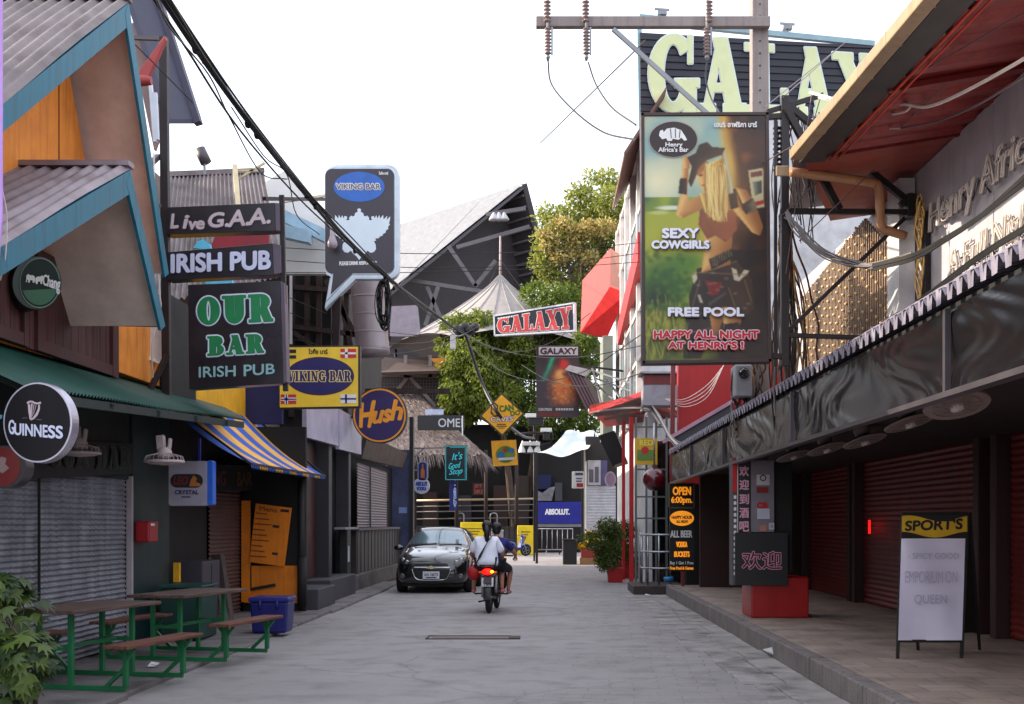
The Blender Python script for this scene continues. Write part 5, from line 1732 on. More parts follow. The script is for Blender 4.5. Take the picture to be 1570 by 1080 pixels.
# striped awning: each stripe belongs to the cloth
sa = thing('striped_awning', 'blue and yellow striped cloth awning sloping down past the green awning', 'awning', (-4.7, 18.7, 2.4))
I0, I1 = Vector((-5.25, 15.9, 3.34)), W(394, 643, 21.4)
O0, O1 = W(384, 711, 16.0), W(498, 730, 21.3)
SB, SY = M('awning blue', (0.14, 0.36, 0.76), 0.65, dirt=(0.1, 0.22, 0.45)), M('awning yellow', (0.95, 0.70, 0.32), 0.65, dirt=(0.62, 0.45, 0.22))
mb = MB()
ns, m_ = 11, 8
for k in range(ns):
    mb.mi = k % 2
    for j in range(m_):
        u0, u1, v0, v1 = k / ns, (k + 1) / ns, j / m_, (j + 1) / m_
        f_ = lambda u, v: (I0.lerp(I1, u)).lerp(O0.lerp(O1, u), v) + Vector((0, 0, -0.10 * sin(pi * v) - 0.012 * sin(u * 50)))
        mb.quad(f_(u0, v0), f_(u1, v0), f_(u1, v1), f_(u0, v1))
    for j in range(5):
        u0, u1 = (k + j / 5) / ns, (k + (j + 1) / 5) / ns
        e0, e1 = O0.lerp(O1, u0), O0.lerp(O1, u1)
        mid = (e0 + e1) / 2
        mb.add([e0, e1, mid + Vector((0.015, 0, -0.075))], [(0, 1, 2)])
mb.build('cloth', [SB, SY], sa)
MB().bar(O0, O1, 0.03).build('front_bar', DARKSTEEL, sa)
mb = MB()
mb.bar(O0, I0, 0.03)
mb.bar(O1, I1, 0.03)
mb.build('side_bar', DARKSTEEL, sa, split=True)
# ---- steel post with the three pub signs
PYY = 15.0
ps = thing('sign_post', 'tall dark steel post rising from the green awning beside the pub gables', 'post', W(254, 610, PYY))
mb = MB().bar(W(256, 612, PYY), W(251, 58, PYY), 0.10, 0.10)
mb.build('pole', DARKSTEEL, ps, bevel=0.006)
mb = MB()
mb.bar(W(104, 316, PYY - 1.2), W(250, 316, PYY), 0.045)
mb.bar(W(160, 57, PYY + .05), W(256, 60, PYY), 0.045)
mb.bar(W(185, 295, PYY - 1.0), W(243, 240, PYY), 0.06)
mb.build('strut', M('old steel strut', (0.36, 0.32, 0.33), 0.5, 0.3), ps, split=True)
MB().bar(W(432, 300, PYY), W(438, 600, PYY), 0.06).build('outer_post', DARKSTEEL, ps)
mb = MB()
mb.bar(W(405, 305, PYY), W(497, 306, PYY + 3), 0.05)
mb.bar(W(222, 615, PYY - .4), W(256, 545, PYY - .1), 0.06)
mb.build('strut', DARKSTEEL, ps, split=True)
GREYL = M('pale grey lettering', (0.76, 0.70, 0.72), 0.5)
LAVW = M('lavender white lettering', (0.80, 0.82, 0.92), 0.45)
s = Sign('pub_sign', 'black sign reading Live G.A.A. in slanted pale letters, topmost on the post', 'sign', 255, 428, 360, PYY - 0.08)
s.board('board', [(256, 318), (421, 311), (422, 354), (256, 360)], SIGNBLACK, 0.2)
s.board('end_cap', [(421.5, 311), (428, 312), (429, 354), (422.5, 354)], M('tarnished end', (0.34, 0.30, 0.36), 0.4), 0.2)
for t, q in (('L', [(262, 329), (273, 328), (273, 349), (262, 350)]), ('i', [(281, 331), (290, 331), (287, 350), (281, 350)]), ('v', [(290, 340), (301, 340), (301, 351), (290, 352)]), ('e', [(301, 339), (313, 339), (313, 351), (301, 351)]),
             ('G.', [(320, 328), (350, 325), (350, 347), (320, 349)]), ('A.', [(350, 324), (382, 321), (382, 345), (350, 348)]), ('A.', [(381, 321), (414, 319), (414, 342), (381, 345)])):
    s.text('lettering_outline', t, [(x - 0.6, y + 0.6) for x, y in q], M('violet shade', (0.30, 0.22, 0.34), 0.5), 2.0, 0.12, d=0.008)
    s.text('lettering', t, q, GREYL, 1.0, 0.12, d=0.014)
s = Sign('pub_sign', 'black sign reading IRISH PUB in bold white capitals, middle of the post', 'sign', 258, 430, 430, PYY - 0.08)
s.board('board', [(256, 387), (417, 373), (419, 422), (257, 430)], SIGNBLACK, 0.2)
s.board('end_cap', [(417.5, 373), (430, 376), (431, 419), (419.5, 421)], M('tarnished end', (0.34, 0.30, 0.36), 0.4), 0.2)
s.text('lettering_outline', 'IRISH PUB', [(263, 391), (414, 385), (414, 412), (263, 418)], M('blue shade', (0.12, 0.16, 0.32), 0.5), 2.6, d=0.008)
s.text('lettering', 'IRISH PUB', [(263, 391), (414, 385), (414, 412), (263, 418)], LAVW, 1.5, d=0.016)
s = Sign('pub_sign', 'largest black pub sign with green white-edged slab letters, lowest on the post', 'sign', 288, 437, 595, PYY - 0.08)
s.board('board', [(288, 437), (429, 431), (434, 588), (290, 597)], SIGNBLACK, 0.2)
s.board('end_cap', [(429.5, 431), (436, 434), (440, 586), (434.5, 588)], M('tarnished end', (0.34, 0.30, 0.36), 0.4), 0.2)
GRL = M('green lettering', (0.05, 0.48, 0.28), 0.45)
EDGEW = M('pale edge', (0.82, 0.87, 0.92), 0.45)
for t, q in (('OUR', [(302, 456), (418, 450), (419, 493), (303, 499)]), ('BAR', [(318, 516), (404, 512), (405, 541), (318, 546)])):
    s.shape('lettering_shadow', slab2d(t, 0.08, 0.34), [(x - 1, y + 1.5) for x, y in q], M('blue shade', (0.12, 0.16, 0.32), 0.5), 2.9, d=0.007)
    s.shape('lettering_outline', slab2d(t, 0.08, 0.34), q, EDGEW, 2.4, d=0.012)
    s.shape('lettering', slab2d(t, 0.08, 0.34), q, GRL, 0.25, d=0.018)
AQ = M('pale aqua lettering', (0.55, 0.72, 0.74), 0.5)
s.text('lettering', 'IRISH', [(305, 563), (361, 561), (361, 577), (305, 579)], AQ, 0.45, d=0.012)
s.text('lettering', 'PUB', [(374, 560), (421, 558), (421, 573), (374, 577)], AQ, 0.45, d=0.012)
# faint letter mark on the facade behind the fans
s = Sign('facade_sign', 'dark board with dim green outlined pub name above the steel shutter', 'sign', 75, 205, 722, 12.2, 14.9)
s.board('board', [(40, 672), (205, 680), (205, 727), (40, 735)], BLACKMATT, 0.05)
DIMG = M('dim green letters', (0.16, 0.30, 0.22), 0.5)
for t, q in (('OUR', [(76, 682), (136, 686), (136, 716), (76, 716)]), ('BAR', [(148, 684), (200, 688), (200, 718), (148, 718)])):
    s.shape('lettering', slab2d(t, 0.08, 0.3), q, DIMG, 0.9, d=0.014)
    s.shape('lettering_core', slab2d(t, 0.08, 0.3), q, BLACKMATT, 0.0, d=0.022)
s = Sign('facade_sign', 'dark facade board with faint coloured bar name under the striped awning', 'sign', 320, 398, 745, 18.2, 20.4)
s.board('board', [(318, 712), (398, 714), (398, 752), (318, 754)], BLACKMATT, 0.05)
s.text('lettering', 'NG', [(328, 722), (346, 723), (346, 744), (328, 745)], M('faint red letters', (0.36, 0.16, 0.17), 0.5), 0.6, d=0.014)
s.text('lettering', 'BAR', [(364, 724), (386, 725), (386, 744), (364, 745)], M('faint amber letters', (0.33, 0.24, 0.12), 0.5), 0.6, d=0.014)
# ---- round signs at far left
s = Sign('round_sign', 'round black beer sign with harp and white brand lettering, silver rim', 'sign', 5, 117, 712, 8.95, 8.86)
RIM = M('silver rim', (0.72, 0.70, 0.76), 0.3, 0.6)
s.board('rim', ell(57.5, 648, 53, 62, 64), RIM, 0.10)
s.poly('face', [ell(57, 648, 50, 59, 64)], M('sign face black', (0.075, 0.07, 0.095), 0.3, spec=0.15, var=0.06), d=0.004)
GOLD = M('pinkish white print', (0.76, 0.68, 0.72), 0.4)
def gp(x, y):
    return (x / 7.71, 580 + y / 7.71)
def stroke(pts, ws):
    out = []
    for i in range(len(pts) - 1):
        (x0, y0), (x1, y1) = pts[i], pts[i + 1]
        l = math.hypot(x1 - x0, y1 - y0) or 1
        nx_, ny_ = -(y1 - y0) / l, (x1 - x0) / l
        a, b = ws[i] / 2, ws[i + 1] / 2
        out.append([gp(x0 + nx_ * a, y0 + ny_ * a), gp(x1 + nx_ * b, y1 + ny_ * b), gp(x1 - nx_ * b, y1 - ny_ * b), gp(x0 - nx_ * a, y0 - ny_ * a)])
    return out
hp = stroke([(322, 300), (345, 280), (375, 275), (410, 295), (450, 300), (482, 290)], [26, 24, 20, 22, 22, 26]) + stroke([(342, 310), (350, 390), (362, 485)], [26, 30, 26]) + stroke([(462, 315), (458, 370), (432, 430), (395, 475), (360, 492)], [18, 24, 28, 24, 18])
hp += [[gp(x, y) for x, y in q] for q in ([(368, 300), (385, 300), (372, 470), (366, 470)], [(398, 310), (406, 310), (384, 452), (380, 452)], [(424, 316), (430, 316), (398, 430), (395, 430)])]
s.poly('harp', hp, GOLD, d=0.009)
s.text('lettering', 'G', [gp(104, 492), gp(165, 500), gp(165, 665), gp(104, 655)], LAVW, 0.55, d=0.009)
s.text('lettering', 'UINNE', [gp(172, 535), gp(560, 560), gp(560, 702), gp(172, 668)], LAVW, 0.6, d=0.009)
s.text('lettering', 'SS', [gp(572, 562), gp(738, 570), gp(738, 712), gp(572, 704)], LAVW, 0.85, d=0.009)
s.poly('small_mark', [[gp(265, 470), gp(322, 466), gp(322, 472), gp(265, 477)], [gp(428, 485), gp(492, 487), gp(492, 495), gp(428, 493)]], M('faint mark', (0.4, 0.35, 0.38), 0.5), d=0.009)
MB().bar(s.pt(3, 640, -0.06), W(-60, 625, 8.9), 0.03).build('bracket', M('aqua bracket', (0.25, 0.55, 0.62), 0.5), s.root)
s = Sign('round_sign', 'round red beer sign with grey edge partly hidden below the black one', 'sign', -30, 38, 748, 9.8)
s.board('rim', ell(6, 716, 34, 33), M('dark grey rim', (0.22, 0.2, 0.22), 0.4), 0.16)
s.poly('face', [ell(4, 716, 27, 30)], M('sign red face', (0.46, 0.09, 0.09), 0.3), d=0.004)
s.poly('figure', [[(-6, 710), (2, 700), (10, 703), (8, 712), (14, 718), (4, 726), (-4, 722)]], M('pale figure', (0.6, 0.5, 0.5), 0.5), d=0.009)
s = Sign('round_sign', 'round green beer sign with two white elephants on the brown plank front', 'sign', 18, 95, 475, 10.9, 11.3)
DG = M('bottle green rim', (0.04, 0.15, 0.12), 0.35)
s.board('rim', ell(57, 434, 38, 41, 48), DG, 0.22)
s.poly('face', [ell(61, 434, 30, 37, 48)], M('green face', (0.09, 0.16, 0.13), 0.35, spec=0.15), d=0.004)
s.poly('trim', [[*ell(61, 434, 31, 38.5, 40)[k:k + 2], *ell(61, 434, 30, 37, 40)[k:k + 2][::-1]] for k in range(39)], M('sage trim', (0.40, 0.52, 0.46), 0.4), d=0.006)
s.poly('lower_band', [ell(61, 434, 28, 34, 30, 15, 165)], M('leaf green band', (0.05, 0.36, 0.22), 0.35), d=0.009)
def eleph(x, y, k, m):
    return [(x + k * a * m, y + b * k) for a, b in ((-6, 2), (-6, -3), (-3, -6), (2, -6), (5, -8), (8, -5), (8, 0), (9, 5), (7, 5), (6.5, 1), (5, 1), (5, 6), (2.5, 6), (2, 2), (-2, 2), (-2.5, 6), (-5, 6))]
s.poly('elephant', [eleph(48, 428, 0.95, -1), eleph(60, 430, 0.95, 1)], WHITE, d=0.013)
s.text('lettering', 'Chang', [(66, 421), (92, 426), (92, 452), (66, 442)], WHITE, 0.5, 0.15, d=0.016)
# lavender hanging sign edge at the frame border
s = Sign('hanging_sign', 'edge of a lavender hanging sign at the far left border', 'sign', -60, 5, 420, 8.3)
s.board('box', [(-90, -20), (3, -20), (3, 330), (-4, 420), (-90, 420)], M('lavender sign', (0.72, 0.56, 0.85), 0.5), 0.02)
MB().bar(s.pt(-80, 300, -0.05), s.pt(-80, 300, -0.05) + Vector((-1.5, 1.2, 0)), 0.06).build('arm', DARKSTEEL, s.root)
# wall fans under the green awning
WFAN = M('white fan plastic', (0.66, 0.60, 0.60), 0.45, dirt=(0.4, 0.33, 0.32))
for (px, py, Y, lb_) in ((122, 697, 12.4, 'white wall fan facing down behind the round black beer sign'), (252, 710, 12.9, 'white wall fan facing down above the light beer box under the green awning')):
    c = W(px, py, Y)
    t = thing('wall_fan', lb_, 'fan', c, 0, 'fans under the green awning')
    r = 0.215
    mb = MB().lathe([(r, 0), (r * 1.02, 0.012), (r * 0.98, 0.03), (r * 0.94, 0.012)], (0, 0, 0), 32)
    for k in range(24):
        a = 2 * pi * k / 24
        mb.tube([(r * 0.2 * cos(a), r * 0.2 * sin(a), -0.02), (r * cos(a), r * sin(a), 0.005)], 0.003, 4)
        mb.tube([(r * 0.25 * cos(a), r * 0.25 * sin(a), 0.11), (r * 0.9 * cos(a), r * 0.9 * sin(a), 0.075), (r * cos(a), r * sin(a), 0.01)], 0.003, 4)
    mb.build('guard', WFAN, t, world=False)
    MB().lathe([(0, -0.03), (r * 0.8, -0.012), (r * 0.82, 0.0), (0.0, 0.03)], (0, 0, 0), 24).build('blade_disc', WFAN, t, world=False)
    mb = MB().lathe([(0.05, 0.05), (0.085, 0.07), (0.08, 0.13), (0.05, 0.17)], (0, 0, 0), 14)
    mb.bar((-0.03, 0, 0.14), (-0.05, 0.02, 0.30), 0.085, 0.08)
    mb.bar((0.05, 0, 0.12), (0.06, 0.02, 0.27), 0.03, 0.06)
    mb.build('motor', WFAN, t, world=False, bevel=0.008)
# light beer box
s = Sign('light_box', 'small white beer light box with black oval, hung by a blue strap', 'sign', 257, 326, 777, 15.3)
s.board('box', rrect(258, 707, 318, 776, 4), M('box face grey white', (0.62, 0.60, 0.66), 0.35), 0.12, bevel=0.01)
s.board('blue_edge', rrect(317.5, 706, 326, 775, 3), BRIGHTBLUE, 0.16)
s.poly('oval', [rrect(261, 727, 311, 748, 10)], BLACK, d=0.006)
s.text('lettering', 'LEO', (266, 731, 288, 743), M('dull red print', (0.45, 0.10, 0.08), 0.5), 0.5, 0.2, d=0.011)
s.poly('figure', [[(290, 746), (293, 735), (297, 729), (302, 734), (300, 739), (307, 742), (308, 746)]], M('amber print', (0.70, 0.42, 0.15), 0.5), d=0.011)
s.text('lettering', 'CRYSTAL', (268, 752, 304, 758), M('navy print', (0.18, 0.17, 0.35), 0.5), 0.4, d=0.008)
s.poly('small_mark', [rect(278, 761, 292, 763.5)], M('grey print', (0.32, 0.3, 0.32), 0.5), d=0.008)
MB().bar(s.pt(306, 707, -0.06), s.pt(306, 672, -0.06), 0.03).build('strap', BLUE, s.root)
# red fire box, door handle, dark crate, leaning board
w = W(206, 816, 15.2)
t = thing('fire_box', 'small red box fixed to the dark teal pillar beside the steel shutter', 'box', (-5.2, 15.25, w.z))
MB().box(-5.24, -5.05, 15.0, 15.35, w.z - 0.13, w.z + 0.14).build('case', M('fire box red', (0.60, 0.05, 0.08), 0.4), t, bevel=0.02)
MB().box(-5.07, -5.046, 15.05, 15.2, w.z + 0.08, w.z + 0.11).build('label_plate', WHITE, t)
t = thing('green_crate', 'dark green slatted chest standing behind the second picnic table', 'chest', (-4.85, 15.9, 0.05))
q0 = W(250, 1000, 15.6)
MB().box(-5.1, -4.55, 15.55, 16.3, 0.06, 0.74).build('chest', M('bottle green chest', (0.06, 0.22, 0.20), 0.55), t, bevel=0.02)
MB().box(-5.12, -4.53, 15.53, 16.32, 0.743, 0.78).build('lid', M('bottle green lid', (0.07, 0.26, 0.24), 0.5), t, bevel=0.01)
t = thing('grey_cabinet', 'low grey metal cabinet in the dark doorway behind the green chest', 'cabinet', (-5.2, 17.2, 0.05))
MB().box(-5.4, -4.95, 17.0, 17.9, 0.06, 1.05).build('case', M('cabinet dull grey', (0.24, 0.23, 0.27), 0.5), t, bevel=0.015)
MB().box(-4.96, -4.945, 17.44, 17.46, 0.1, 1.0).build('door_gap', BLACKMATT, t)
o = MB().box(-5.2, -5.12, 16.44, 16.52, 0.78, 1.05).build('yellow_plank', YELLOW)
rebase(o, (-5.15, 16.48, 0.9))
tag(o, 'narrow yellow panel on the edge of the dark doorway', 'panel')
o = MB().slab([W(322, 851, 18.3), W(338, 850, 18.3), W(354, 952, 17.6), W(344, 962, 17.4)], (0.03, 0.12, 0)).build('leaning_board', grain_mat('dark old board', (0.26, 0.2, 0.18), (20, 20, 2)), bevel=0.01)
rebase(o, W(350, 962, 17.5))
tag(o, 'dark old board leaning against the brown roller shutter', 'board')
# ---- orange boards, black post, bin, steps
EY = 20.5
s = Sign('menu_board', 'orange menu board with dark listing hung tilted above the lower orange panel', 'menu board', 382, 447, 868, EY - 0.12)
ORB = M('orange board', (0.90, 0.50, 0.04), 0.6, streak=0.25, dirt=(0.62, 0.30, 0.03))
s.board('panel', [(392, 772), (447, 779), (436, 869), (382, 862)], ORB, 0.03)
mb = []
for k in range(9):
    x = 392 - 1.2 * k
    y = 786 + 8.2 * k
    mb.append([(x, y), (x + 18 + 4 * (k % 3), y + 1.8), (x + 18 + 4 * (k % 3), y + 3.6), (x, y + 1.8)])
s.poly('print', mb, M('brown print', (0.50, 0.26, 0.05), 0.6), d=0.006)
s.poly('price_mark', [[(418, 805), (428, 806), (428, 810), (418, 809)], [(417, 847), (426, 848), (426, 851.5), (417, 850.5)], [(430, 781), (443, 782), (443, 786), (430, 785)]], BLACK, d=0.006)
s.text('lettering', 'Menu', [(398, 776), (424, 779), (424, 786), (398, 783)], M('brown print', (0.50, 0.26, 0.05), 0.6), 0.3, d=0.006)
fr = thing('orange_counter', 'orange bar counter front with dark frame below the tilted menu board', 'counter', W(415, 940, EY))
q0, q1 = W(374, 925, EY), W(455, 868, EY)
MB().box(q0.x, q1.x, EY, EY + 0.12, q0.z, q1.z).build('front', ORB, fr)
MB().box(q0.x - 0.03, q0.x + 0.12, EY - 0.06, EY - 0.003, q0.z + 0.02, W(0, 768, EY).z).build('side_post', ORB, fr)
mb = MB().bar(W(383, 868, EY - 0.02), W(383, 904, EY - 0.02), 0.05)
mb.bar(W(383, 904, EY - 0.02), W(422, 897, EY - 0.02), 0.05)
mb.build('dark_frame', BLACKMATT, fr)
MB().box(WX, -4.2, EY + 0.13, EY + 0.25, 0.05, 3.3).build('back_panel', BLACKMATT, fr)
bn = thing('recycling_bin', 'blue square plastic bin with lid standing on the pavement edge', 'bin', (-3.88, 16.75, 0.05))
mb = MB().add([(-3.88 + sx * (0.24 + 0.03 * z), 16.75 + sy * (0.22 + 0.03 * z), 0.055 + z * 0.44) for z in (0, 1) for sx, sy in ((-1, -1), (1, -1), (1, 1), (-1, 1))],
              [(3, 2, 1, 0), (4, 5, 6, 7), (0, 1, 5, 4), (1, 2, 6, 5), (2, 3, 7, 6), (3, 0, 4, 7)])
BINB = M('bin blue', (0.10, 0.11, 0.42), 0.4, dirt=(0.1, 0.1, 0.3))
mb.build('body', BINB, bn, bevel=0.03)
MB().box(-4.165, -3.595, 16.48, 17.02, 0.495, 0.56).build('lid', M('bin lid', (0.11, 0.13, 0.47), 0.4), bn, bevel=0.02)
mb = MB()
for x in (-4.0, -3.76):
    mb.tube([(x, 16.48, 0.40), (x, 16.495, 0.52)], 0.02, 8)
mb.build('hinge', BINB, bn, split=True)
# ------------------------------------------------------------------ black bars of the left row
XB = -4.45
row = thing('black_bar_house', 'black fronted bars with grey sign band, shutter and stone base', 'building', (-5, 28, 0))
MB().box(-8, XB - 0.25, 20.8, 37, 0, 3.3).build('inner_volume', BLACKMATT, row)
MB().box(XB - 0.2, XB, 20.9, 21.1, 0.05, 3.2).build('pillar', BLACK, row, bevel=0.01)
MB().tube([W(462, 735, 20.4), W(462, 935, 20.4)], 0.055, 10).build('black_post', BLACKMATT, row)
MB().tube([W(463, 855, 20.38), W(463, 930, 20.38)], 0.085, 10).build('post_sleeve', BLACKMATT, row)
MB().box(XB - 0.24, XB + 0.04, 24.0, 24.35, 0.05, 3.3).build('pillar', M('charcoal pillar', (0.17, 0.16, 0.18), 0.5), row, bevel=0.01)
MB().box(XB - 0.24, XB + 0.06, 26.3, 26.6, 0.05, 3.3).build('pillar', M('charcoal pillar', (0.17, 0.16, 0.18), 0.5), row, bevel=0.01)
# white grey sign band
mb = MB()
XS = -4.3
for (p0, p1) in ((470, 519), (520.5, 554)):
    y0, y1 = XS * F / (p0 - CX), XS * F / (p1 - CX)
    mb.slab([(XS, y0, 3.16), (XS, y1, 3.22), (XS, y1, 4.0), (XS, y0, 4.0)], (-0.08, 0, 0))
mb.build('sign_band', split=True, parent=row, mat=M('pale lilac panel', (0.68, 0.66, 0.74), 0.4, streak=0.2, dirt=(0.5, 0.48, 0.52)))
MB().slab([(XS - 0.05, 27.9, 3.15), (XS - 0.05, 36, 3.3), (XS + 0.1, 36, 3.75), (XS + 0.1, 27.9, 3.7)], (-0.1, 0, 0)).build('brown_canopy', grain_mat('mottled brown canopy', (0.36, 0.30, 0.27), (2, 8, 2)), row)
MB().corr((XB, 28.0, 1.52), (XB, 28.0, 3.05), (XB, 33.2, 3.05), (XB, 33.2, 1.52), 22, 0.03, per=5).build('shutter', M('grey roller shutter', (0.52, 0.48, 0.50), 0.5, streak=0.4, dirt=(0.3, 0.27, 0.27)), row)
MB().box(XB + 0.02, XB + 0.05, 29.7, 29.8, 1.52, 3.05).build('shutter_post', BLACK, row)
MB().box(XB - 0.1, XB + 0.12, 27.4, 35.2, 1.44, 1.5).build('ledge', M('plum ledge', (0.32, 0.24, 0.28), 0.5), row)
MB().box(XB - 0.1, XB + 0.02, 27.6, 36, 0.42, 1.43).build('counter_wall', M('dark boarded counter', (0.19, 0.17, 0.16), 0.55, streak=0.3, dirt=(0.12, 0.11, 0.1)), row)
mb = MB()
for k in range(14):
    mb.box(XB + 0.02, XB + 0.032, 27.7 + 0.58 * k, 27.73 + 0.58 * k, 0.43, 1.42)
mb.build('panel_joint', M('counter joint', (0.13, 0.12, 0.115), 0.6), row, split=True)
mb = MB().box(XB - 0.2, XB + 0.12, 25.9, 36, 0.0, 0.41)
mb.build('stone_base', M('mossy stone base', (0.36, 0.34, 0.33), 0.85, var=0.4, scale=6, bump=0.6, bscale=14, dirt=(0.2, 0.19, 0.19), dirt_amt=0.7), row, bevel=0.02)
MB().box(XB - 0.1, XB + 0.09, 25.95, 26.25, 0.41, 1.5).build('dark_case', BLACK, row, bevel=0.02)
MB().box(XB + 0.09, XB + 0.1, 26.02, 26.18, 0.75, 1.1).build('white_notice', M('notice white', (0.74, 0.74, 0.8), 0.6), row)
MB().box(XB - 0.1, XB + 0.14, 25.4, 27.2, 1.47, 1.52).build('glass_ledge', GALV, row)
mb = MB().box(-5.2, -4.05, 21.0, 22.7, 0.05, 0.42)
mb.build('step', M('charcoal step', (0.25, 0.24, 0.27), 0.6), row, bevel=0.015)
MB().box(-5.2, XB + 0.3, 22.75, 25.8, 0.05, 0.50).build('step', M('charcoal step', (0.25, 0.24, 0.27), 0.6), row, bevel=0.015)
MB().box(XB - 0.3, XB - 0.21, 21.1, 24, 0.5, 3.2).build('mural', M('dark mural', (0.16, 0.09, 0.10), 0.5, var=0.6, scale=1.5, dirt=(0.38, 0.12, 0.12), dirt_amt=0.6), row)
# blue-grey billboard hoarding facing the street end
hb = thing('hoarding', 'tall glossy blue grey hoarding at the end of the black bars', 'hoarding', (-4.4, 36.2, 0))
q0, q1 = W(597, 900, 36.2), W(629, 690, 36.2)
MB().box(q0.x, q1.x, 36.2, 36.4, 0.0, q1.z).build('panel', M('blue grey gloss panel', (0.30, 0.32, 0.44), 0.25, var=0.45, scale=1.0), hb)
MB().box(q1.x, q1.x + 0.1, 36.1, 36.45, 0, W(0, 640, 36.2).z).build('post', BLACK, hb)
MB().box(q1.x - 0.35, q1.x - 0.1, 36.19, 36.2, W(0, 787, 36.2).z, W(0, 778, 36.2).z).build('notice', M('notice blue', (0.5, 0.6, 0.8), 0.5), hb)
# ------------------------------------------------------------------ Viking signs, Hush sign
s = Sign('bar_sign', 'yellow bar sign with indigo oval and four small Nordic flags', 'sign', 427, 552, 627, 19.8)
s.board('board', [(440, 531), (552, 530), (552, 625), (427, 627), (427, 596), (440, 594)], M('sign box black', (0.12, 0.1, 0.1), 0.4), 0.18)
YG = M('sign yellow', (0.90, 0.76, 0.22), 0.4, var=0.12)
s.poly('face', [[(441, 533), (549, 532), (549, 623), (429, 625), (429, 590), (441, 588)]], YG, d=0.006)
IND = M('oval indigo', (0.14, 0.12, 0.36), 0.4)
s.poly('oval', [[(x, y) for x, y in ell(490.5, 577, 52.5, 29.5, 56) if x > 440.5]], M('dark red line', (0.35, 0.1, 0.15), 0.5), d=0.010)
s.poly('oval', [[(x, y) for x, y in ell(490.5, 577, 51, 28.3, 56) if x > 441]], IND, d=0.014)
q = (441, 569, 538, 585)
s.shape('lettering_outline', slab2d('VIKING BAR', 0.07, 0.3), q, M('lettering gold', (0.92, 0.82, 0.52), 0.45), 1.2, d=0.02)
s.shape('lettering', slab2d('VIKING BAR', 0.07, 0.3), q, IND, 0.0, d=0.026)
s.text('lettering', 'ไวกิ้ง บาร์', (473, 535, 502, 543), BLACK, 0.3, d=0.012)
FLR, FLB = M('flag red', (0.76, 0.16, 0.16), 0.5), M('flag blue', (0.10, 0.13, 0.40), 0.5)
s.poly('flag', [rect(441, 536, 454, 541.5), rect(441, 545, 454, 550)], BLACK, d=0.012)
s.poly('flag', [rect(522, 535, 546, 549)], FLR, d=0.012)
s.poly('flag_cross', [rect(529, 535, 533, 549), rect(522, 540.5, 546, 543.5)], WHITE, d=0.016)
s.poly('flag', [rect(430.5, 605, 454, 619.5)], FLR, d=0.012)
s.poly('flag_cross', [rect(436.5, 605, 441.5, 619.5), rect(430.5, 610, 454, 614.5)], WHITE, d=0.016)
s.poly('flag_cross', [rect(438, 605, 440, 619.5), rect(430.5, 611.5, 454, 613.2)], FLB, d=0.020)
s.poly('flag', [rect(522, 605, 546, 618.5)], WHITE, d=0.012)
s.poly('flag_cross', [rect(529, 605, 532, 618.5), rect(522, 610.5, 546, 613)], FLB, d=0.016)
MB().bar(s.pt(445, 560, -0.1), W(400, 560, 20.4), 0.05).build('arm', DARKSTEEL, s.root)
s = Sign('round_sign', 'round indigo sign with orange ring and orange script Hush lettering', 'sign', 541, 624, 679, 26)
s.board('rim', ell(582, 637, 42, 42.5, 64), BLACK, 0.2)
ORL = M('sign orange', (0.95, 0.60, 0.12), 0.45)
s.poly('ring', [ell(582, 637, 40.3, 41, 64)], ORL, d=0.006)
s.poly('face', [ell(582, 637, 37.8, 38.4, 64)], M('face indigo', (0.16, 0.09, 0.33), 0.4), d=0.010)
for ch, q in (('H', [(549, 620), (575, 615), (570, 655), (552, 655)]), ('u', [(573, 632), (588, 630), (586, 648), (571, 649)]), ('s', [(589, 629), (599, 628), (598, 646), (588, 647)]), ('h', [(601, 612), (618, 618), (616, 643), (599, 644)])):
    s.text('lettering', ch, q, ORL, 1.5, 0.15, d=0.015)
MB().bar(s.pt(545, 640, -0.1), W(520, 640, 26.3), 0.05).build('arm', DARKSTEEL, s.root)
# speech bubble sign
s = Sign('bubble_sign', 'tall dark speech bubble bar sign with white winged crest and blue oval', 'sign', 497, 612, 472, 24)
def bubble(x0, y0, x1, y1, r, tip, a, b):
    pts = rrect(x0, y0, x1, y1, r)
    k = max(range(len(pts)), key=lambda i: (pts[i][1] > (y0 + y1) / 2 and pts[i][0] < (x0 + x1) / 2, pts[i][0], pts[i][1]))
    # bottom edge runs from lower right arc to lower left arc
    i = [j for j, p_ in enumerate(pts) if abs(p_[1] - y1) < 1e-6]
    j = i[0] if abs(pts[i[0]][0] - (x1 - r)) < 1 else i[-1]
    return pts[:j + 1] + [(b, y1), tip, (a, y1)] + pts[j + 1:]
s.board('box', bubble(501, 253, 612, 428, 17, (498, 474), 508, 545), M('sign side white', (0.80, 0.84, 0.88), 0.4), 0.22)
s.poly('rim', [bubble(498, 255, 607, 426, 15, (498, 472), 506, 540)], M('rim pale blue', (0.80, 0.88, 0.94), 0.35), d=0.006)
s.poly('rim', [bubble(500.5, 257.5, 605, 422, 14, (499.5, 464), 508, 540)], M('rim mauve', (0.52, 0.48, 0.54), 0.4), d=0.010)
s.poly('rim', [bubble(501, 258, 604.2, 421, 13.5, (500, 462), 508.5, 539.5)], M('rim white', (0.84, 0.86, 0.90), 0.4), d=0.013)
s.poly('face', [bubble(498.5, 259, 604, 419.5, 11, (507, 452), 511, 541)], M('face charcoal violet', (0.21, 0.19, 0.23), 0.4), d=0.018)
def bp_(x, y):
    return (480 + x / 4.5, 240 + y / 4.5)
s.poly('oval', [ell(*bp_(318, 210), 39, 23, 48)], M('oval blue', (0.14, 0.38, 0.72), 0.4), d=0.024)
s.shape('lettering_outline', text2d('VIKING BAR'), (515.5, 282, 583, 290.5), M('lettering pinkish', (0.86, 0.84, 0.84), 0.5), 1.5, d=0.03)
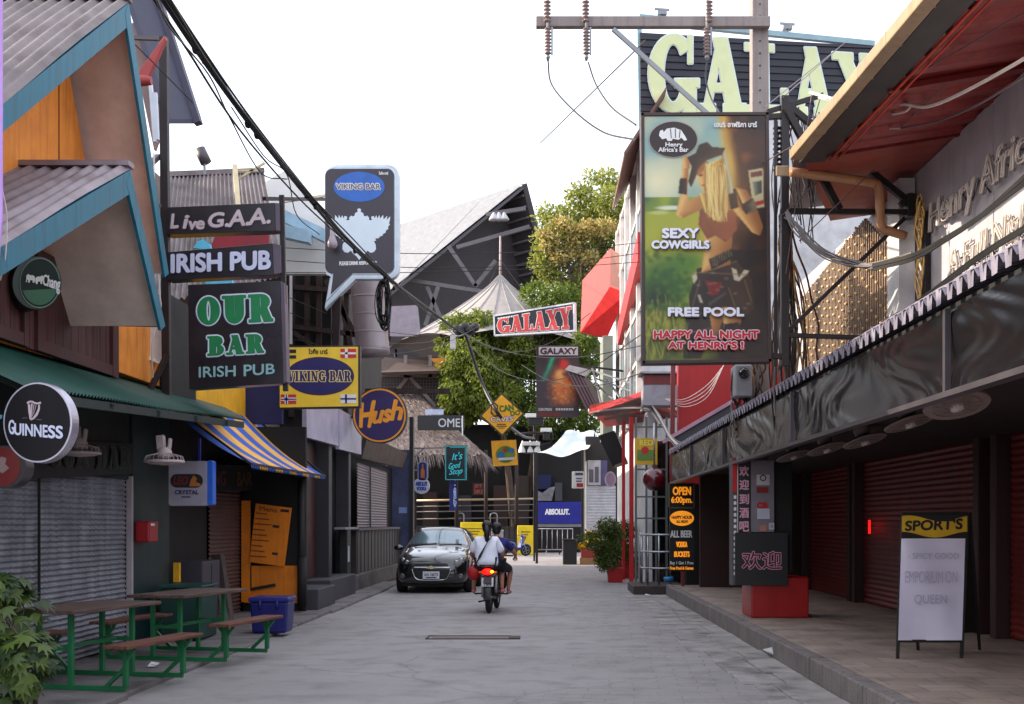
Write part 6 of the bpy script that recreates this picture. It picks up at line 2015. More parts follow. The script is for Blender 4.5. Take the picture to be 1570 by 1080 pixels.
s.shape('lettering', text2d('VIKING BAR'), (515.5, 282, 583, 290.5), M('lettering grey', (0.40, 0.40, 0.46), 0.5), 0.25, d=0.036)
s.text('lettering', 'ไวกิ้ง บาร์', (581, 263.5, 595, 268), WHITE, 0.25, d=0.024)
right = [(318, 358), (332, 366), (328, 382), (346, 392), (350, 410), (366, 415), (372, 408), (388, 424), (384, 436), (398, 442), (408, 436), (400, 428), (404, 414), (420, 412), (424, 428), (436, 406), (444, 428), (458, 404), (462, 430), (484, 404), (486, 436), (512, 410), (508, 440), (532, 414),
         (530, 440), (524, 462), (530, 470), (516, 488), (520, 500), (502, 512), (502, 526), (484, 534), (478, 548), (462, 552), (452, 566), (428, 566), (436, 580), (420, 586), (432, 610), (434, 640), (420, 660), (396, 666), (376, 650), (362, 668), (348, 680), (336, 690), (318, 716)]
left = [(636 - x, y) for x, y in right[::-1]]
s.poly('crest', [[bp_(x, y) for x, y in right + left[1:-1]]], M('crest pale', (0.82, 0.87, 0.91), 0.4, var=0.05), d=0.024)
s.text('lettering', 'PLEASE DRINK RESPONSIBLY', [bp_(182, 726), bp_(440, 724), bp_(440, 744), bp_(182, 752)], WHITE, 0.35, d=0.024)
# bare bulb lamp hanging by the crest
w = s.pt(*bp_(140, 600), 0.14)
mb = MB().lathe([(0.0, -0.10), (0.06, -0.09), (0.10, -0.03), (0.10, 0.03), (0.07, 0.11), (0.05, 0.17), (0.05, 0.27), (0.02, 0.3)], (w.x, w.y - 0.1, w.z - 0.04), 16)
mb.build('bulb_lamp', M('lamp grey', (0.60, 0.55, 0.58), 0.35), s.root)
MB().bar(s.pt(520, 420, -0.12), W(514, 560, 24.4), 0.12).build('pole', DARKSTEEL, s.root)
MB().bar(s.pt(500, 300, -0.1), W(430, 310, 25), 0.05).build('arm', DARKSTEEL, s.root)
# ------------------------------------------------------------------ dark timber house behind the signs, grey roofs
th = thing('timber_house', 'dark open timber framed upper house behind the yellow bar sign', 'building', (-6, 28, 3.4))
MB().box(-12, -5.0, 27.5, 36, 3.3, 8.2).build('dark_wall', M('charred wood wall', (0.105, 0.09, 0.095), 0.7, streak=0.4), th)
TIM = grain_mat('dark timber', (0.23, 0.15, 0.14), (20, 20, 3), 0.8)
mb = MB()
for px in (447, 470, 488, 512, 530):
    mb.bar(W(px, 640, 27.3), W(px + 2, 375, 27.3), 0.12)
for (a, b_) in (((440, 372), (600, 378)), ((440, 500), (600, 520)), ((450, 510), (480, 530)), ((500, 430), (560, 540)), ((515, 430), (545, 560)), ((440, 440), (600, 452)), ((560, 600), (690, 600))):
    mb.bar(W(*a, 27.2), W(*b_, 27.2), 0.11)
mb.build('timber', TIM, th, split=True)
MB().box(-14, -7.6, 36.1, 46, 0, 8.2).build('sun_blocker', M('charred wood wall', (0.1, 0.09, 0.1)), th)  # unseen block added to keep the sun off the street end
MB().slab([W(430, 345, 26), W(500, 372, 30), W(612, 372, 33), W(520, 330, 40)], (0, 0, 0.15)).build('roof', M('pale blue roof', (0.50, 0.62, 0.70), 0.6), th)
MB().bar(W(446, 380, 27), W(446, 528, 27), 0.055).build('white_pipe', WHITE, th)
dk = thing('duct', 'fat grey ventilation duct leaning beneath the speech bubble sign', 'duct', W(560, 555, 25.6))
mb = MB().tube(catmull([W(562, 425, 25.6), W(566, 480, 25.6), W(573, 545, 25.6)], 6), 0.36, 24)
for t_ in range(5):
    c = W(562 + 2.4 * t_, 430 + 27 * t_, 25.6)
    mb.lathe([(0.362, -0.02), (0.372, 0), (0.362, 0.02)], c, 24)
mb.build('pipe', M('duct metal', (0.60, 0.55, 0.56), 0.45, 0.3, var=0.12), dk)
# corrugated house roofs behind the pub post
rf = thing('roofed_house', 'house with weathered corrugated roof behind the pub sign post', 'building', (-8, 24, 3))
A0, A1, A2_, A3 = W(256, 268, 24), W(404, 262, 25), W(330, 420, 20.5), W(220, 470, 18.5)
MB().corr(A0, A1, A2_ + Vector((1.2, 0, 0)), A3, 24, 0.06, rows=6, sag=0.02).build('roof', ROOFGREY, rf)
MB().box(-12, -6.2, 22, 30, 3.0, 6.5).build('wall', M('dim house wall', (0.45, 0.40, 0.38), 0.8), rf)
MB().box(-14, -7.5, 14, 21.9, 0, 8.8).box(-14, -8.2, 21.95, 30, 0, 9).build('sun_blocker', M('dim house wall', (0.45, 0.4, 0.38)), rf)  # unseen blocks added to stop sun reaching the shutters and sidewalk
MB().bar(A0, A1, 0.14, 0.1).build('ridge_cap', ROOFGREY, rf)
mb = MB()
mb.bar(W(360, 255, 23), W(366, 330, 22), 0.09)
mb.bar(W(360, 262, 23), W(395, 262, 23), 0.04)
mb.bar(W(365, 275, 23), W(406, 250, 23), 0.04)
mb.build('antenna_mast', M('pale yellow mast', (0.78, 0.72, 0.58), 0.6), rf)
wg = thing('white_gable_house', 'white gabled house with pale blue trim between the pub signs and bubble sign', 'building', W(440, 400, 26))
MB().slab([W(340, 318, 26), W(436, 262, 26), W(500, 330, 26), W(500, 420, 26), W(340, 420, 26)], (0, 0.2, 0)).build('gable_wall', M('white gable', (0.86, 0.85, 0.84), 0.6, var=0.06), wg)
mb = MB().slab([W(428, 318, 25.5), W(432, 338, 25.5), W(500, 372, 25.5), W(500, 352, 25.5)], (0, 0.3, 0))
mb.slab([W(428, 344, 25.3), W(428, 362, 25.3), W(474, 372, 25.3), W(476, 352, 25.3)], (0, 0.3, 0))
mb.build('trim', M('pale blue trim', (0.62, 0.74, 0.82), 0.5), wg, split=True)
rp_ = thing('sheet_roof', 'red and light blue roof panels showing between the pub signs', 'panel', W(360, 370, 18))
MB().slab([W(330, 362, 19), W(345, 352, 19), W(412, 352, 19), W(412, 380, 19), W(322, 380, 19)], (0, 0.1, 0)).build('red_sheet', M('crimson sheet', (0.55, 0.12, 0.18), 0.5), rp_)
mb = MB().slab([W(296, 380, 18), W(303, 370, 18), W(312, 367, 18), W(321, 374, 18), W(324, 384, 18)], (0, 0.1, 0))
mb.slab([W(311, 428, 18), W(355, 426, 18), W(357, 439, 18), W(318, 440, 18)], (0, 0.1, 0))
mb.build('blue_sheet', M('cyan sheet', (0.36, 0.74, 0.88), 0.5), rp_, split=True)
# dark slate roof behind the top gable
sl = thing('slate_eave', 'dark slate coloured eave of the taller house behind the top gable', 'roof', W(250, 190, 16))
MB().slab([W(186, -20, 16), W(236, -20, 17), W(304, 190, 17), W(256, 190, 16)], (0.02, 0.1, 0.1)).build('underside', M('slate underside', (0.24, 0.235, 0.31), 0.7), sl)
MB().bar(W(236, -20, 16.9), W(304, 190, 16.9), 0.10, 0.16).build('edge', M('slate edge', (0.30, 0.29, 0.36), 0.6), sl)
MB().slab([W(196, 40, 16.2), W(212, 30, 16.2), W(250, 190, 16.2), W(236, 230, 16.2)], (0, 0.1, 0)).build('trim', M('beige trim', (0.58, 0.48, 0.46), 0.7), sl)
# white tubes beside the post
mb = MB().bar(W(231, 130, 15.6), W(238, 218, 15.6), 0.045)
mb.bar(W(238, 143, 15.6), W(241, 215, 15.6), 0.05)
o = mb.build('tube_lamp', M('pale tube', (0.82, 0.85, 0.90), 0.4))
rebase(o, W(236, 218, 15.6))
tag(o, 'pair of pale fluorescent tubes on the steel post by the upper gable', 'tube lamp')
# red floodlight
w = W(222, 112, 14.4)
fl = thing('red_floodlight', 'faded red triangular floodlight arm fixed near the top of the pub post', 'floodlight', w)
MB().slab([W(252, 54, 14.4), W(254, 60, 14.4), W(226, 122, 14.4), W(184, 152, 14.4), W(180, 148, 14.4), W(206, 118, 14.4)], (0.0, 0.08, 0)).build('shade', M('faded red', (0.62, 0.22, 0.22), 0.5, dirt=(0.4, 0.15, 0.15)), fl, bevel=0.01)
mb = MB().lathe([(0.06, -0.09), (0.065, 0.0), (0.05, 0.08)], W(222, 124, 14.3), 12, 'X')
mb.build('housing', M('faded red', (0.62, 0.22, 0.22), 0.5), fl, bevel=0.005)
mb = MB().tube(catmull([W(124, 86, 13.2), W(128, 112, 13.2), W(146, 142, 13.3), W(178, 153, 13.9)], 6), 0.012, 6)
mb.build('cable', WIREWHITE, fl)
mb = MB().tube(catmull([W(123, 86, 13.2), W(121, 112, 13.2), W(150, 132, 13.3), W(180, 150, 13.9)], 6), 0.012, 6)
mb.build('cable', M('red cable', (0.6, 0.15, 0.15), 0.5), fl)
MB().lathe([(0.05, 0), (0.055, 0.05), (0.03, 0.09)], W(129, 86, 13.2), 10, 'X').build('rose', GALV, fl)
fd = thing('floodlight', 'dark cylindrical floodlight standing above the grey corrugated roof', 'floodlight', W(314, 268, 23))
mb = MB().tube([W(316, 250, 23), W(306, 229, 23)], 0.11, 14)
mb.build('housing', M('lamp dark grey', (0.30, 0.28, 0.30), 0.5), fd)
MB().bar(W(314, 268, 23), W(313, 245, 23), 0.04).build('stem', GALV, fd)
# ------------------------------------------------------------------ picnic tables with fixed benches
def picnic(label, loc, rz):
    t = thing('picnic_table', label, 'picnic table', loc, rz, 'green framed picnic tables outside the pub')
    L2, wd, zt = 0.74, 0.36, 0.75
    mb = MB()
    for k in range(4):
        x0 = -wd + k * 0.182
        mb.box(x0, x0 + 0.174, -L2 + random.uniform(-.015, .015), L2 + random.uniform(-.015, .015), zt - 0.035, zt + random.uniform(-.004, .004))
    mb.build('tabletop', WOOD, t, world=False, bevel=0.006)
    mb = MB()
    g_ = 0.045
    for y in (-0.5, 0.5):
        for x in (-0.17, 0.17):
            mb.box(x - g_ / 2, x + g_ / 2, y - g_ / 2, y + g_ / 2, 0.0, zt - 0.037)
        mb.box(-0.74, 0.74, y - g_ / 2 + 0.002, y + g_ / 2 - 0.002, 0.0, g_)
        mb.box(-0.145, 0.145, y - 0.02, y + 0.02, 0.36, 0.40)
        for sx in (-1, 1):
            x = sx * 0.74
            mb.box(x - g_ / 2, x + g_ / 2, y - g_ / 2, y + g_ / 2, g_ + 0.001, 0.40)
            mb.bar((x - sx * 0.20, y, 0.04), (x, y, 0.22), 0.035)
            mb.bar((x, y, 0.28), (x + 0.09, y, 0.395), 0.03)
            mb.bar((x, y, 0.28), (x - 0.09, y, 0.395), 0.03)
    mb.box(-0.02, 0.02, -0.48, 0.48, 0.362, 0.398)
    mb.build('frame', GREENMETAL, t, world=False, bevel=0.003)
    for sx in (-1, 1):
        mb = MB()
        for k in range(2):
            x0 = sx * 0.74 - 0.13 + k * 0.132
            mb.box(x0, x0 + 0.126, -0.68 + random.uniform(-.01, .01), 0.68, 0.402, 0.435 + random.uniform(-.003, .003))
        mb.build('bench', WOODX, t, world=False, bevel=0.006)
    return t
picnic('green framed picnic table nearest the leafy plant, before the steel shutter', (-4.46, 11.45, 0.055), radians(-13))
picnic('green framed picnic table farther back, before the dark teal pillar', (-4.16, 13.75, 0.055), radians(-13))
# leafy plant at the lower left
pl = thing('broadleaf_plant', 'bushy broad-leaved plant growing before the steel shutter', 'plant', (-3.95, 9.0, 0.0))
mb = MB()
def lobed(mb, c, d, n, size):
    """palmate leaf: five pointed lobes as one outline"""
    x = d.cross(n).normalized()
    pts = []
    for a, r in ((-100, .35), (-75, .75), (-50, .45), (-30, .92), (-12, .5), (0, 1.1), (12, .5), (30, .92), (50, .45), (75, .75), (100, .35), (180, .1)):
        a = radians(a)
        pts.append(c + (d * cos(a) + x * sin(a)) * r * size - n * (r * r * 0.18 * size))
    k = len(mb.v)
    mb.v += pts
    mb.f.append(list(range(k, k + len(pts))))
    mb.m.append(0)
    mb.sm.append(False)
ctr = [((-4.12, 8.9, 0.42), (0.26, 0.32, 0.33)), ((-4.12, 9.1, 0.88), (0.22, 0.28, 0.24)), ((-3.88, 8.8, 0.58), (0.17, 0.26, 0.2)), ((-4.12, 9.0, 1.1), (0.1, 0.18, 0.14)), ((-4.2, 8.8, 0.2), (0.34, 0.3, 0.25))]
for (c, r) in ctr:
    for _ in range(62):
        u = rv()
        p = Vector(c) + Vector((u.x * r[0], u.y * r[1], u.z * r[2])) * (0.6 + 0.5 * rng.random())
        n = (u + Vector((0, -0.3, 0.9)) + rv() * 0.5).normalized()
        d = (u + Vector((0, 0, -0.5)) + rv() * 0.4)
        d = (d - n * d.dot(n)).normalized()
        lobed(mb, p, d, n, 0.085 + 0.06 * rng.random())
mb.build('crown', leaf_mat('broad leaves', (0.10, 0.20, 0.10), (0.36, 0.44, 0.17), 0.3), pl)
mb = MB()
for _ in range(9):
    mb.tube(catmull([(-3.98 + rng.normal() * 0.05, 9.0 + rng.normal() * 0.05, 0), (-4 + rng.normal() * 0.12, 9 + rng.normal() * 0.12, 0.5), (-4.12 + rng.normal() * 0.07, 9 + rng.normal() * 0.1, 0.95)], 5), 0.012, 6, r1=0.005)
mb.build('stem', BARK, pl)
# ------------------------------------------------------------------ end of the street: big roof, tent, thatched bar, trees
hall = thing('stadium_hall', 'large dark steep gabled hall with bright metal roof at the end of the street', 'hall', W(740, 700, 84))
A = W(804, 284, 80)
rd = Vector((-0.66, 0.75, 0))
R_ = A + rd * 18
B_ = W(598, 449, 73)
C_ = W(836, 436, 81)
CB = A + Vector((0.6, 0.52, -4.2))
SHEET = M('sunlit roof sheet', (0.56, 0.56, 0.57), 0.5, 0.0, streak=0.2, dirt=(0.45, 0.44, 0.43))
DKW = M('hall dark timber', (0.25, 0.23, 0.245), 0.7, streak=0.35, dirt=(0.17, 0.155, 0.165))  # timber tone raised to hold the distant haze in the colour
MB().slab([A, B_, B_ + rd * 18, R_], (0.1, -0.1, -0.18)).build('roof_slope', DKW, hall)
mb = MB().corr(A + Vector((-.05, 0, .12)), R_ + Vector((-.05, 0, .12)), B_ + rd * 18 + Vector((-.05, 0, .12)), B_ + Vector((-.05, 0, .12)), 50, 0.07, per=4)
mb.build('roof_sheet', SHEET, hall)
MB().slab([A, W(826, 370, 80.6), C_, C_ + rd * 18, R_], (-0.1, -0.1, -0.2)).build('roof_slope', DKW, hall)
i_ = rd * 2.2
D_ = W(835, 640, 81)
E_ = W(560, 640, 73)
MB().slab([A + i_ + Vector((0, 0, -.5)), B_ + i_, W(598, 640, 73) + i_, D_ + i_, C_ + i_], (-0.2, 0.25, 0)).build('gable_wall', DKW, hall)
GRB = M('grey beam', (0.40, 0.38, 0.40), 0.7)
mb = MB()
pl_ = lambda x, y: (A + i_ * 0.9) + (W(x, y, 80) - A).normalized() * 0 + W(x, y, 78.2) - A - Vector((0, 0, 0)) - (W(803, 284, 78.2) - A) + Vector((0, 0, -.4))
for (a, b_) in (((628, 430), (742, 448)), ((688, 378), (730, 440)), ((760, 400), (728, 440)), ((672, 440), (652, 500)), ((655, 440), (690, 520)), ((700, 380), (812, 348)), ((745, 330), (806, 320))):
    mb.bar(W(*a, 75.5), W(*b_, 75.5), 0.25)
mb.build('truss', GRB, hall, split=True)
mb = MB()
for t_ in np.linspace(0.08, 0.95, 9):
    p0 = A.lerp(C_, t_) + Vector((-0.16, -0.12, -0.2))
    mb.bar(p0, p0 + rd * 7, 0.14)
mb.build('purlin', GRB, hall, split=True)
MB().bar(A + Vector((0, -.08, 0.05)), W(824, 360, 80.4), 0.35, 0.2).build('barge_board', DKW, hall)
MB().bar(W(824, 360, 80.4), C_ + Vector((0.15, 0, -.2)), 0.35, 0.2).build('barge_board', DKW, hall)
mb = MB()
for px in (757, 765, 773):
    mb.lathe([(0.06, 0.5), (0.3, 0.1), (0.33, 0.0), (0.0, -0.02)], W(px, 338, 75), 12)
mb.build('floodlight', M('flood lamp pale', (0.7, 0.7, 0.72), 0.4), hall, split=True)
# peaked tent
tent = thing('peaked_tent', 'pale grey peaked tent with a thin mast under the big gable', 'tent', W(768, 560, 70))
ap = W(767, 424, 70)
zb = W(0, 543, 70).z
mb = MB()
n, m_ = 48, 12
mb.smooth = False
TC = Vector((ap.x, ap.y, 0))
for j in range(m_ + 1):
    t = j / m_
    for k in range(n):
        a = 2 * pi * k / n
        corner = abs(((a / (2 * pi / 6)) % 1) - 0.5) * 2
        r = (0.12 + 6.7 * t) * (0.87 + 0.13 * corner ** 2 * t + 0.13 * (1 - t))
        z = ap.z - (ap.z - zb) * (0.62 * t ** 0.75 + 0.38 * t) + 0.55 * (1 - corner ** 2) * t ** 3
        mb.v.append(TC + Vector((r * cos(a + 0.2), r * sin(a + 0.2), z)))
for j in range(m_):
    for k in range(n):
        mb.f.append([j * n + k, j * n + (k + 1) % n, (j + 1) * n + (k + 1) % n, (j + 1) * n + k])
        mb.m.append(k % 2 if False else 0)
        mb.sm.append(True)
TENT = M('tent canvas', (0.60, 0.57, 0.56), 0.7, var=0.1, streak=0.3, dirt=(0.5, 0.46, 0.45))
mb.build('canvas', TENT, tent)
mb = MB()
for k in range(0, 48, 2):
    pts = [mb_v + (mb_v - TC).normalized() * 0.03 for mb_v in [TC + (Vector(tent.children[0].data.vertices[j * n + k].co) + tent.location - TC) for j in range(m_ + 1)]]
    mb.tube(pts, 0.025, 4)
mb.build('seam', M('seam white', (0.66, 0.64, 0.63), 0.6), tent)
mb = MB().tube([ap + Vector((0, 0, -1)), ap + Vector((0, 0, 2.4))], 0.09, 8, r1=0.05)
mb.tube([(ap.x, ap.y, zb), ap], 0.09, 8)
mb.build('mast', M('mast pinkish', (0.66, 0.58, 0.57), 0.5), tent)
mb = MB()
for k in range(6):
    a = 2 * pi * k / 6
    mb.tube([(ap.x + 6.2 * cos(a + .2), ap.y + 6.2 * sin(a + .2), zb + .1), (ap.x + 6.2 * cos(a + .2), ap.y + 6.2 * sin(a + .2), 4)], 0.08, 8)
    mb.tube([ap + Vector((0, 0, 1.0)), (ap.x + 3.0 * cos(a), ap.y + 3.0 * sin(a), ap.z - 1.5)], 0.012, 4)
mb.build('pole', DARKSTEEL, tent, split=True)
# building with lattice balcony below the tent
bal = thing('balcony_house', 'dark house with latticed balcony railing under the tent edge', 'building', W(620, 760, 66))
MB().box(W(520, 0, 67).x, W(720, 0, 67).x, 67, 71, 0, W(0, 548, 67).z).build('wall', M('brown grey wall', (0.26, 0.22, 0.21), 0.8), bal)
mb = MB()
y = 65.9
x0, x1, z0, z1 = W(556, 0, y).x, W(692, 0, y).x, W(0, 626, y).z, W(0, 575, y).z
k = x0
while k < x1:
    mb.box(k, k + 0.035, y, y + 0.03, z0, z1)
    k += 0.17
k = z0
while k < z1:
    mb.box(x0, x1, y + 0.031, y + 0.06, k, k + 0.035)
    k += 0.17
mb.build('lattice', M('lattice steel', (0.36, 0.33, 0.33), 0.6), bal)
TB = M('grey timber beam', (0.48, 0.43, 0.42), 0.75)
mb = MB()
for (a, b_) in (((550, 575), (698, 577)), ((550, 626), (700, 628)), ((627, 577), (600, 610)), ((627, 577), (668, 624)), ((622, 545), (622, 580)), ((660, 545), (660, 580))):
    mb.bar(W(*a, y - 0.1), W(*b_, y - 0.1), 0.2)
mb.build('beam', TB, bal, split=True)
MB().slab([W(560, 572, 64), W(590, 548, 66), W(690, 556, 67), W(690, 568, 64)], (0, 0.1, -0.15)).build('eave', M('brown eave', (0.28, 0.22, 0.2), 0.8), bal)
o = MB().slab([W(660, 550, 64.5), W(688, 548, 64.5), W(676, 568, 64.5)], (0, 0.1, 0)).build('pennant', M('pennant amber', (0.75, 0.48, 0.12), 0.6))
rebase(o, W(674, 560, 64.5))
tag(o, 'amber triangular pennant hanging under the tent edge', 'pennant')
s = Sign('violet_panel', 'greyish lilac wall panel at the end of the cable bundle beside the tent', 'panel', 598, 645, 515, 66.5)
s.board('board', [(598, 470), (640, 468), (645, 516), (598, 516)], M('lilac panel', (0.56, 0.52, 0.56), 0.6), 0.2)
# thatched bar
bar2 = thing('thatched_bar', 'dark open bar under a grey thatched roof at the end of the street', 'bar hut', (-4, 62, 0))
THATCH = grain_mat('grey thatch', (0.56, 0.50, 0.48), (14, 14, 3), 0.9, 0.45)
P0, P1, P2, P3 = W(562, 592, 64), W(632, 610, 64), W(735, 700, 58), W(560, 700, 58)
mb = MB()
nx, ny = 70, 34
ridge0, ridge1, eave1, eave0 = W(520, 600, 66), W(636, 606, 66), W(737, 698, 59.5), W(520, 700, 59.5)
for j in range(ny + 1):
    for i in range(nx + 1):
        u, v = i / nx, j / ny
        p = (ridge0.lerp(ridge1, u)).lerp(eave0.lerp(eave1, u), v)
        mb.v.append(p + Vector((0, 0, 0.30 * sin(pi * v) * 0.5 + 0.06 * rng.normal())) + Vector((0.05 * rng.normal(), 0, 0)))
for j in range(ny):
    for i in range(nx):
        mb.f.append([j * (nx + 1) + i, j * (nx + 1) + i + 1, (j + 1) * (nx + 1) + i + 1, (j + 1) * (nx + 1) + i])
        mb.m.append(0)
        mb.sm.append(False)
# ragged straw
for _ in range(5200):
    u, v = rng.random(), rng.random() ** 0.7
    p = (ridge0.lerp(ridge1, u)).lerp(eave0.lerp(eave1, u), v) + Vector((0, 0, 0.30 * sin(pi * v) * 0.5 + 0.05))
    dn = ((eave0.lerp(eave1, u)) - (ridge0.lerp(ridge1, u))).normalized() + rv() * 0.18
    if v > 0.94:
        dn = (dn + Vector((0, 0, -1.4))).normalized()
    l = 0.5 + 0.5 * rng.random()
    sx = Vector((0.022, 0, 0))
    mb.add([p - sx, p + sx, p + dn * l], [(0, 1, 2)])
# right hip edge straw
for _ in range(900):
    v = rng.random()
    p = ridge1.lerp(eave1, v) + Vector((rng.random() * 0.2 - 0.05, 0.1 * rng.normal(), 0.1))
    dn = Vector((0.5 + 0.3 * rng.normal(), 0.2 * rng.normal(), -0.9)).normalized()
    l = 0.4 + 0.6 * rng.random() + 0.5 * (v > 0.85)
    sy = Vector((0.02, 0.02, 0))
    mb.add([p - sy, p + sy, p + dn * l], [(0, 1, 2)])
mb.build('roof', THATCH, bar2)
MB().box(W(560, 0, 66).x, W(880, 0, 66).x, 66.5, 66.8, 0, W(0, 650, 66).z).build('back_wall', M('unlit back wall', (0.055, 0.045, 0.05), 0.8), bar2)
mb = MB()
for px in (636, 700, 745, 792):
    w = W(px, 690, 63)
    mb.tube([w, (w.x, 63, 1.3)], 0.10, 8)
mb.build('post', M('dark log', (0.18, 0.13, 0.12), 0.8), bar2, split=True)
MB().box(W(590, 0, 64).x, W(818, 0, 64).x, 64, 67, 0, 1.45).build('deck', M('deck front', (0.30, 0.27, 0.27), 0.8, streak=0.4, dirt=(0.15, 0.13, 0.13)), bar2)
mb = MB()
for k in range(26):
    x = W(600 + 8.2 * k, 0, 63.9).x
    mb.box(x, x + 0.03, 63.93, 63.99, 0.05, 1.44)
mb.build('deck_joint', BLACKMATT, bar2)
for (px, pyy, c) in ((768, 745, (0.2, 0.12, 0.1)), (712, 760, (0.16, 0.16, 0.2)), (660, 755, (0.18, 0.12, 0.1)), (800, 730, (0.22, 0.17, 0.14))):
    w = W(px, pyy, 66)
    MB().box(w.x - 0.4, w.x + 0.4, 65.6, 66.2, 1.46, w.z).build('bar_cabinet', M('cabinet %d' % px, c, 0.6), bar2)
rl = thing('deck_railing', 'long pale metal railing with four rails across the thatched bar front', 'railing', W(726, 810, 63.8))
RAILM = M('pale brass rail', (0.70, 0.62, 0.52), 0.4, 0.4)
RAILG = M('grey rail', (0.42, 0.40, 0.41), 0.45, 0.4)
mb = MB().tube([W(634, 768, 63.6), W(818, 765, 63.6)], 0.06, 8)
mb.build('top_rail', RAILM, rl)
mb = MB()
for a, b_ in ((777, 774), (785, 783), (796, 794)):
    mb.tube([W(634, a, 63.6), W(818, b_, 63.6)], 0.035, 6)
mb.build('rail', RAILG, rl, split=True)
for px in (635, 671, 708, 745, 782, 818):
    w = W(px, 767, 63.62)
    MB().bar(w, (w.x, w.y, 1.45), 0.09).build('post', DARKSTEEL, rl)
mb = MB()
for px in (706, 757):
    mb.tube(catmull([W(px - 5, 805, 63.2), W(px - 5, 790, 63.2), W(px, 787, 63.2), W(px + 5, 790, 63.2), W(px + 5, 805, 63.2)], 5), 0.035, 6)
mb.build('hoop', STEEL, rl, split=True)
# neon frame signs, vodka lamp sign etc. on the thatched bar
s = Sign('neon_sign', 'tall teal framed neon sign with script lettering hanging from the thatch edge', 'neon sign', 682, 716, 737, 57.5)
s.board('back', rect(682, 683, 716, 737), M('neon back', (0.05, 0.10, 0.12), 0.3), 0.12)
TN = M('teal neon', (0.16, 0.58, 0.62), 0.4, emit=0.18)
for k, (x0, y0, x1, y1) in enumerate(((683, 684, 715.5, 736), (690, 686, 713.5, 734))):
    s.poly('tube', [rect(x0, y0, x1, y0 + .8), rect(x0, y1 - .8, x1, y1), rect(x0, y0, x0 + .8, y1), rect(x1 - .8, y0, x1, y1)] if k == 0 else [rect(x0, y0, x1, y0 + .6), rect(x1 - .6, y0, x1, y1)], TN, d=0.03 + .02 * k)
for t, q in (("It's", [(693, 696), (709, 692), (709, 704), (693, 706)]), ('Good', [(688, 711), (706, 708), (706, 717), (688, 720)]), ('Stop', [(690, 720), (710, 717), (708, 729), (688, 731)])):
    s.text('lettering', t, q, TN, 0.15, 0.25, d=0.07)
s = Sign('vertical_sign', 'slim blue vertical vodka sign below the teal neon sign', 'sign', 690, 700, 780, 58)
s.board('board', rect(689, 738, 701, 782), M('vodka blue', (0.06, 0.10, 0.36), 0.4), 0.1)
for k, ch in enumerate('ABSOLUT'):
    s.text('lettering', ch, (695.5, 748 + 4.4 * k, 699.5, 751.4 + 4.4 * k), M('pale blue print', (0.62, 0.72, 0.86), 0.5), 0.25, d=0.02)
s.poly('star', [ell(697.5, 744, 1, 1, 8)], WHITE, d=0.02)
s = Sign('lamp_sign', 'round white vodka lamp sign with small blue bottle panel on a post', 'sign', 632, 660, 760, 38)
s.board('bottle_panel', rrect(640, 707, 656, 737, 6), M('panel rim lilac', (0.55, 0.55, 0.66), 0.4), 0.12)
s.poly('bottle_face', [rrect(642, 709.5, 654, 735, 4)], M('bottle blue', (0.10, 0.12, 0.42), 0.4), d=0.01)
s.poly('bottle', [[(645, 733), (645, 722), (647, 718), (647, 712), (649, 712), (649, 718), (651, 722), (651, 733)]], M('amber print', (0.70, 0.42, 0.15), 0.5), d=0.02)
s.board('disc', ell(646, 745, 12.5, 12.5, 40), M('disc lilac white', (0.76, 0.77, 0.84), 0.4), 0.14)
s.text('lettering', 'ABSOLUT', (637.5, 739, 655, 745), M('print blue', (0.12, 0.26, 0.62), 0.5), 0.45, d=0.01)
s.text('lettering', 'VODKA', (639, 747, 653.5, 752), M('print blue', (0.12, 0.26, 0.62), 0.5), 0.45, d=0.01)
mb = MB().bar(s.pt(631, 721, -0.1), s.pt(644, 721, -0.1), 0.05)
mb.bar(s.pt(631, 688, -0.1), s.pt(680, 687, -0.1), 0.05)
mb.bar(s.pt(631, 706, -0.1), s.pt(650, 688, -0.1), 0.05)
mb.build('bracket', STEEL, s.root)
mb = MB().bar(W(630, 640, 38.2), (W(630, 640, 38.2).x, 38.2, 0), 0.09)
mb.build('post', BLACK, s.root)
s = Sign('small_neon_sign', 'small square dull red neon sign inside the dark thatched bar', 'neon sign', 726, 740, 758, 62)
s.board('board', rect(725, 741, 741, 759), M('maroon panel', (0.20, 0.08, 0.08), 0.5), 0.1)
PKN = M('dull red tube', (0.62, 0.28, 0.26), 0.5)
s.text('lettering', 'JET', (727, 743, 739, 749), PKN, 0.2, d=0.02)
s.text('lettering', 'SKI', (727, 751, 739, 757), PKN, 0.2, d=0.02)
s = Sign('welcome_board', 'black board with white capital letters half hidden behind the thatched roof', 'sign', 650, 712, 660, 61)
s.board('board', rect(640, 637, 712, 660), BLACK, 0.1)
s.text('lettering', 'OME!', (672, 642, 709, 655), M('pale grey letters', (0.70, 0.70, 0.72), 0.5), 0.2, d=0.02)
s.board('strip', rect(652, 628, 680, 636), M('strip pale blue', (0.66, 0.70, 0.80), 0.5), 0.08)
MB().bar(s.pt(709, 638, 0.05), s.pt(709, 668, 0.05), 0.06).build('white_post', WHITE, s.root)
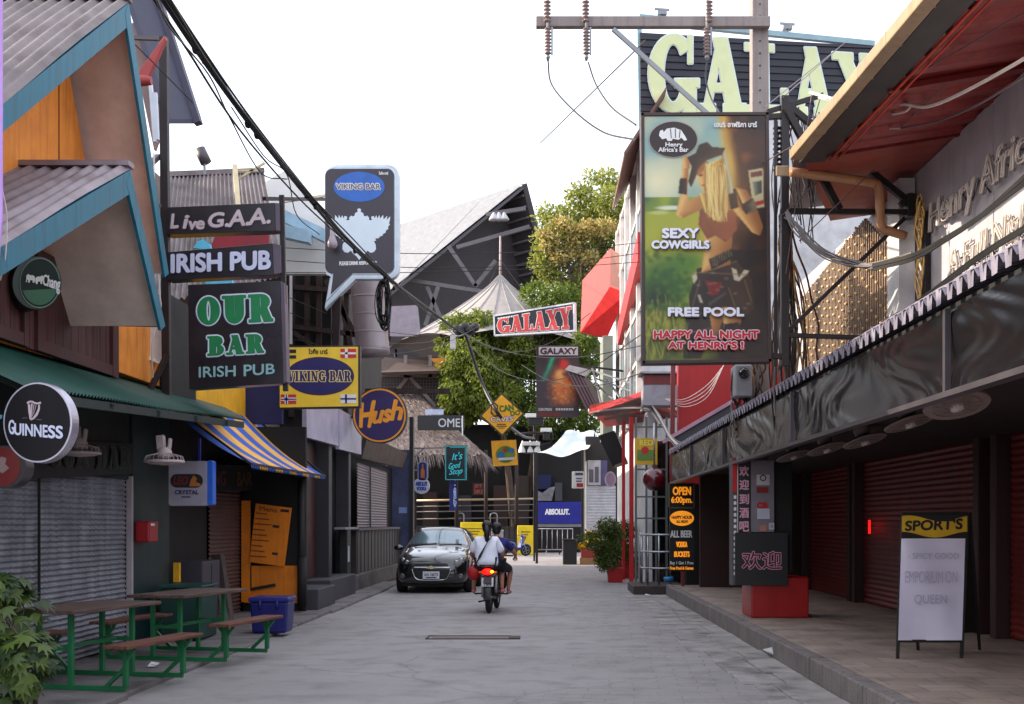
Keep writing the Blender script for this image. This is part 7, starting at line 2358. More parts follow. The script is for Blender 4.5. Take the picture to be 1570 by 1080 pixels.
# big trees
def tree(name, label, base, top, clumps, n, leaf, mat, trunk_r, group=None, limbs=9, droop=0.3, shell=0.5):
    t = thing(name, label, 'tree', base, 0, group)
    base, top = Vector(base), Vector(top)
    mb = MB()
    mid = base.lerp(top, 0.5) + Vector((0.2, 0.1, 0))
    pts = catmull([base, mid, top], 8)
    mb.tube(pts, trunk_r, 10, r1=trunk_r * 0.35)
    for k in range(min(limbs, len(clumps))):
        c = Vector(clumps[k][0])
        st = base.lerp(top, 0.45 + 0.5 * rng.random())
        mb.tube(catmull([st, st.lerp(c, 0.5) + Vector((0, 0, 0.25)), c], 5), trunk_r * 0.3, 6, r1=0.02)
    mb.build('trunk', BARK, t)
    foliage(clumps, n, leaf, leaf * 0.45, droop, shell).build('crown', mat, t)
    return t
LM1 = leaf_mat('sunlit hazy leaves', (0.42, 0.47, 0.17), (0.68, 0.69, 0.34), 0.5)  # colours lightened so the far tree carries haze in its leaves
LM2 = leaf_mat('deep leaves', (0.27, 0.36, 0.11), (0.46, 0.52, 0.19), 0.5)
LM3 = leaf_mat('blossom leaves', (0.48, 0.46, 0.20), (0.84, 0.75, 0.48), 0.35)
def pxclumps(lst, Y, dy):
    out = []
    for (px, py, r) in lst:
        w = W(px, py, Y + dy * (rng.random() - 0.5))
        k = r * Y / F
        out.append((w, (k, k, k * 0.85)))
    return out
Y = 72
cl1 = pxclumps([(890, 300, 26), (930, 275, 20), (915, 330, 34), (870, 340, 34), (850, 370, 36), (900, 380, 38), (940, 360, 34), (935, 310, 30), (960, 330, 26), (860, 420, 34), (905, 430, 40), (945, 410, 34), (965, 380, 24), (835, 400, 26), (838, 330, 20), (880, 460, 36), (850, 480, 34), (925, 470, 34), (950, 285, 16), (905, 270, 12)], Y, 5)
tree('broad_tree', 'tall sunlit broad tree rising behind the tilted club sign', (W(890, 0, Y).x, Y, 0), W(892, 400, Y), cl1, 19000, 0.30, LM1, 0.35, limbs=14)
cl1 = pxclumps([(860, 350, 22), (882, 362, 20), (900, 352, 18), (845, 372, 18), (875, 385, 18), (925, 350, 16), (858, 395, 14), (905, 395, 14), (940, 345, 12), (835, 360, 12)], 69.5, 1)
t_ = tree('flowering_tree', 'cream blossoming treetop between the big gable and the club building', (W(872, 0, 69.6).x, 69.6, 0), W(872, 385, 69.6), cl1, 4200, 0.26, LM3, 0.2, limbs=9)
Y = 66
cl2 = pxclumps([(850, 460, 30), (880, 490, 30), (820, 450, 24), (845, 510, 34), (880, 540, 34), (815, 560, 34), (850, 590, 30), (800, 610, 30), (780, 640, 24), (830, 640, 26), (770, 585, 26), (870, 450, 22), (900, 520, 22), (812, 655, 20), (845, 665, 20), (872, 640, 24), (898, 600, 26), (905, 650, 22), (800, 680, 14), (890, 560, 24), (915, 560, 20), (850, 630, 22)], Y, 5)
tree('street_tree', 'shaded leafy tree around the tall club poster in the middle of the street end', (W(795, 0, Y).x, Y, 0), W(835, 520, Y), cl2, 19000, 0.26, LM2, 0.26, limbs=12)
Y = 64.6
cl3 = pxclumps([(700, 500, 26), (735, 495, 26), (690, 530, 24), (760, 520, 28), (720, 540, 34), (695, 570, 28), (745, 570, 34), (785, 560, 26), (700, 605, 30), (740, 610, 32), (775, 605, 26), (720, 635, 20), (690, 630, 14), (800, 530, 22), (690, 590, 16)], Y, 3.4)
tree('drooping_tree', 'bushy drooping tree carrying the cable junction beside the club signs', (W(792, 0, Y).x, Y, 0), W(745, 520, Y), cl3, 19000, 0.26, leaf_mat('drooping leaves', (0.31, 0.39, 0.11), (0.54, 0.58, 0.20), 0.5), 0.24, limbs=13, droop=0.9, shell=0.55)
mb = MB()
# hanging yellow signs on the tree
s = Sign('diamond_sign', 'yellow diamond shaped sign with bold dark and white print on the tree', 'sign', 737, 803, 668, 42)
YS = M('road sign yellow', (0.92, 0.66, 0.08), 0.4)
s.board('board', [(769, 603), (804, 634), (770, 669), (736, 638)], M('dark sign edge', (0.25, 0.2, 0.1), 0.5), 0.08)
s.poly('face', [[(769, 605.5), (801, 634.2), (770, 666), (739, 637.8)]], YS, d=0.008)
s.text('lettering', 'CAN', [(765, 623), (786, 620), (788, 629), (767, 632)], M('leaf green letters', (0.25, 0.42, 0.08), 0.5), 0.7, d=0.016)
s.text('lettering', 'DO', [(782, 631), (797, 629), (797, 636), (784, 638)], M('leaf green letters', (0.25, 0.42, 0.08), 0.5), 0.5, d=0.016)
s.poly('figure', [[(752, 634), (753, 622), (758, 617), (764, 622), (763, 630), (766, 638), (758, 640)]], M('brown figure', (0.3, 0.18, 0.05), 0.5), d=0.012)
s.poly('figure', [[(754, 631), (755, 623), (758, 619.5), (762, 624), (761, 630), (763, 636), (758, 637)]], YS, d=0.015)
s.text('lettering', 'CAVES', [(752, 640), (787, 639), (786, 646), (753, 647)], M('deep red letters', (0.45, 0.08, 0.08), 0.5), 0.9, d=0.016)
s.text('lettering', 'CAVES', [(752, 640), (787, 639), (786, 646), (753, 647)], WHITE, 0.2, d=0.022)
s.poly('small_mark', [rect(762, 650, 776, 651.5), rect(761, 653, 777, 654.5), rect(764, 656, 774, 657.2)], BLACK, d=0.014)
MB().bar(s.pt(770, 606, -0.06), s.pt(766, 560, -0.06), 0.03).build('hanger', DARKSTEEL, s.root)
s = Sign('square_sign', 'yellow square sign with round green and blue picture below the diamond sign', 'sign', 753, 793, 716, 43)
s.board('board', [(753, 676.5), (791, 674.5), (794, 713), (756, 715.5)], YS, 0.06)
GP = M('palm green', (0.20, 0.42, 0.14), 0.5)
s.poly('picture', [ell(775, 697, 15, 13)], M('sand green', (0.42, 0.50, 0.12), 0.5), d=0.008)
s.poly('picture', [ell(768, 698, 5.5, 5), ell(784, 691, 5, 4)], M('sea blue', (0.12, 0.40, 0.62), 0.5), d=0.012)
s.poly('picture', [ell(774, 705, 10, 4), ell(776, 689, 5, 4)], GP, d=0.016)
s.poly('picture', [rect(772, 687, 776, 694)], M('brick red print', (0.6, 0.15, 0.12), 0.5), d=0.020)
s.poly('banner', [[(763, 702.5), (789, 701), (788, 705), (764, 706.5)]], OFFWHITE, d=0.024)
MB().bar(s.pt(772, 676, -0.05), s.pt(770, 655, -0.05), 0.03).build('hanger', DARKSTEEL, s.root)
# floodlight cluster, white tarp, poster with price list
fc = thing('floodlight_cluster', 'cluster of small white topped floodlights on a pole by the white tarp', 'floodlights', W(819, 845, 50))
pp = W(819, 640, 50)
MB().tube([pp, (pp.x, 50, 0)], 0.04, 10).build('pole', DARKSTEEL, fc)
for (x0, x1, y) in ((806, 837, 641), (829, 846, 663), (800, 828, 684)):
    a, b_ = W(x0, y, 49.8), W(x1, y, 49.8)
    MB().box(a.x, b_.x, 49.5, 50.0, a.z, a.z + 0.16).build('cover', WHITE, fc, bevel=0.02)
    MB().box(a.x + 0.1, b_.x - 0.1, 49.6, 49.95, a.z - 0.32, a.z - 0.005).build('lamp', BLACK, fc, bevel=0.02)
mb = MB()
mb.tube(catmull([W(790, 666, 49.9), W(820, 664, 49.9), W(846, 668, 49.9)], 4), 0.05, 6)
mb.tube(catmull([W(815, 672, 49.9), W(828, 682, 49.9), W(846, 676, 49.9), W(846, 660, 49.9)], 5), 0.03, 6)
mb.build('arm', DARKSTEEL, fc, split=True)
for px in (801, 813, 823):
    MB().lathe([(0.02, 0.5), (0.16, 0.1), (0.17, 0)], W(px, 694, 49.7), 12).build('spot', WHITE, fc)
tp = thing('white_tarp', 'sagging white tarp roof stretched beside the white roller shutter', 'tarp', W(865, 800, 48))
mb = MB()
n, m_ = 24, 12
P00, P10, P11, P01 = W(823, 694, 47), W(898, 690, 47), W(912, 662, 50), W(868, 661, 50)
for j in range(m_ + 1):
    for i in range(n + 1):
        u, v = i / n, j / m_
        p = P00.lerp(P10, u).lerp(P01.lerp(P11, u), v)
        mb.v.append(p + Vector((0, 0, -0.18 * sin(pi * u) * (1 - v) - 0.22 * sin(pi * v) + 0.05 * sin(u * 9))))
for j in range(m_):
    for i in range(n):
        mb.f.append([j * (n + 1) + i, j * (n + 1) + i + 1, (j + 1) * (n + 1) + i + 1, (j + 1) * (n + 1) + i])
        mb.m.append(0)
        mb.sm.append(True)
mb.build('sheet', M('white tarp cloth', (0.78, 0.82, 0.83), 0.6, var=0.08), tp)
mb = MB()
for px, py in ((823, 694), (893, 690)):
    w = W(px, py, 47)
    mb.bar(w, (w.x, 47, 0), 0.10)
mb.build('post', BLACK, tp, split=True)
s = Sign('price_sign', 'small white price list sign with red panel on the tarp post', 'sign', 876, 895, 750, 46.6)
s.board('board', rrect(877, 723, 895, 749, 1.5), OFFWHITE, 0.12)
s.poly('print', [rect(882, 725, 894, 729), rect(883, 733, 893, 735), rect(883, 737, 892, 739)], M('violet print', (0.28, 0.22, 0.36), 0.5), d=0.01)
s.poly('print', [rect(884, 741, 894, 747)], M('crimson print', (0.55, 0.08, 0.12), 0.5), d=0.01)
# dim stage behind the banner
stg = thing('bar_stage', 'dim bar stage with blue cloth and pale drapery under the white tarp', 'stage', (0.4, 64, 0))
q0, q1 = W(820, 850, 65), W(895, 690, 65)
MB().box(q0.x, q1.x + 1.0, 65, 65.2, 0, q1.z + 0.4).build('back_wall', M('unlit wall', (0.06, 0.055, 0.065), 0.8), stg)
MB().box(W(823, 0, 64.6).x, W(845, 0, 64.6).x, 64.6, 64.9, W(0, 750, 64.6).z, W(0, 728, 64.6).z).build('blue_cloth', M('midnight blue cloth', (0.06, 0.09, 0.26), 0.8), stg)
mb = MB()
pts = [W(825, 768, 64.4), W(823, 752, 64.4), W(832, 756, 64.4), W(842, 748, 64.4), W(851, 746, 64.4), W(846, 768, 64.4)]
mb.slab(pts, (0, 0.2, 0))
mb.build('drapery', M('pale drapery', (0.45, 0.44, 0.46), 0.8, var=0.4, scale=4), stg)
MB().box(W(851, 0, 64.4).x, W(862, 0, 64.4).x, 64.4, 64.8, W(0, 768, 64).z, W(0, 740, 64).z).build('speaker', M('grey speaker', (0.22, 0.22, 0.24), 0.7), stg)
s = Sign('vodka_banner', 'royal blue banner with white vodka brand lettering above the crowd barrier', 'banner', 822, 892, 803, 60.5)
s.board('cloth', rect(821, 770, 892, 803), M('banner blue', (0.07, 0.10, 0.50), 0.5), 0.05)
s.text('lettering', 'ABSOLUT.', (836, 781, 873, 789), WHITE, 0.65, d=0.02)
MB().box(W(822, 0, 60.6).x, W(893, 0, 60.6).x, 60.62, 60.8, W(0, 808, 60.6).z, W(0, 803.5, 60.6).z).build('rail', GALV, s.root)
mb = MB()
for px in (823, 858, 892):
    w = W(px, 806, 60.7)
    mb.bar(w, (w.x, 60.7, 0), 0.08)
mb.build('post', DARKSTEEL, s.root, split=True)
cb = thing('crowd_barrier', 'silver crowd control barrier below the blue vodka banner', 'barrier', W(850, 846, 60))
BR = M('barrier steel', (0.68, 0.66, 0.68), 0.4, 0.5)
yb = 60.0
xa, xb = W(823, 0, yb).x, W(878, 0, yb).x
zt_, zb_ = W(0, 811, yb).z, W(0, 843, yb).z
mb = MB().tube([(xa, yb, zb_), (xa, yb, zt_), (xb, yb, zt_), (xb, yb, zb_), (xa, yb, zb_)], 0.03, 8)
mb.build('frame', BR, cb)
for k in range(1, 7):
    x = xa + (xb - xa) * k / 7
    MB().tube([(x, yb, zb_), (x, yb, zt_)], 0.018, 6).build('bar', BR, cb)
for x in (xa + 0.5, xb - 0.5):
    MB().tube(catmull([(x - 0.15, yb - 0.35, 0.02), (x, yb, 0.2), (x, yb, zb_ + 0.2)], 4), 0.025, 6).build('foot', BR, cb)
# yellow draped boxes, parked scooter in front of the deck
YB = M('yellow banner cloth', (0.86, 0.74, 0.05), 0.5, var=0.15)
for (x0, x1, y0, y1, lb_) in ((793, 819, 806, 844, 'yellow draped ice box standing beside the parked scooter'), (706, 745, 801, 826, 'yellow draped counter behind the black car and riders')):
    q0, q1 = W(x0, y1, 59.5), W(x1, y0, 59.5)
    o = thing('yellow_box', lb_, 'box', ((q0.x + q1.x) / 2, 59.8, 0))
    MB().box(q0.x, q1.x, 59.5, 60.4, 0.0 if x0 > 750 else 0.0, q1.z).build('cover', YB, o, bevel=0.04)
    mb = MB()
    for k in range(3):
        mb.box(q0.x + 0.2, q1.x - 0.2 - 0.1 * k, 59.488, 59.498, q1.z - 0.35 - 0.14 * k, q1.z - 0.30 - 0.14 * k)
    mb.ball((q0.x * 0.6 + q1.x * 0.4, 59.49, q1.z - 0.62), 0.11, 12, (1, 0.1, 1))
    mb.build('print', M('faded brown print', (0.45, 0.35, 0.12), 0.6), o)
# ------------------------------------------------------------------ car
CAR_Y = 26.75
car = thing('parked_car', 'black hatchback parked facing the viewer beside the black fronted bars', 'car', (W(660, 910, CAR_Y).x + 0.02, CAR_Y, 0), radians(-1.5))
st = [  # y, half width, bottom, sill z, mid z, belt z, p5(x,z), p6(x,z), top
    (-0.02, 0.50, 0.30, 0.34, 0.44, 0.54, (0.44, 0.60), (0.30, 0.63), 0.64),
    (0.03, 0.66, 0.24, 0.28, 0.46, 0.60, (0.60, 0.69), (0.40, 0.735), 0.745),
    (0.14, 0.77, 0.21, 0.25, 0.50, 0.68, (0.70, 0.78), (0.46, 0.825), 0.835),
    (0.38, 0.845, 0.20, 0.24, 0.55, 0.78, (0.77, 0.875), (0.50, 0.915), 0.92),
    (0.75, 0.865, 0.20, 0.24, 0.60, 0.86, (0.78, 0.945), (0.52, 0.985), 0.99),
    (1.08, 0.867, 0.20, 0.24, 0.62, 0.92, (0.77, 1.0), (0.52, 1.04), 1.05),
    (1.16, 0.867, 0.20, 0.24, 0.62, 0.93, (0.755, 1.03), (0.52, 1.075), 1.085),
    (1.86, 0.867, 0.20, 0.24, 0.63, 0.96, (0.61, 1.44), (0.46, 1.485), 1.50),
    (2.05, 0.867, 0.20, 0.24, 0.63, 0.97, (0.595, 1.475), (0.45, 1.52), 1.535),
    (2.9, 0.867, 0.20, 0.24, 0.64, 0.99, (0.585, 1.465), (0.44, 1.51), 1.525),
    (3.5, 0.85, 0.22, 0.26, 0.66, 1.02, (0.57, 1.40), (0.43, 1.44), 1.455),
    (3.85, 0.82, 0.26, 0.30, 0.66, 1.00, (0.66, 1.10), (0.45, 1.13), 1.14),
    (4.0, 0.72, 0.30, 0.34, 0.62, 0.85, (0.6, 0.92), (0.4, 0.95), 0.955)]
vs, fs, kinds = [], [], []
for (y, w_, zb, zs, zm, zbelt, p5, p6, zt) in st:
    half = [(0.0, zb), (w_ * 0.85, zb), (w_ * 0.98, zs + 0.03), (w_, zm), (w_ * 0.985, zbelt), p5, p6]
    ring = half + [(0.0, zt)] + [(-x, z) for x, z in half[:0:-1]]
    vs += [(x, y, z) for x, z in ring]
K = 14
for i in range(len(st) - 1):
    for k in range(K):
        fs.append((i * K + k, i * K + (k + 1) % K, (i + 1) * K + (k + 1) % K, (i + 1) * K + k))
        kk = k if k < 7 else 13 - k
        kinds.append('glass' if (kk in (5, 6) and i == 6) else ('side' if (kk == 4 and 7 <= i <= 9) else 'body'))
fs.append(tuple(range(K - 1, -1, -1)))
kinds.append('body')
fs.append(tuple((len(st) - 1) * K + k for k in range(K)))
kinds.append('body')
me = bpy.data.meshes.new('shell')
me.from_pydata(vs, [], fs)
o = bpy.data.objects.new('shell', me)
COL.objects.link(o)
md = o.modifiers.new('s', 'SUBSURF')
md.levels = md.render_levels = 3
bpy.context.view_layer.update()
ev = bpy.data.meshes.new_from_object(o.evaluated_get(bpy.context.evaluated_depsgraph_get()))
bpy.data.objects.remove(o)
V = [v.co.copy() for v in ev.vertices]
PF = [tuple(p.vertices) for p in ev.polygons]
own = []
for f_, kd in zip(fs, kinds):
    own += [kd] * (len(f_) * 16)
CARB = M('car black paint', (0.075, 0.075, 0.085), 0.18, coat=1.0, var=0.05, spec=0.6)
GLS = M('windscreen glass', (0.42, 0.50, 0.54), 0.10, 0.55, spec=1.0, var=0.08, coat=1.0)
CHROME = M('chrome', (0.80, 0.80, 0.82), 0.12, 1.0, var=0.04)
def submesh(name, kd, mat, parent, push=0.0):
    idx = [i for i, t in enumerate(own) if t == kd]
    used = sorted({v for i in idx for v in PF[i]})
    mp = {v: k for k, v in enumerate(used)}
    m2 = bpy.data.meshes.new(name)
    m2.from_pydata([V[v] for v in used], [], [[mp[v] for v in PF[i]] for i in idx])
    m2.polygons.foreach_set('use_smooth', [True] * len(idx))
    m2.materials.append(mat)
    ob = bpy.data.objects.new(name, m2)
    put(ob, parent)
    return ob
submesh('body', 'body', CARB, car)
submesh('windscreen', 'glass', GLS, car)
submesh('side_window', 'side', GLS, car)
# nose surface height lookup: foremost y at (x, z)
VA = np.array([tuple(v) for v in V])
def nose(x, z):
    m = VA[:, 1] < 1.3
    d = (VA[m, 0] - x) ** 2 + (VA[m, 2] - z) ** 2
    i = np.argsort(d)[:6]
    return float(VA[m][i, 1].min())
def plate2d(pts, d0=-0.012, thk=0.03):
    """polygon (x, z) laid on the nose of the car"""
    out = [Vector((x, nose(x, z) + d0, z)) for x, z in pts]
    return out
cm = MB()
L = lambda mbx, name, mat, parent=None, **k: mbx.build(name, mat, parent or car, world=False, **k)
GR = M('grille black', (0.035, 0.035, 0.04), 0.4)
up_ = [(-0.40, 0.62), (-0.36, 0.695), (0.36, 0.695), (0.40, 0.62)]
lo_ = [(-0.44, 0.565), (-0.40, 0.44), (-0.34, 0.345), (-0.22, 0.315), (0.22, 0.315), (0.34, 0.345), (0.40, 0.44), (0.44, 0.565)]
def fan_patch(pts, d0):
    mb = MB()
    n = len(pts)
    # triangulate as strips between the left and right half of the outline, sampled on the surface
    N_ = 14
    zs = np.linspace(min(p[1] for p in pts) + 0.002, max(p[1] for p in pts) - 0.002, 8)
    rows = []
    for z in zs:
        xs = []
        for i in range(n):
            (x0, z0), (x1, z1) = pts[i], pts[(i + 1) % n]
            if (z0 - z) * (z1 - z) <= 0 and z0 != z1:
                xs.append(x0 + (x1 - x0) * (z - z0) / (z1 - z0))
        rows.append([Vector((x, nose(x, z) + d0, z)) for x in np.linspace(min(xs), max(xs), N_)])
    vs = [v for r in rows for v in r]
    mb.smooth = True
    mb.add(vs, [(j * N_ + i, j * N_ + i + 1, (j + 1) * N_ + i + 1, (j + 1) * N_ + i) for j in range(len(zs) - 1) for i in range(N_ - 1)])
    return mb
L(fan_patch(up_, -0.012), 'grille', GR)
L(fan_patch(lo_, -0.012), 'grille', GR)
out = plate2d(lo_ + [lo_[0]], -0.02)
L(MB().tube(catmull(out[:8], 4), 0.013, 8), 'chrome_trim', CHROME)
L(MB().tube([Vector((x, nose(x, 0.60) - 0.02, 0.598)) for x in np.linspace(-0.44, 0.44, 13)], 0.02, 8), 'chrome_bar', CHROME)
mb = MB()
yn = nose(0, 0.6) - 0.045
mb.slab([(-0.10, yn, 0.60 - 0.02), (-0.03, yn, 0.58), (-0.03, yn, 0.565), (0.03, yn, 0.565), (0.03, yn, 0.58), (0.10, yn, 0.585), (0.10, yn, 0.622), (0.03, yn, 0.622), (0.03, yn, 0.638), (-0.03, yn, 0.638), (-0.03, yn, 0.622), (-0.10, yn, 0.617)], (0, 0.02, 0))
L(mb, 'badge', M('badge gold', (0.86, 0.82, 0.66), 0.3, 0.6))
mb = MB()
for z in (0.38, 0.43, 0.48, 0.53):
    mb.tube([Vector((x, nose(x, z) - 0.014, z)) for x in np.linspace(-0.34, 0.34, 9)], 0.006, 5)
L(mb, 'grille_slat', BLACK, split=True)
pz = 0.425
yp = nose(0, pz) - 0.045
pn = MB().box(-0.19, 0.19, yp, yp + 0.015, pz - 0.085, pz + 0.085)
plate = L(pn, 'number_plate', M('plate white', (0.80, 0.80, 0.84), 0.4), bevel=0.004)
v2, f2 = text2d('ขก 1673')
mb = MB()
for ox in (0, 0.004):
    mb.add([(-0.15 + 0.30 * a + ox, yp - 0.004 - ox * 0.1, pz - 0.02 + 0.07 * b) for a, b in v2], f2)
mb.box(-0.12, 0.12, yp - 0.004, yp - 0.001, pz - 0.065, pz - 0.04)
L(mb, 'lettering', M('plate dark print', (0.10, 0.10, 0.16), 0.5), plate)
for sx in (-1, 1):
    # headlamp: dark bowl with two lenses
    hp_ = [(0.50, 0.66), (0.515, 0.745), (0.58, 0.795), (0.66, 0.825), (0.735, 0.83), (0.745, 0.775), (0.70, 0.69), (0.62, 0.655)]
    hl = L(fan_patch([(sx * x, z) for x, z in hp_], -0.014), 'headlight', M('headlamp glass', (0.22, 0.22, 0.24), 0.06, 0.3, coat=1.0))
    for (x, z, r) in ((0.565, 0.715, 0.05), (0.665, 0.765, 0.05)):
        y_ = nose(sx * x, z) - 0.016
        L(MB().lathe([(r, 0.02), (r, -0.012), (r * 0.8, -0.02)], (sx * x, y_, z), 20, 'Y'), 'bezel', CHROME, hl)
        L(MB().ball((sx * x, y_ - 0.004, z), r * 0.78, 14, (1, 0.5, 1)), 'lens', M('lens', (0.66, 0.68, 0.70), 0.08, 0.5), hl)
    x, z = 0.665, 0.40
    y_ = nose(sx * x, z) - 0.012
    L(MB().lathe([(0.055, 0.03), (0.058, -0.012), (0.045, -0.02)], (sx * x, y_, z), 18, 'Y'), 'fog_lamp', M('fog lamp', (0.42, 0.42, 0.44), 0.15, 0.5))
    # mirror
    mb = MB().ball((sx * 0.965, 1.42, 1.02), 0.10, 14, (1.15, 0.7, 0.72))
    mb.bar((sx * 0.80, 1.45, 0.97), (sx * 0.93, 1.44, 1.0), 0.05)
    L(mb, 'mirror', CARB)
    # wheels
    for yy in (0.78, 3.28):
        wl = L(MB().lathe([(0.19, -0.09), (0.29, -0.10), (0.31, -0.07), (0.312, 0.07), (0.29, 0.10), (0.19, 0.09)], (sx * 0.78, yy, 0.312), 32, 'X'), 'wheel', RUBBER)
        mb = MB().lathe([(0.0, sx * 0.06), (0.05, sx * 0.075), (0.06, sx * 0.06)], (sx * 0.78, yy, 0.312), 20, 'X')
        mb.lathe([(0.195, sx * 0.085), (0.205, sx * 0.097), (0.18, sx * 0.06)], (sx * 0.78, yy, 0.312), 28, 'X')
        for k in range(5):
            a = 2 * pi * k / 5
            mb.bar((sx * 0.848, yy + 0.04 * cos(a), 0.312 + 0.04 * sin(a)), (sx * 0.855, yy + 0.19 * cos(a), 0.312 + 0.19 * sin(a)), 0.05, 0.02, up=(1, 0, 0))
        L(mb, 'rim', GALV, wl)
    L(MB().lathe([(0.345, -0.03), (0.355, 0.0), (0.345, 0.094)], (sx * 0.775, 0.78, 0.325), 32, 'X'), 'arch', BLACKMATT)
    mb = MB().box(sx * 0.872 - 0.008, sx * 0.872 + 0.008, 2.1, 2.25, 0.86, 0.89)
    L(mb, 'handle', CHROME)
mb = MB()
mb.tube([(-0.55, 1.165, 1.085), (-0.02, 1.21, 1.125)], 0.01, 6)
mb.tube([(0.05, 1.165, 1.095), (0.58, 1.22, 1.11)], 0.01, 6)
L(mb, 'wiper', BLACKMATT, split=True)
o = L(MB().box(0.42, 0.50, 1.30, 1.31, 1.14, 1.22), 'sticker', M('pale sticker', (0.7, 0.75, 0.78), 0.5))
o.location = (0, 0.005, 0.002)
mb = MB().box(-0.7, 0.7, 0.2, 3.6, 0.16, 0.24)
L(mb, 'underbody', BLACKMATT)
# ------------------------------------------------------------------ motorcycle with two riders
def skin(name, nodes, edges, mat, parent, sub=2):
    me = bpy.data.meshes.new(name)
    ids = list(nodes)
    me.from_pydata([nodes[i][0] for i in ids], [(ids.index(a), ids.index(b)) for a, b in edges], [])
    o = bpy.data.objects.new(name, me)
    COL.objects.link(o)
    o.modifiers.new('skin', 'SKIN').use_smooth_shade = True
    for k, i in enumerate(ids):
        r = nodes[i][1]
        sv = me.skin_vertices[0].data[k]
        sv.radius = r if isinstance(r, tuple) else (r, r)
        sv.use_root = (k == 0)
    md = o.modifiers.new('sub', 'SUBSURF')
    md.levels = md.render_levels = sub
    bpy.context.view_layer.update()
    ev = bpy.data.meshes.new_from_object(o.evaluated_get(bpy.context.evaluated_depsgraph_get()))
    bpy.data.objects.remove(o)
    bpy.data.meshes.remove(me)
    ev.name = name
    ev.materials.clear()
    ev.materials.append(mat)
    for p in ev.polygons:
        p.use_smooth = True
    o = bpy.data.objects.new(name, ev)
    put(o, parent)
    return o
def scooter(name, label, loc, rz, body, lit=True, lean=0.0):
    t = thing(name, label, 'motorcycle', loc, rz)
    Lb = lambda mb, n, m, p=None, **k: mb.build(n, m, p or t, world=False, **k)
    PL = M('motorcycle black plastic', (0.07, 0.07, 0.075), 0.4)
    for nm, y in (('rear', 0.0), ('front', 1.24)):
        mb = MB()
        R_, r_ = 0.235, 0.05
        pr = []
        for k in range(13):
            a = 2 * pi * k / 12
            pr.append((R_ + r_ * cos(a) * 1.0, r_ * sin(a) * 0.95))
        mb.lathe(pr, (0, y, 0.285), 36, 'X')
        wl = Lb(mb, 'wheel', RUBBER)
        mb = MB().lathe([(0.185, -0.03), (0.195, 0), (0.185, 0.03), (0.17, 0.03), (0.17, -0.03)], (0, y, 0.285), 28, 'X')
        for k in range(5):
            a = 2 * pi * k / 5
            mb.bar((0, y, 0.285), (0, y + 0.18 * cos(a), 0.285 + 0.18 * sin(a)), 0.03)
        mb.tube([(-0.09, y, 0.285), (0.09, y, 0.285)], 0.02, 8)
        Lb(mb, 'rim', GALV, wl)
    # rear fender with plate
    mb = MB()
    pts = [(0.07, 0.14 - 0.30 * 0.2, 0.60), ]
    arcp = [(0.0 + 0.315 * cos(radians(a)), 0.285 + 0.315 * sin(radians(a))) for a in range(60, 190, 14)]
    for i, (y, z) in enumerate(arcp):
        mb.v += [Vector((-0.065, y, z - 0.015)), Vector((-0.05, y, z + 0.01)), Vector((0.05, y, z + 0.01)), Vector((0.065, y, z - 0.015))]
    for i in range(len(arcp) - 1):
        for k in range(3):
            mb.f.append([i * 4 + k, i * 4 + k + 1, (i + 1) * 4 + k + 1, (i + 1) * 4 + k])
            mb.m.append(0)
            mb.sm.append(True)
    mb.bar((0, -0.16, 0.78), (0, -0.27, 0.54), 0.14, 0.03)
    Lb(mb, 'rear_fender', PL)
    pln = MB().slab([(-0.105, -0.27, 0.49), (0.105, -0.27, 0.49), (0.105, -0.235, 0.64), (-0.105, -0.235, 0.64)], (0, 0.012, 0.003))
    pl_ob = Lb(pln, 'number_plate', M('plate white', (0.80, 0.80, 0.84), 0.4))
    mb = MB()
    for tx, z0, z1 in (('ขทว', 0.59, 0.632), ('784', 0.50, 0.548)):
        v2, f2 = text2d(tx)
        for ox in (0, 0.004):
            mb.add([(-0.07 + 0.14 * a + ox, -0.274 + 0.235 * (z0 - 0.49 + (z1 - z0) * b) - 0.003 - 0.1 * ox, z0 + (z1 - z0) * b) for a, b in v2], f2)
    mb.slab([(-0.08, -0.264, 0.56), (0.08, -0.264, 0.56), (0.08, -0.26, 0.575), (-0.08, -0.26, 0.575)], (0, 0.002, 0))
    Lb(mb, 'lettering', M('plate print', (0.08, 0.16, 0.24), 0.5), pl_ob)
    # tail lamp, seat tail, side body
    tl = Lb(MB().ball((0, -0.24, 0.75), 0.075, 16, (1.35, 0.6, 0.75)), 'tail_light', M('tail lamp red', (0.95, 0.05, 0.02), 0.25, emit=2.2 if lit else 0.0))
    Lb(MB().ball((0.075, -0.262, 0.75), 0.032, 10, (1.3, 0.6, 0.8)), 'lit_bulb', M('tail lamp amber', (1.0, 0.5, 0.08), 0.25, emit=4.0 if lit else 0), tl)
    for sx in (-1, 1):
        Lb(MB().ball((sx * 0.14, -0.20, 0.735), 0.032, 10, (1, 0.8, 0.8)), 'turn_signal', M('signal amber', (0.75, 0.35, 0.08), 0.3))
    mb = MB()
    ring = []
    secs = [(-0.25, 0.05, 0.79, 0.06), (-0.15, 0.11, 0.80, 0.10), (0.1, 0.13, 0.79, 0.14), (0.45, 0.125, 0.74, 0.18), (0.66, 0.09, 0.66, 0.14), (0.78, 0.10, 0.5, 0.14), (0.86, 0.05, 0.42, 0.08)]
    n_ = 16
    for (y, hw, zc, hh) in secs:
        for k in range(n_):
            a = 2 * pi * k / n_
            mb.v.append(Vector((hw * cos(a), y, zc - 0.08 + hh * 0.7 * sin(a))))
    for i in range(len(secs) - 1):
        for k in range(n_):
            mb.f.append([i * n_ + k, i * n_ + (k + 1) % n_, (i + 1) * n_ + (k + 1) % n_, (i + 1) * n_ + k])
            mb.m.append(0)
            mb.sm.append(True)
    Lb(mb, 'side_body', body)
    mb = MB()
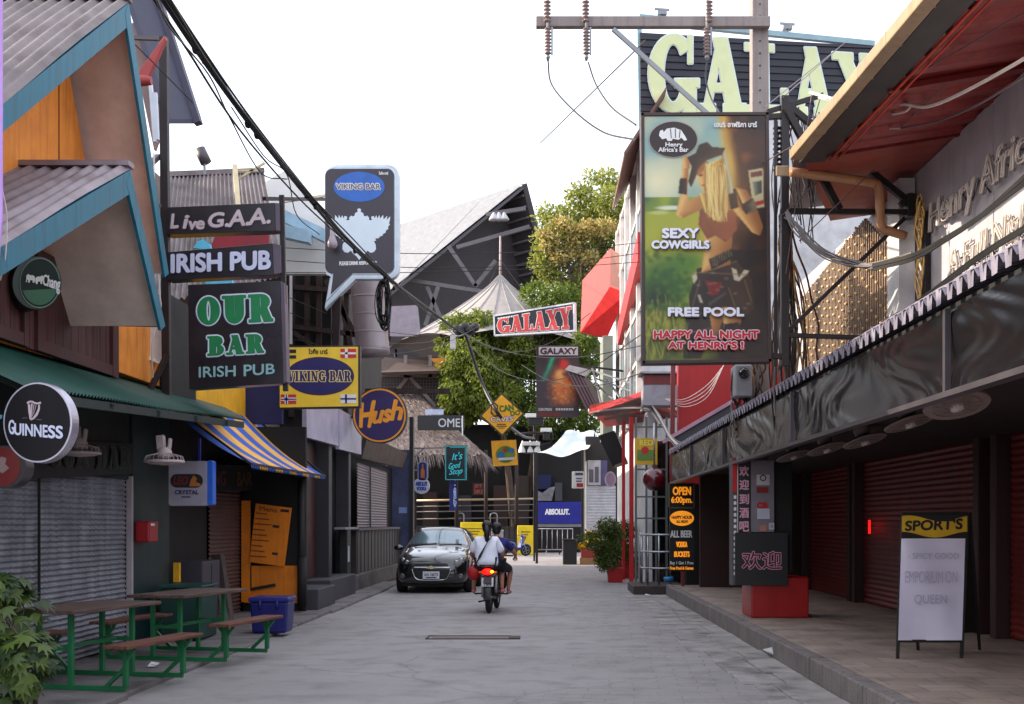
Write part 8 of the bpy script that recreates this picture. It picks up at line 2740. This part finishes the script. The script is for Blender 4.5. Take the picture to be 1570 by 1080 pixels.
    secs = [(-0.26, 0.09, 0.80), (-0.1, 0.13, 0.83), (0.2, 0.135, 0.80), (0.45, 0.12, 0.77), (0.62, 0.08, 0.76)]
    for (y, hw, z) in secs:
        for k in range(n_):
            a = 2 * pi * k / n_
            mb.v.append(Vector((hw * cos(a), y, z + 0.045 * sin(a))))
    for i in range(len(secs) - 1):
        for k in range(n_):
            mb.f.append([i * n_ + k, i * n_ + (k + 1) % n_, (i + 1) * n_ + (k + 1) % n_, (i + 1) * n_ + k])
            mb.m.append(0)
            mb.sm.append(True)
    Lb(mb, 'seat', M('seat vinyl', (0.075, 0.075, 0.08), 0.55))
    Lb(MB().tube(catmull([(-0.13, -0.05, 0.84), (-0.13, -0.25, 0.86), (0, -0.31, 0.86), (0.13, -0.25, 0.86), (0.13, -0.05, 0.84)], 5), 0.014, 8), 'grab_rail', PL)
    # engine, exhaust, shocks, pegs
    mb = MB().box(-0.10, 0.10, 0.38, 0.80, 0.22, 0.42)
    mb.tube([(-0.06, 0.8, 0.33), (-0.06, 0.98, 0.36)], 0.07, 12)
    Lb(mb, 'engine', M('engine grey', (0.24, 0.24, 0.25), 0.45, 0.5), bevel=0.02)
    Lb(MB().tube([(0.14, 0.55, 0.28), (0.15, 0.2, 0.31), (0.155, -0.02, 0.34), (0.155, -0.28, 0.38)], [0.025, 0.045, 0.055, 0.05], 14), 'exhaust', PL)
    mb = MB()
    for sx in (-1, 1):
        mb.tube([(sx * 0.115, 0.0, 0.285), (sx * 0.115, 0.10, 0.66)], 0.028, 10)
        mb.bar((sx * 0.10, 0.0, 0.285), (sx * 0.09, 0.5, 0.32), 0.04)
    Lb(mb, 'shock_absorber', GALV)
    for sx in (-1, 1):
        mb = MB().tube([(sx * 0.10, 0.28, 0.34), (sx * 0.30, 0.26, 0.33)], 0.016, 8)
        Lb(mb, 'footrest', PL)
    mb = MB().tube([(-0.10, 0.5, 0.2), (-0.17, 0.35, 0.19), (-0.19, 0.05, 0.2)], 0.016, 8)
    Lb(mb, 'side_stand', PL)
    # fork, front fender, leg shield, headset, handlebar
    mb = MB()
    for sx in (-1, 1):
        mb.tube([(sx * 0.07, 1.24, 0.285), (sx * 0.06, 1.08, 0.75)], 0.025, 10)
    mb.tube([(0, 1.09, 0.7), (0, 1.02, 0.95)], 0.04, 10)
    Lb(mb, 'fork', GALV)
    mb = MB()
    for i, a in enumerate(range(20, 170, 15)):
        y, z = 1.24 + 0.31 * cos(radians(a)), 0.285 + 0.31 * sin(radians(a))
        mb.v += [Vector((-0.07, y, z - 0.02)), Vector((0, y, z + 0.02)), Vector((0.07, y, z - 0.02))]
    for i in range(9):
        for k in range(2):
            mb.f.append([i * 3 + k, i * 3 + k + 1, (i + 1) * 3 + k + 1, (i + 1) * 3 + k])
            mb.m.append(0)
            mb.sm.append(True)
    Lb(mb, 'front_fender', body)
    mb = MB()
    for sx in (-1, 1):
        mb.slab([(sx * 0.05, 1.10, 0.86), (sx * 0.20, 0.98, 0.78), (sx * 0.24, 0.92, 0.5), (sx * 0.16, 0.92, 0.3), (sx * 0.05, 0.98, 0.42)], (0, 0.03, 0))
    mb.ball((0, 1.12, 0.78), 0.10, 14, (0.9, 0.7, 1.5))
    Lb(mb, 'leg_shield', body)
    hs = Lb(MB().ball((0, 1.05, 0.98), 0.10, 16, (1.3, 0.9, 0.75)), 'headset', body)
    Lb(MB().ball((0, 1.13, 0.98), 0.07, 14, (1.2, 0.5, 0.85)), 'headlight', M('headlamp lens', (0.7, 0.72, 0.74), 0.1), hs)
    Lb(MB().tube(catmull([(-0.34, 0.88, 1.0), (-0.2, 0.96, 1.0), (0, 1.03, 0.99), (0.2, 0.96, 1.0), (0.34, 0.88, 1.0)], 5), 0.015, 8), 'handlebar', PL)
    for sx in (-1, 1):
        mb = MB().tube([(sx * 0.2, 0.98, 1.01), (sx * 0.27, 0.96, 1.18)], 0.007, 6)
        mb.ball((sx * 0.29, 0.96, 1.21), 0.055, 12, (1.1, 0.25, 0.75))
        Lb(mb, 'mirror', PL)
    return t
MX, MY = W(750, 940, 21.0).x, 21.0
bike = scooter('motorcycle', 'black motorcycle with glowing tail light ridden away by two people', (MX, MY - 0.02, 0), radians(-4), M('motorcycle body black', (0.08, 0.075, 0.08), 0.3, coat=0.6))
SKIN_ = M('skin tone', (0.62, 0.42, 0.34), 0.55, var=0.06)
HAIRM = M('black hair', (0.055, 0.045, 0.045), 0.45, bump=0.3, bscale=60)
mat_l = Matrix.Translation(bike.location) @ Matrix.Rotation(radians(-4), 4, 'Z')
def hand(nodes, edges, wrist, c, d, side, up):
    """palm, four curled fingers and thumb closing round a bar; c palm centre, d forward, up palm normal"""
    d, up = d.normalized(), up.normalized()
    sd_ = d.cross(up).normalized() * side
    nodes['palm' + str(side)] = (c, (0.034, 0.018))
    edges.append((wrist, 'palm' + str(side)))
    for k, (o, l) in enumerate(((-0.03, 0.062), (-0.01, 0.07), (0.011, 0.066), (0.03, 0.052))):
        a, b_, e = 'f%d%da' % (side, k), 'f%d%db' % (side, k), 'f%d%dc' % (side, k)
        p0 = c + d * 0.035 + sd_ * o
        nodes[a] = (p0, 0.0095)
        nodes[b_] = (p0 + d * l * 0.5 - up * l * 0.25, 0.009)
        nodes[e] = (p0 + d * l * 0.45 - up * l * 0.8, 0.008)
        edges += [('palm' + str(side), a), (a, b_), (b_, e)]
    a, b_ = 't%da' % side, 't%db' % side
    nodes[a] = (c - sd_ * 0.035 * 1 + d * 0.005 - up * 0.012, 0.011)
    nodes[b_] = (c - sd_ * 0.05 + d * 0.03 - up * 0.035, 0.009)
    edges += [('palm' + str(side), a), (a, b_)]
def rider(label, oy, oz, arms, shirt_mat, short_mat, shoe_mat, hair_long, lean, foot, big_shirt):
    t = thing('person', label, 'person', mat_l @ Vector((0, oy, 0.83)), radians(-4))
    V_ = Vector
    ly = lambda z: lean * z
    nd = {'pelvis': (V_((0, 0, 0.06)), (0.15, 0.12)), 'belly': (V_((0, ly(.2), 0.22)), (0.135, 0.105)), 'chest': (V_((0, ly(.4), 0.40)), (0.15, 0.105)),
          'neckb': (V_((0, ly(.52), 0.53)), (0.07, 0.06)), 'neck': (V_((0, ly(.56) + .01, 0.585)), 0.05),
          'chin': (V_((0, ly(.6) + 0.035, 0.635)), (0.062, 0.07)), 'head': (V_((0, ly(.66) + 0.02, 0.70)), (0.074, 0.092)), 'crown': (V_((0, ly(.7) + 0.01, 0.762)), (0.052, 0.06))}
    ed = [('pelvis', 'belly'), ('belly', 'chest'), ('chest', 'neckb'), ('neckb', 'neck'), ('neck', 'chin'), ('chin', 'head'), ('head', 'crown')]
    for sx in (-1, 1):
        s_ = str(sx)
        nd['sh' + s_] = (V_((sx * 0.165, ly(.48), 0.475)), 0.055)
        el, wr = arms[0 if sx < 0 else 1]
        nd['el' + s_] = (V_(el), 0.04)
        nd['wr' + s_] = (V_(wr), 0.027)
        ed += [('chest', 'sh' + s_), ('sh' + s_, 'el' + s_), ('el' + s_, 'wr' + s_)]
        d = (V_(wr) - V_(el)).normalized()
        hand(nd, ed, 'wr' + s_, V_(wr) + d * 0.05, d, sx, V_((0, 0, 1)))
        kn, an = foot[0], foot[1]
        nd['hip' + s_] = (V_((sx * 0.10, 0.03, 0.05)), 0.085)
        nd['kn' + s_] = (V_((sx * kn[0], kn[1], kn[2])), 0.058)
        nd['an' + s_] = (V_((sx * an[0], an[1], an[2])), 0.036)
        nd['toe' + s_] = (V_((sx * (an[0] + 0.02), an[1] + 0.15, an[2] - 0.05)), 0.033)
        ed += [('pelvis', 'hip' + s_), ('hip' + s_, 'kn' + s_), ('kn' + s_, 'an' + s_), ('an' + s_, 'toe' + s_)]
    skin('body', nd, ed, SKIN_, t)
    # face: eyes, nose, mouth, ears
    hy = ly(.66) + 0.02
    mb = MB().ball((0, hy + 0.096, 0.692), 0.014, 8, (0.8, 1, 1.4))
    for sx in (-1, 1):
        mb.ball((sx * 0.076, hy - 0.005, 0.695), 0.025, 8, (0.4, 0.8, 1.2))
    mb.build('nose_and_ears', SKIN_, t, world=False)
    mb = MB()
    for sx in (-1, 1):
        mb.ball((sx * 0.03, hy + 0.086, 0.715), 0.011, 8)
    mb.box(-0.022, 0.022, hy + 0.087, hy + 0.093, 0.652, 0.658)
    mb.build('eyes_and_mouth', M('face detail', (0.2, 0.1, 0.09), 0.4), t, world=False)
    # hair
    mb = MB().ball((0, hy - 0.018, 0.735), 0.098, 18, (0.95, 1.08, 0.95))
    mb.ball((0, hy - 0.05, 0.68), 0.08, 14, (1.02, 0.75, 1.05))
    if hair_long:
        mb.tube(catmull([(0.0, hy - 0.09, 0.74), (0.01, hy - 0.14, 0.66), (0.015, hy - 0.155, 0.55), (0.02, hy - 0.14, 0.44)], 5), [0.03 + 0.02 * sin(pi * k / 15) for k in range(16)], 10)
    mb.build('hair', HAIRM, t, world=False)
    # shirt: looser surface over trunk and upper arms
    k = 1.0 if not big_shirt else 1.42
    sn = {'hem': (V_((0, -0.02, -0.02 if not big_shirt else -0.05)), (0.165 * k * 1.12, 0.14 * k)), 'waist': (V_((0, ly(.15) - 0.01, 0.14)), (0.158 * k, 0.13 * k)), 'mid': (V_((0, ly(.28), 0.28)), (0.155 * k, 0.125 * k)), 'chest': (V_((0, ly(.42), 0.42)), (0.165, 0.12)),
          'collar': (V_((0, ly(.53), 0.53)), (0.075, 0.065))}
    se = [('hem', 'waist'), ('waist', 'mid'), ('mid', 'chest'), ('chest', 'collar')]
    for sx in (-1, 1):
        s_ = str(sx)
        el = V_(arms[0 if sx < 0 else 1][0])
        sh = nd['sh' + s_][0]
        e2 = sh.lerp(el, 0.92 if big_shirt else 0.72)
        sn['sh' + s_] = (sh, 0.07 * (1.1 if big_shirt else 1))
        sn['sl' + s_] = (e2, 0.062 * (1.25 if big_shirt else 1))
        se += [('chest', 'sh' + s_), ('sh' + s_, 'sl' + s_)]
    skin('shirt', sn, se, shirt_mat, t)
    # shorts
    so = {'p': (V_((0, 0, 0.07)), (0.165, 0.135))}
    sq = []
    for sx in (-1, 1):
        s_ = str(sx)
        so['h' + s_] = (nd['hip' + s_][0], 0.10)
        so['k' + s_] = (nd['hip' + s_][0].lerp(nd['kn' + s_][0], 0.93), 0.078)
        sq += [('p', 'h' + s_), ('h' + s_, 'k' + s_)]
    skin('shorts', so, sq, short_mat, t)
    for sx in (-1, 1):
        s_ = str(sx)
        a, b_ = nd['an' + s_][0], nd['toe' + s_][0]
        skin('shoe', {'h': (a + V_((0, -0.045, -0.055)), (0.038, 0.036)), 'm': (a.lerp(b_, 0.5) + V_((0, 0, -0.015)), (0.046, 0.038)), 't': (b_ + V_((0, 0.05, 0.0)), (0.042, 0.03))}, [('h', 'm'), ('m', 't')], shoe_mat, t)
    return t
WSH = M('white loose shirt cloth', (0.90, 0.91, 0.97), 0.8, var=0.06, bump=0.6, bscale=7)
pas = rider('pillion rider in loose white shirt with black ponytail and bag strap on the motorcycle', 0.0, 0, (((-0.285, 0.10, 0.22), (-0.23, 0.30, 0.10)), ((0.285, 0.10, 0.22), (0.25, 0.30, 0.10))), WSH, M('black shorts', (0.06, 0.06, 0.07), 0.8), M('pink shoes', (0.72, 0.40, 0.45), 0.6), True, 0.12, ((0.235, 0.40, -0.02), (0.255, 0.22, -0.40)), True)
mb = MB()
pts = catmull([(0.10, -0.03, 0.545), (0.06, -0.105, 0.48), (-0.02, -0.145, 0.34), (-0.11, -0.165, 0.16), (-0.19, -0.12, 0.02), (-0.22, -0.05, -0.05)], 6)
for i in range(len(pts) - 1):
    mb.bar(pts[i], pts[i + 1], 0.012, 0.042, up=(0.5, 0, 0.8))
mb.build('bag_strap', M('dark strap', (0.13, 0.13, 0.17), 0.7), pas, world=False)
bg = thing('red_bag', 'red shoulder bag hanging at the left side of the pillion rider', 'bag', mat_l @ Vector((-0.27, -0.05, 0.72)), radians(-4))
mb = MB().ball((0, 0, 0), 0.14, 16, (0.85, 0.7, 0.95))
mb.build('bag', M('red bag cloth', (0.62, 0.04, 0.07), 0.55, bump=0.5, bscale=10), bg, world=False)
MB().tube(catmull([(-0.06, 0, 0.11), (0, 0, 0.2), (0.06, 0, 0.11)], 5), 0.012, 6).build('handle', M('red bag handle', (0.45, 0.03, 0.05), 0.5), bg, world=False)
drv = rider('motorcycle driver in a blue T-shirt and dark shorts seen past the pillion rider', 0.36, 0, (((-0.30, 0.26, 0.24), (-0.30, 0.50, 0.18)), ((0.33, 0.26, 0.24), (0.31, 0.50, 0.18))), M('violet blue T-shirt', (0.13, 0.13, 0.42), 0.8, bump=0.4, bscale=8), M('dark shorts', (0.10, 0.10, 0.15), 0.8), M('grey pink sandals', (0.55, 0.36, 0.38), 0.6), False, 0.20, ((0.23, 0.40, -0.05), (0.19, 0.32, -0.42)), False)
drv.location = mat_l @ Vector((0.08, 0.36, 0.80))
pas.location = mat_l @ Vector((-0.05, 0.0, 0.83))
# parked scooter by the deck
scooter('scooter', 'blue and white scooter parked sideways before the thatched bar deck', (W(769, 0, 57.5).x, 57.5, 0), radians(-72), M('scooter blue white', (0.30, 0.36, 0.60), 0.3, var=0.5, scale=3), lit=False)
bpy.context.view_layer.update()
for ob in COL.objects:
    if ob.name == 'scooter':
        ob.location = (W(769, 0, 57.5).x, 57.5, 0)
        ob.scale = (1.0, 1.0, 1.0)
cx_ = thing('cargo_crate', 'grey plastic crate tied behind the seat of the parked scooter', 'crate', (W(766, 0, 57.5).x - 0.1, 57.5, 0.9))
MB().box(-0.3, 0.28, -0.22, 0.22, 0.0, 0.34).build('box', GALV, cx_, world=False, bevel=0.02)
MB().bar((-0.42, 0, 0.42), (0.3, 0, 0.36), 0.46, 0.03).build('lid', OFFWHITE, cx_, world=False)
# two more dim scooters' place: dark barrel beside the barrier
# ------------------------------------------------------------------ cables
bun = thing('cable_bundle', 'thick sagging bundle of black cables crossing the street from above the pub signs', 'cable bundle', W(600, 430, 22))
path = [(225, -40, 9), (300, 75, 10.2), (380, 190, 12), (470, 300, 16), (530, 368, 19), (590, 425, 23), (650, 470, 32), (700, 506, 42)]
for k in range(7):
    mb = MB()
    ox, oy = rng.normal() * 4.0, rng.normal() * 3.6
    pts = [W(x + ox * (14 / Y) * (1.6 if k > 4 else 1) + rng.normal() * 1.0, y + oy * (14 / Y) + rng.normal() * 1.0 + (7 if k > 4 else 0) * sin(i * 1.3 + k), Y) for i, (x, y, Y) in enumerate(path)]
    mb.tube(catmull(pts, 6), 0.020 if k < 2 else 0.011, 6)
    mb.build('cable', WIRE, bun)
mb = MB()
for (x, y, Y) in path[1:6]:
    for q in range(2):
        w = W(x + 14 * q, y + 17 * q, Y + 0.5 * q)
        mb.ball(w, 0.05, 8, (0.7, 1.2, 1))
mb.build('tie', BLACKMATT, bun)
loop = thing('cable_coil', 'hanging coil of spare black cable loops below the bubble sign', 'cable coil', W(592, 500, 23.2))
mb = MB()
for k in range(20):
    w_ = 5 + 9 * rng.random()
    h_ = 55 + 28 * rng.random()
    ox = rng.normal() * 2
    pts = [W(590 + ox + w_ * sin(2 * pi * t / 14) * (0.4 + 0.6 * t / 14 if t < 7 else 1.4 - 0.6 * t / 14), 428 + h_ * (0.5 - 0.5 * cos(2 * pi * t / 14)), 23.2 + 0.12 * rng.normal()) for t in range(15)]
    mb.tube(catmull(pts, 3), 0.011, 5)
mb.build('loops', WIRE, loop)
def wire(label, pts, r=0.008, mat=WIRE, grp='thin overhead wires', sag=0.0, name='overhead_wire'):
    P = [W(*p) for p in pts]
    if len(P) == 2 and sag:
        P = [P[0], P[0].lerp(P[1], .25) - Vector((0, 0, sag * .75)), P[0].lerp(P[1], .5) - Vector((0, 0, sag)), P[0].lerp(P[1], .75) - Vector((0, 0, sag * .75)), P[1]]
    o = MB().tube(catmull(P, 6), r, 5).build(name, mat)
    rebase(o, P[0])
    tag(o, label, 'wire', grp)
    return o
THIN = 'thin black wire strung across the street in front of the big gable'
for (a, b_, sg) in (((430, 380, 24), (985, 372, 30), 0.2), ((440, 400, 24), (985, 388, 30), 0.25), ((430, 418, 25), (980, 402, 30), 0.1), ((440, 455, 25), (700, 508, 40), 0.4), ((445, 480, 26), (700, 512, 40), 0.5),
                    ((450, 520, 26), (735, 500, 40), 0.6), ((700, 506, 42), (985, 530, 28), 0.6), ((720, 530, 42), (985, 512, 28), 1.2), ((610, 440, 24), (735, 310, 70), 0), ((800, 560, 40), (985, 572, 28), 0.5), ((705, 505, 42), (905, 480, 36), 1.0)):
    wire(THIN, [a, b_], 0.012 if a[2] > 30 else 0.009, sag=sg)
wire('curved black jumper wire from the outermost insulator down to the billboard', [(840, 92, 16.97), (846, 130, 16.8), (880, 170, 16), (925, 203, 15), (975, 215, 13.2)], 0.012, grp='jumper wires')
wire('curved black jumper wire from the middle insulator down to the billboard', [(902, 96, 16.97), (914, 130, 16.6), (938, 165, 15.5), (975, 192, 13.2)], 0.012, grp='jumper wires')
wire('black wire from the inner insulator down past the roof sign letters', [(1084, 96, 16.97), (1082, 120, 16.8), (1090, 150, 16.3), (1104, 175, 15)], 0.012, grp='jumper wires')
wire('thin diagonal stay wire between the roof sign and the open sky', [(990, 62, 30), (828, 220, 46)], 0.02)
wire('thin dark wire running diagonally over the upper gable roof', [(127, 0, 13.5), (200, 62, 14), (296, 158, 15)], 0.008)
wire('thin loose wire sagging beside the cable bundle by the upper gable', [(240, 0, 8.5), (262, 45, 9.2), (320, 115, 10.5), (352, 180, 12), (400, 265, 14), (440, 275, 15)], 0.008)
wire('second loose wire beside the cable bundle near the pub signs', [(355, 165, 12.5), (405, 240, 14), (440, 268, 15.5), (455, 330, 17), (490, 360, 18.5)], 0.008)
wire('thin white wire hanging down along the steel post by the gables', [(236, 235, 14.6), (237, 300, 14.6), (244, 440, 14.6), (246, 475, 14.6), (233, 530, 14.6), (236, 600, 14.8)], 0.010, WIREWHITE, 'pale wires')
wire('pale wire running down the left border beside the lavender sign', [(2, 285, 8.5), (10, 330, 8.6), (8, 395, 8.7), (0, 430, 8.8)], 0.006, WIREWHITE, 'pale wires')
for k, (lb_, pts) in enumerate((
        ('bright white cable sweeping under the red roof from the truss', [(1242, 142, 12.9), (1290, 155, 12), (1345, 162, 11), (1385, 160, 10.6), (1420, 164, 10.3), (1470, 145, 9.8), (1570, 90, 8.6), (1640, 40, 8)]),
        ('white cable with small loop lower under the red roof', [(1255, 150, 12.9), (1300, 160, 12.2), (1350, 175, 11.2), (1385, 172, 10.8), (1398, 162, 10.5)]),
        ('lowest white cable end below the red roof', [(1280, 165, 12.9), (1310, 185, 12.3), (1350, 196, 11.6), (1382, 197, 11.2)]))):
    wire(lb_, pts, 0.016 if k == 0 else 0.011, WIREWHITE, 'white cables under the red roof')
wire('grey cable running under the red roof towards the street front', [(1382, 197, 11.2), (1440, 185, 10.6), (1500, 160, 9.8), (1570, 118, 8.8)], 0.012, M('mauve grey cable', (0.35, 0.28, 0.3), 0.5), 'white cables under the red roof')
for (a, b_) in (((1172, 165, 13), (1300, 62, 20)), ((1200, 150, 13), (1290, 70, 20)), ((1170, 250, 13), (1570, 20, 8.5)), ((1340, 235, 12.5), (1450, 130, 10)), ((1205, 420, 13), (1245, 140, 13.1)), ((1215, 300, 13), (1258, 150, 13.1)), ((1200, 330, 13.05), (1300, 235, 13)), ((1225, 370, 13.1), (1340, 260, 12.8))):
    wire('thin straight wire crossing the billboard truss and red roof', [a, b_], 0.006, M('mauve grey cable', (0.35, 0.28, 0.3), 0.5), 'thin wires by the truss')
# loose grey fan of cables from truss to the wall
for k in range(9):
    e = (1290 + 22 * rng.random(), 398 + 10 * rng.random(), 12.7)
    pts = [(1205 + rng.normal() * 2, 328 + rng.normal() * 4, 13), (1225 + 6 * rng.normal(), 352 + 12 * rng.random(), 12.95), (1258 + 5 * rng.normal(), 380 + 12 * rng.random(), 12.85), e, (1340, 408 + 3 * rng.normal(), 12.4), (1398, 392 + 4 * rng.normal(), 11.9)]
    wire('pale grey cable drooping in the loose fan from the truss to the light screen', pts, 0.009, WIREGREY, 'loose grey cables by the light screen')
for k in range(7):
    d = 3.5 * rng.normal()
    pts = [(1338, 408 + d, 12.4), (1400, 392 + d, 11.8), (1450, 365 + d * .8, 11), (1500, 333 + d * .6, 10.2), (1540, 300 + d, 9.5), (1590, 255 + d * 2, 8.8)]
    wire('black cable in the swag across the neon lettered wall', pts, 0.011, WIRE, 'black cable swag on the neon wall')
for k in range(5):
    d = 3 * rng.normal()
    pts = [(1290 + 4 * k, 560 + d, 14.4), (1360, 500 + d, 12.4), (1430, 448 + d, 10.8), (1500, 395 + d, 9.4), (1580, 345 + d, 8.4)]
    wire('dark cable lying along the edge of the marquee roof', pts, 0.010, WIRE, 'cables along the marquee edge')
for k in range(5):
    d = 3 * rng.normal()
    pts = [(1000, 622, 27), (1012, 640 + d, 26.8), (1030, 672 + d, 26), (1050, 685 + d * 2, 25.4), (1090, 676 + d, 23.5), (1150, 640 + d, 20.5), (1200, 600 + d, 18)]
    wire('pale twisted cable sagging from the white cabinet to the marquee end', pts, 0.014, WIREWHITE if k < 3 else WIREGREY, 'pale cables at the marquee end')
for k in range(4):
    wire('thin pale wire looping over the red gable wall', [(1110, 560, 26), (1085, 590 + 6 * k, 26.2), (1050, 612 + 4 * k, 26.3), (1020, 612, 27)], 0.008, WIREWHITE, 'pale wires on the red wall')
wire('grey service pipe along the edge of the red porch roof', [(903, 633, 36), (950, 627, 33), (985, 626, 31), (1000, 634, 29), (1012, 652, 27.5)], 0.03, WIREGREY, 'porch pipes')
# junction of cables on a slim post in the drooping tree
jp = thing('cable_junction', 'knot of black cable at the end of the bundle in the drooping tree', 'cable junction', W(706, 506, 42.4))
mb = MB().tube(catmull([W(706, 500, 42.5), W(716, 520, 42.6), W(740, 590, 42.8), W(768, 640, 42), W(800, 668, 46), W(818, 672, 49.9)], 6), 0.06, 8)
mb.build('cable_run', BLACK, jp)
mb = MB()
for k in range(12):
    mb.ball(W(700 + 2.6 * k, 505 + 3 * sin(k), 42.4), 0.13 + 0.06 * rng.random(), 8)
mb.build('junction', BLACK, jp)
MB().box(W(690, 0, 42.3).x, W(698, 0, 42.3).x, 42.3, 42.5, W(0, 535, 42.3).z, W(0, 512, 42.3).z).build('tag_plate', OFFWHITE, jp)
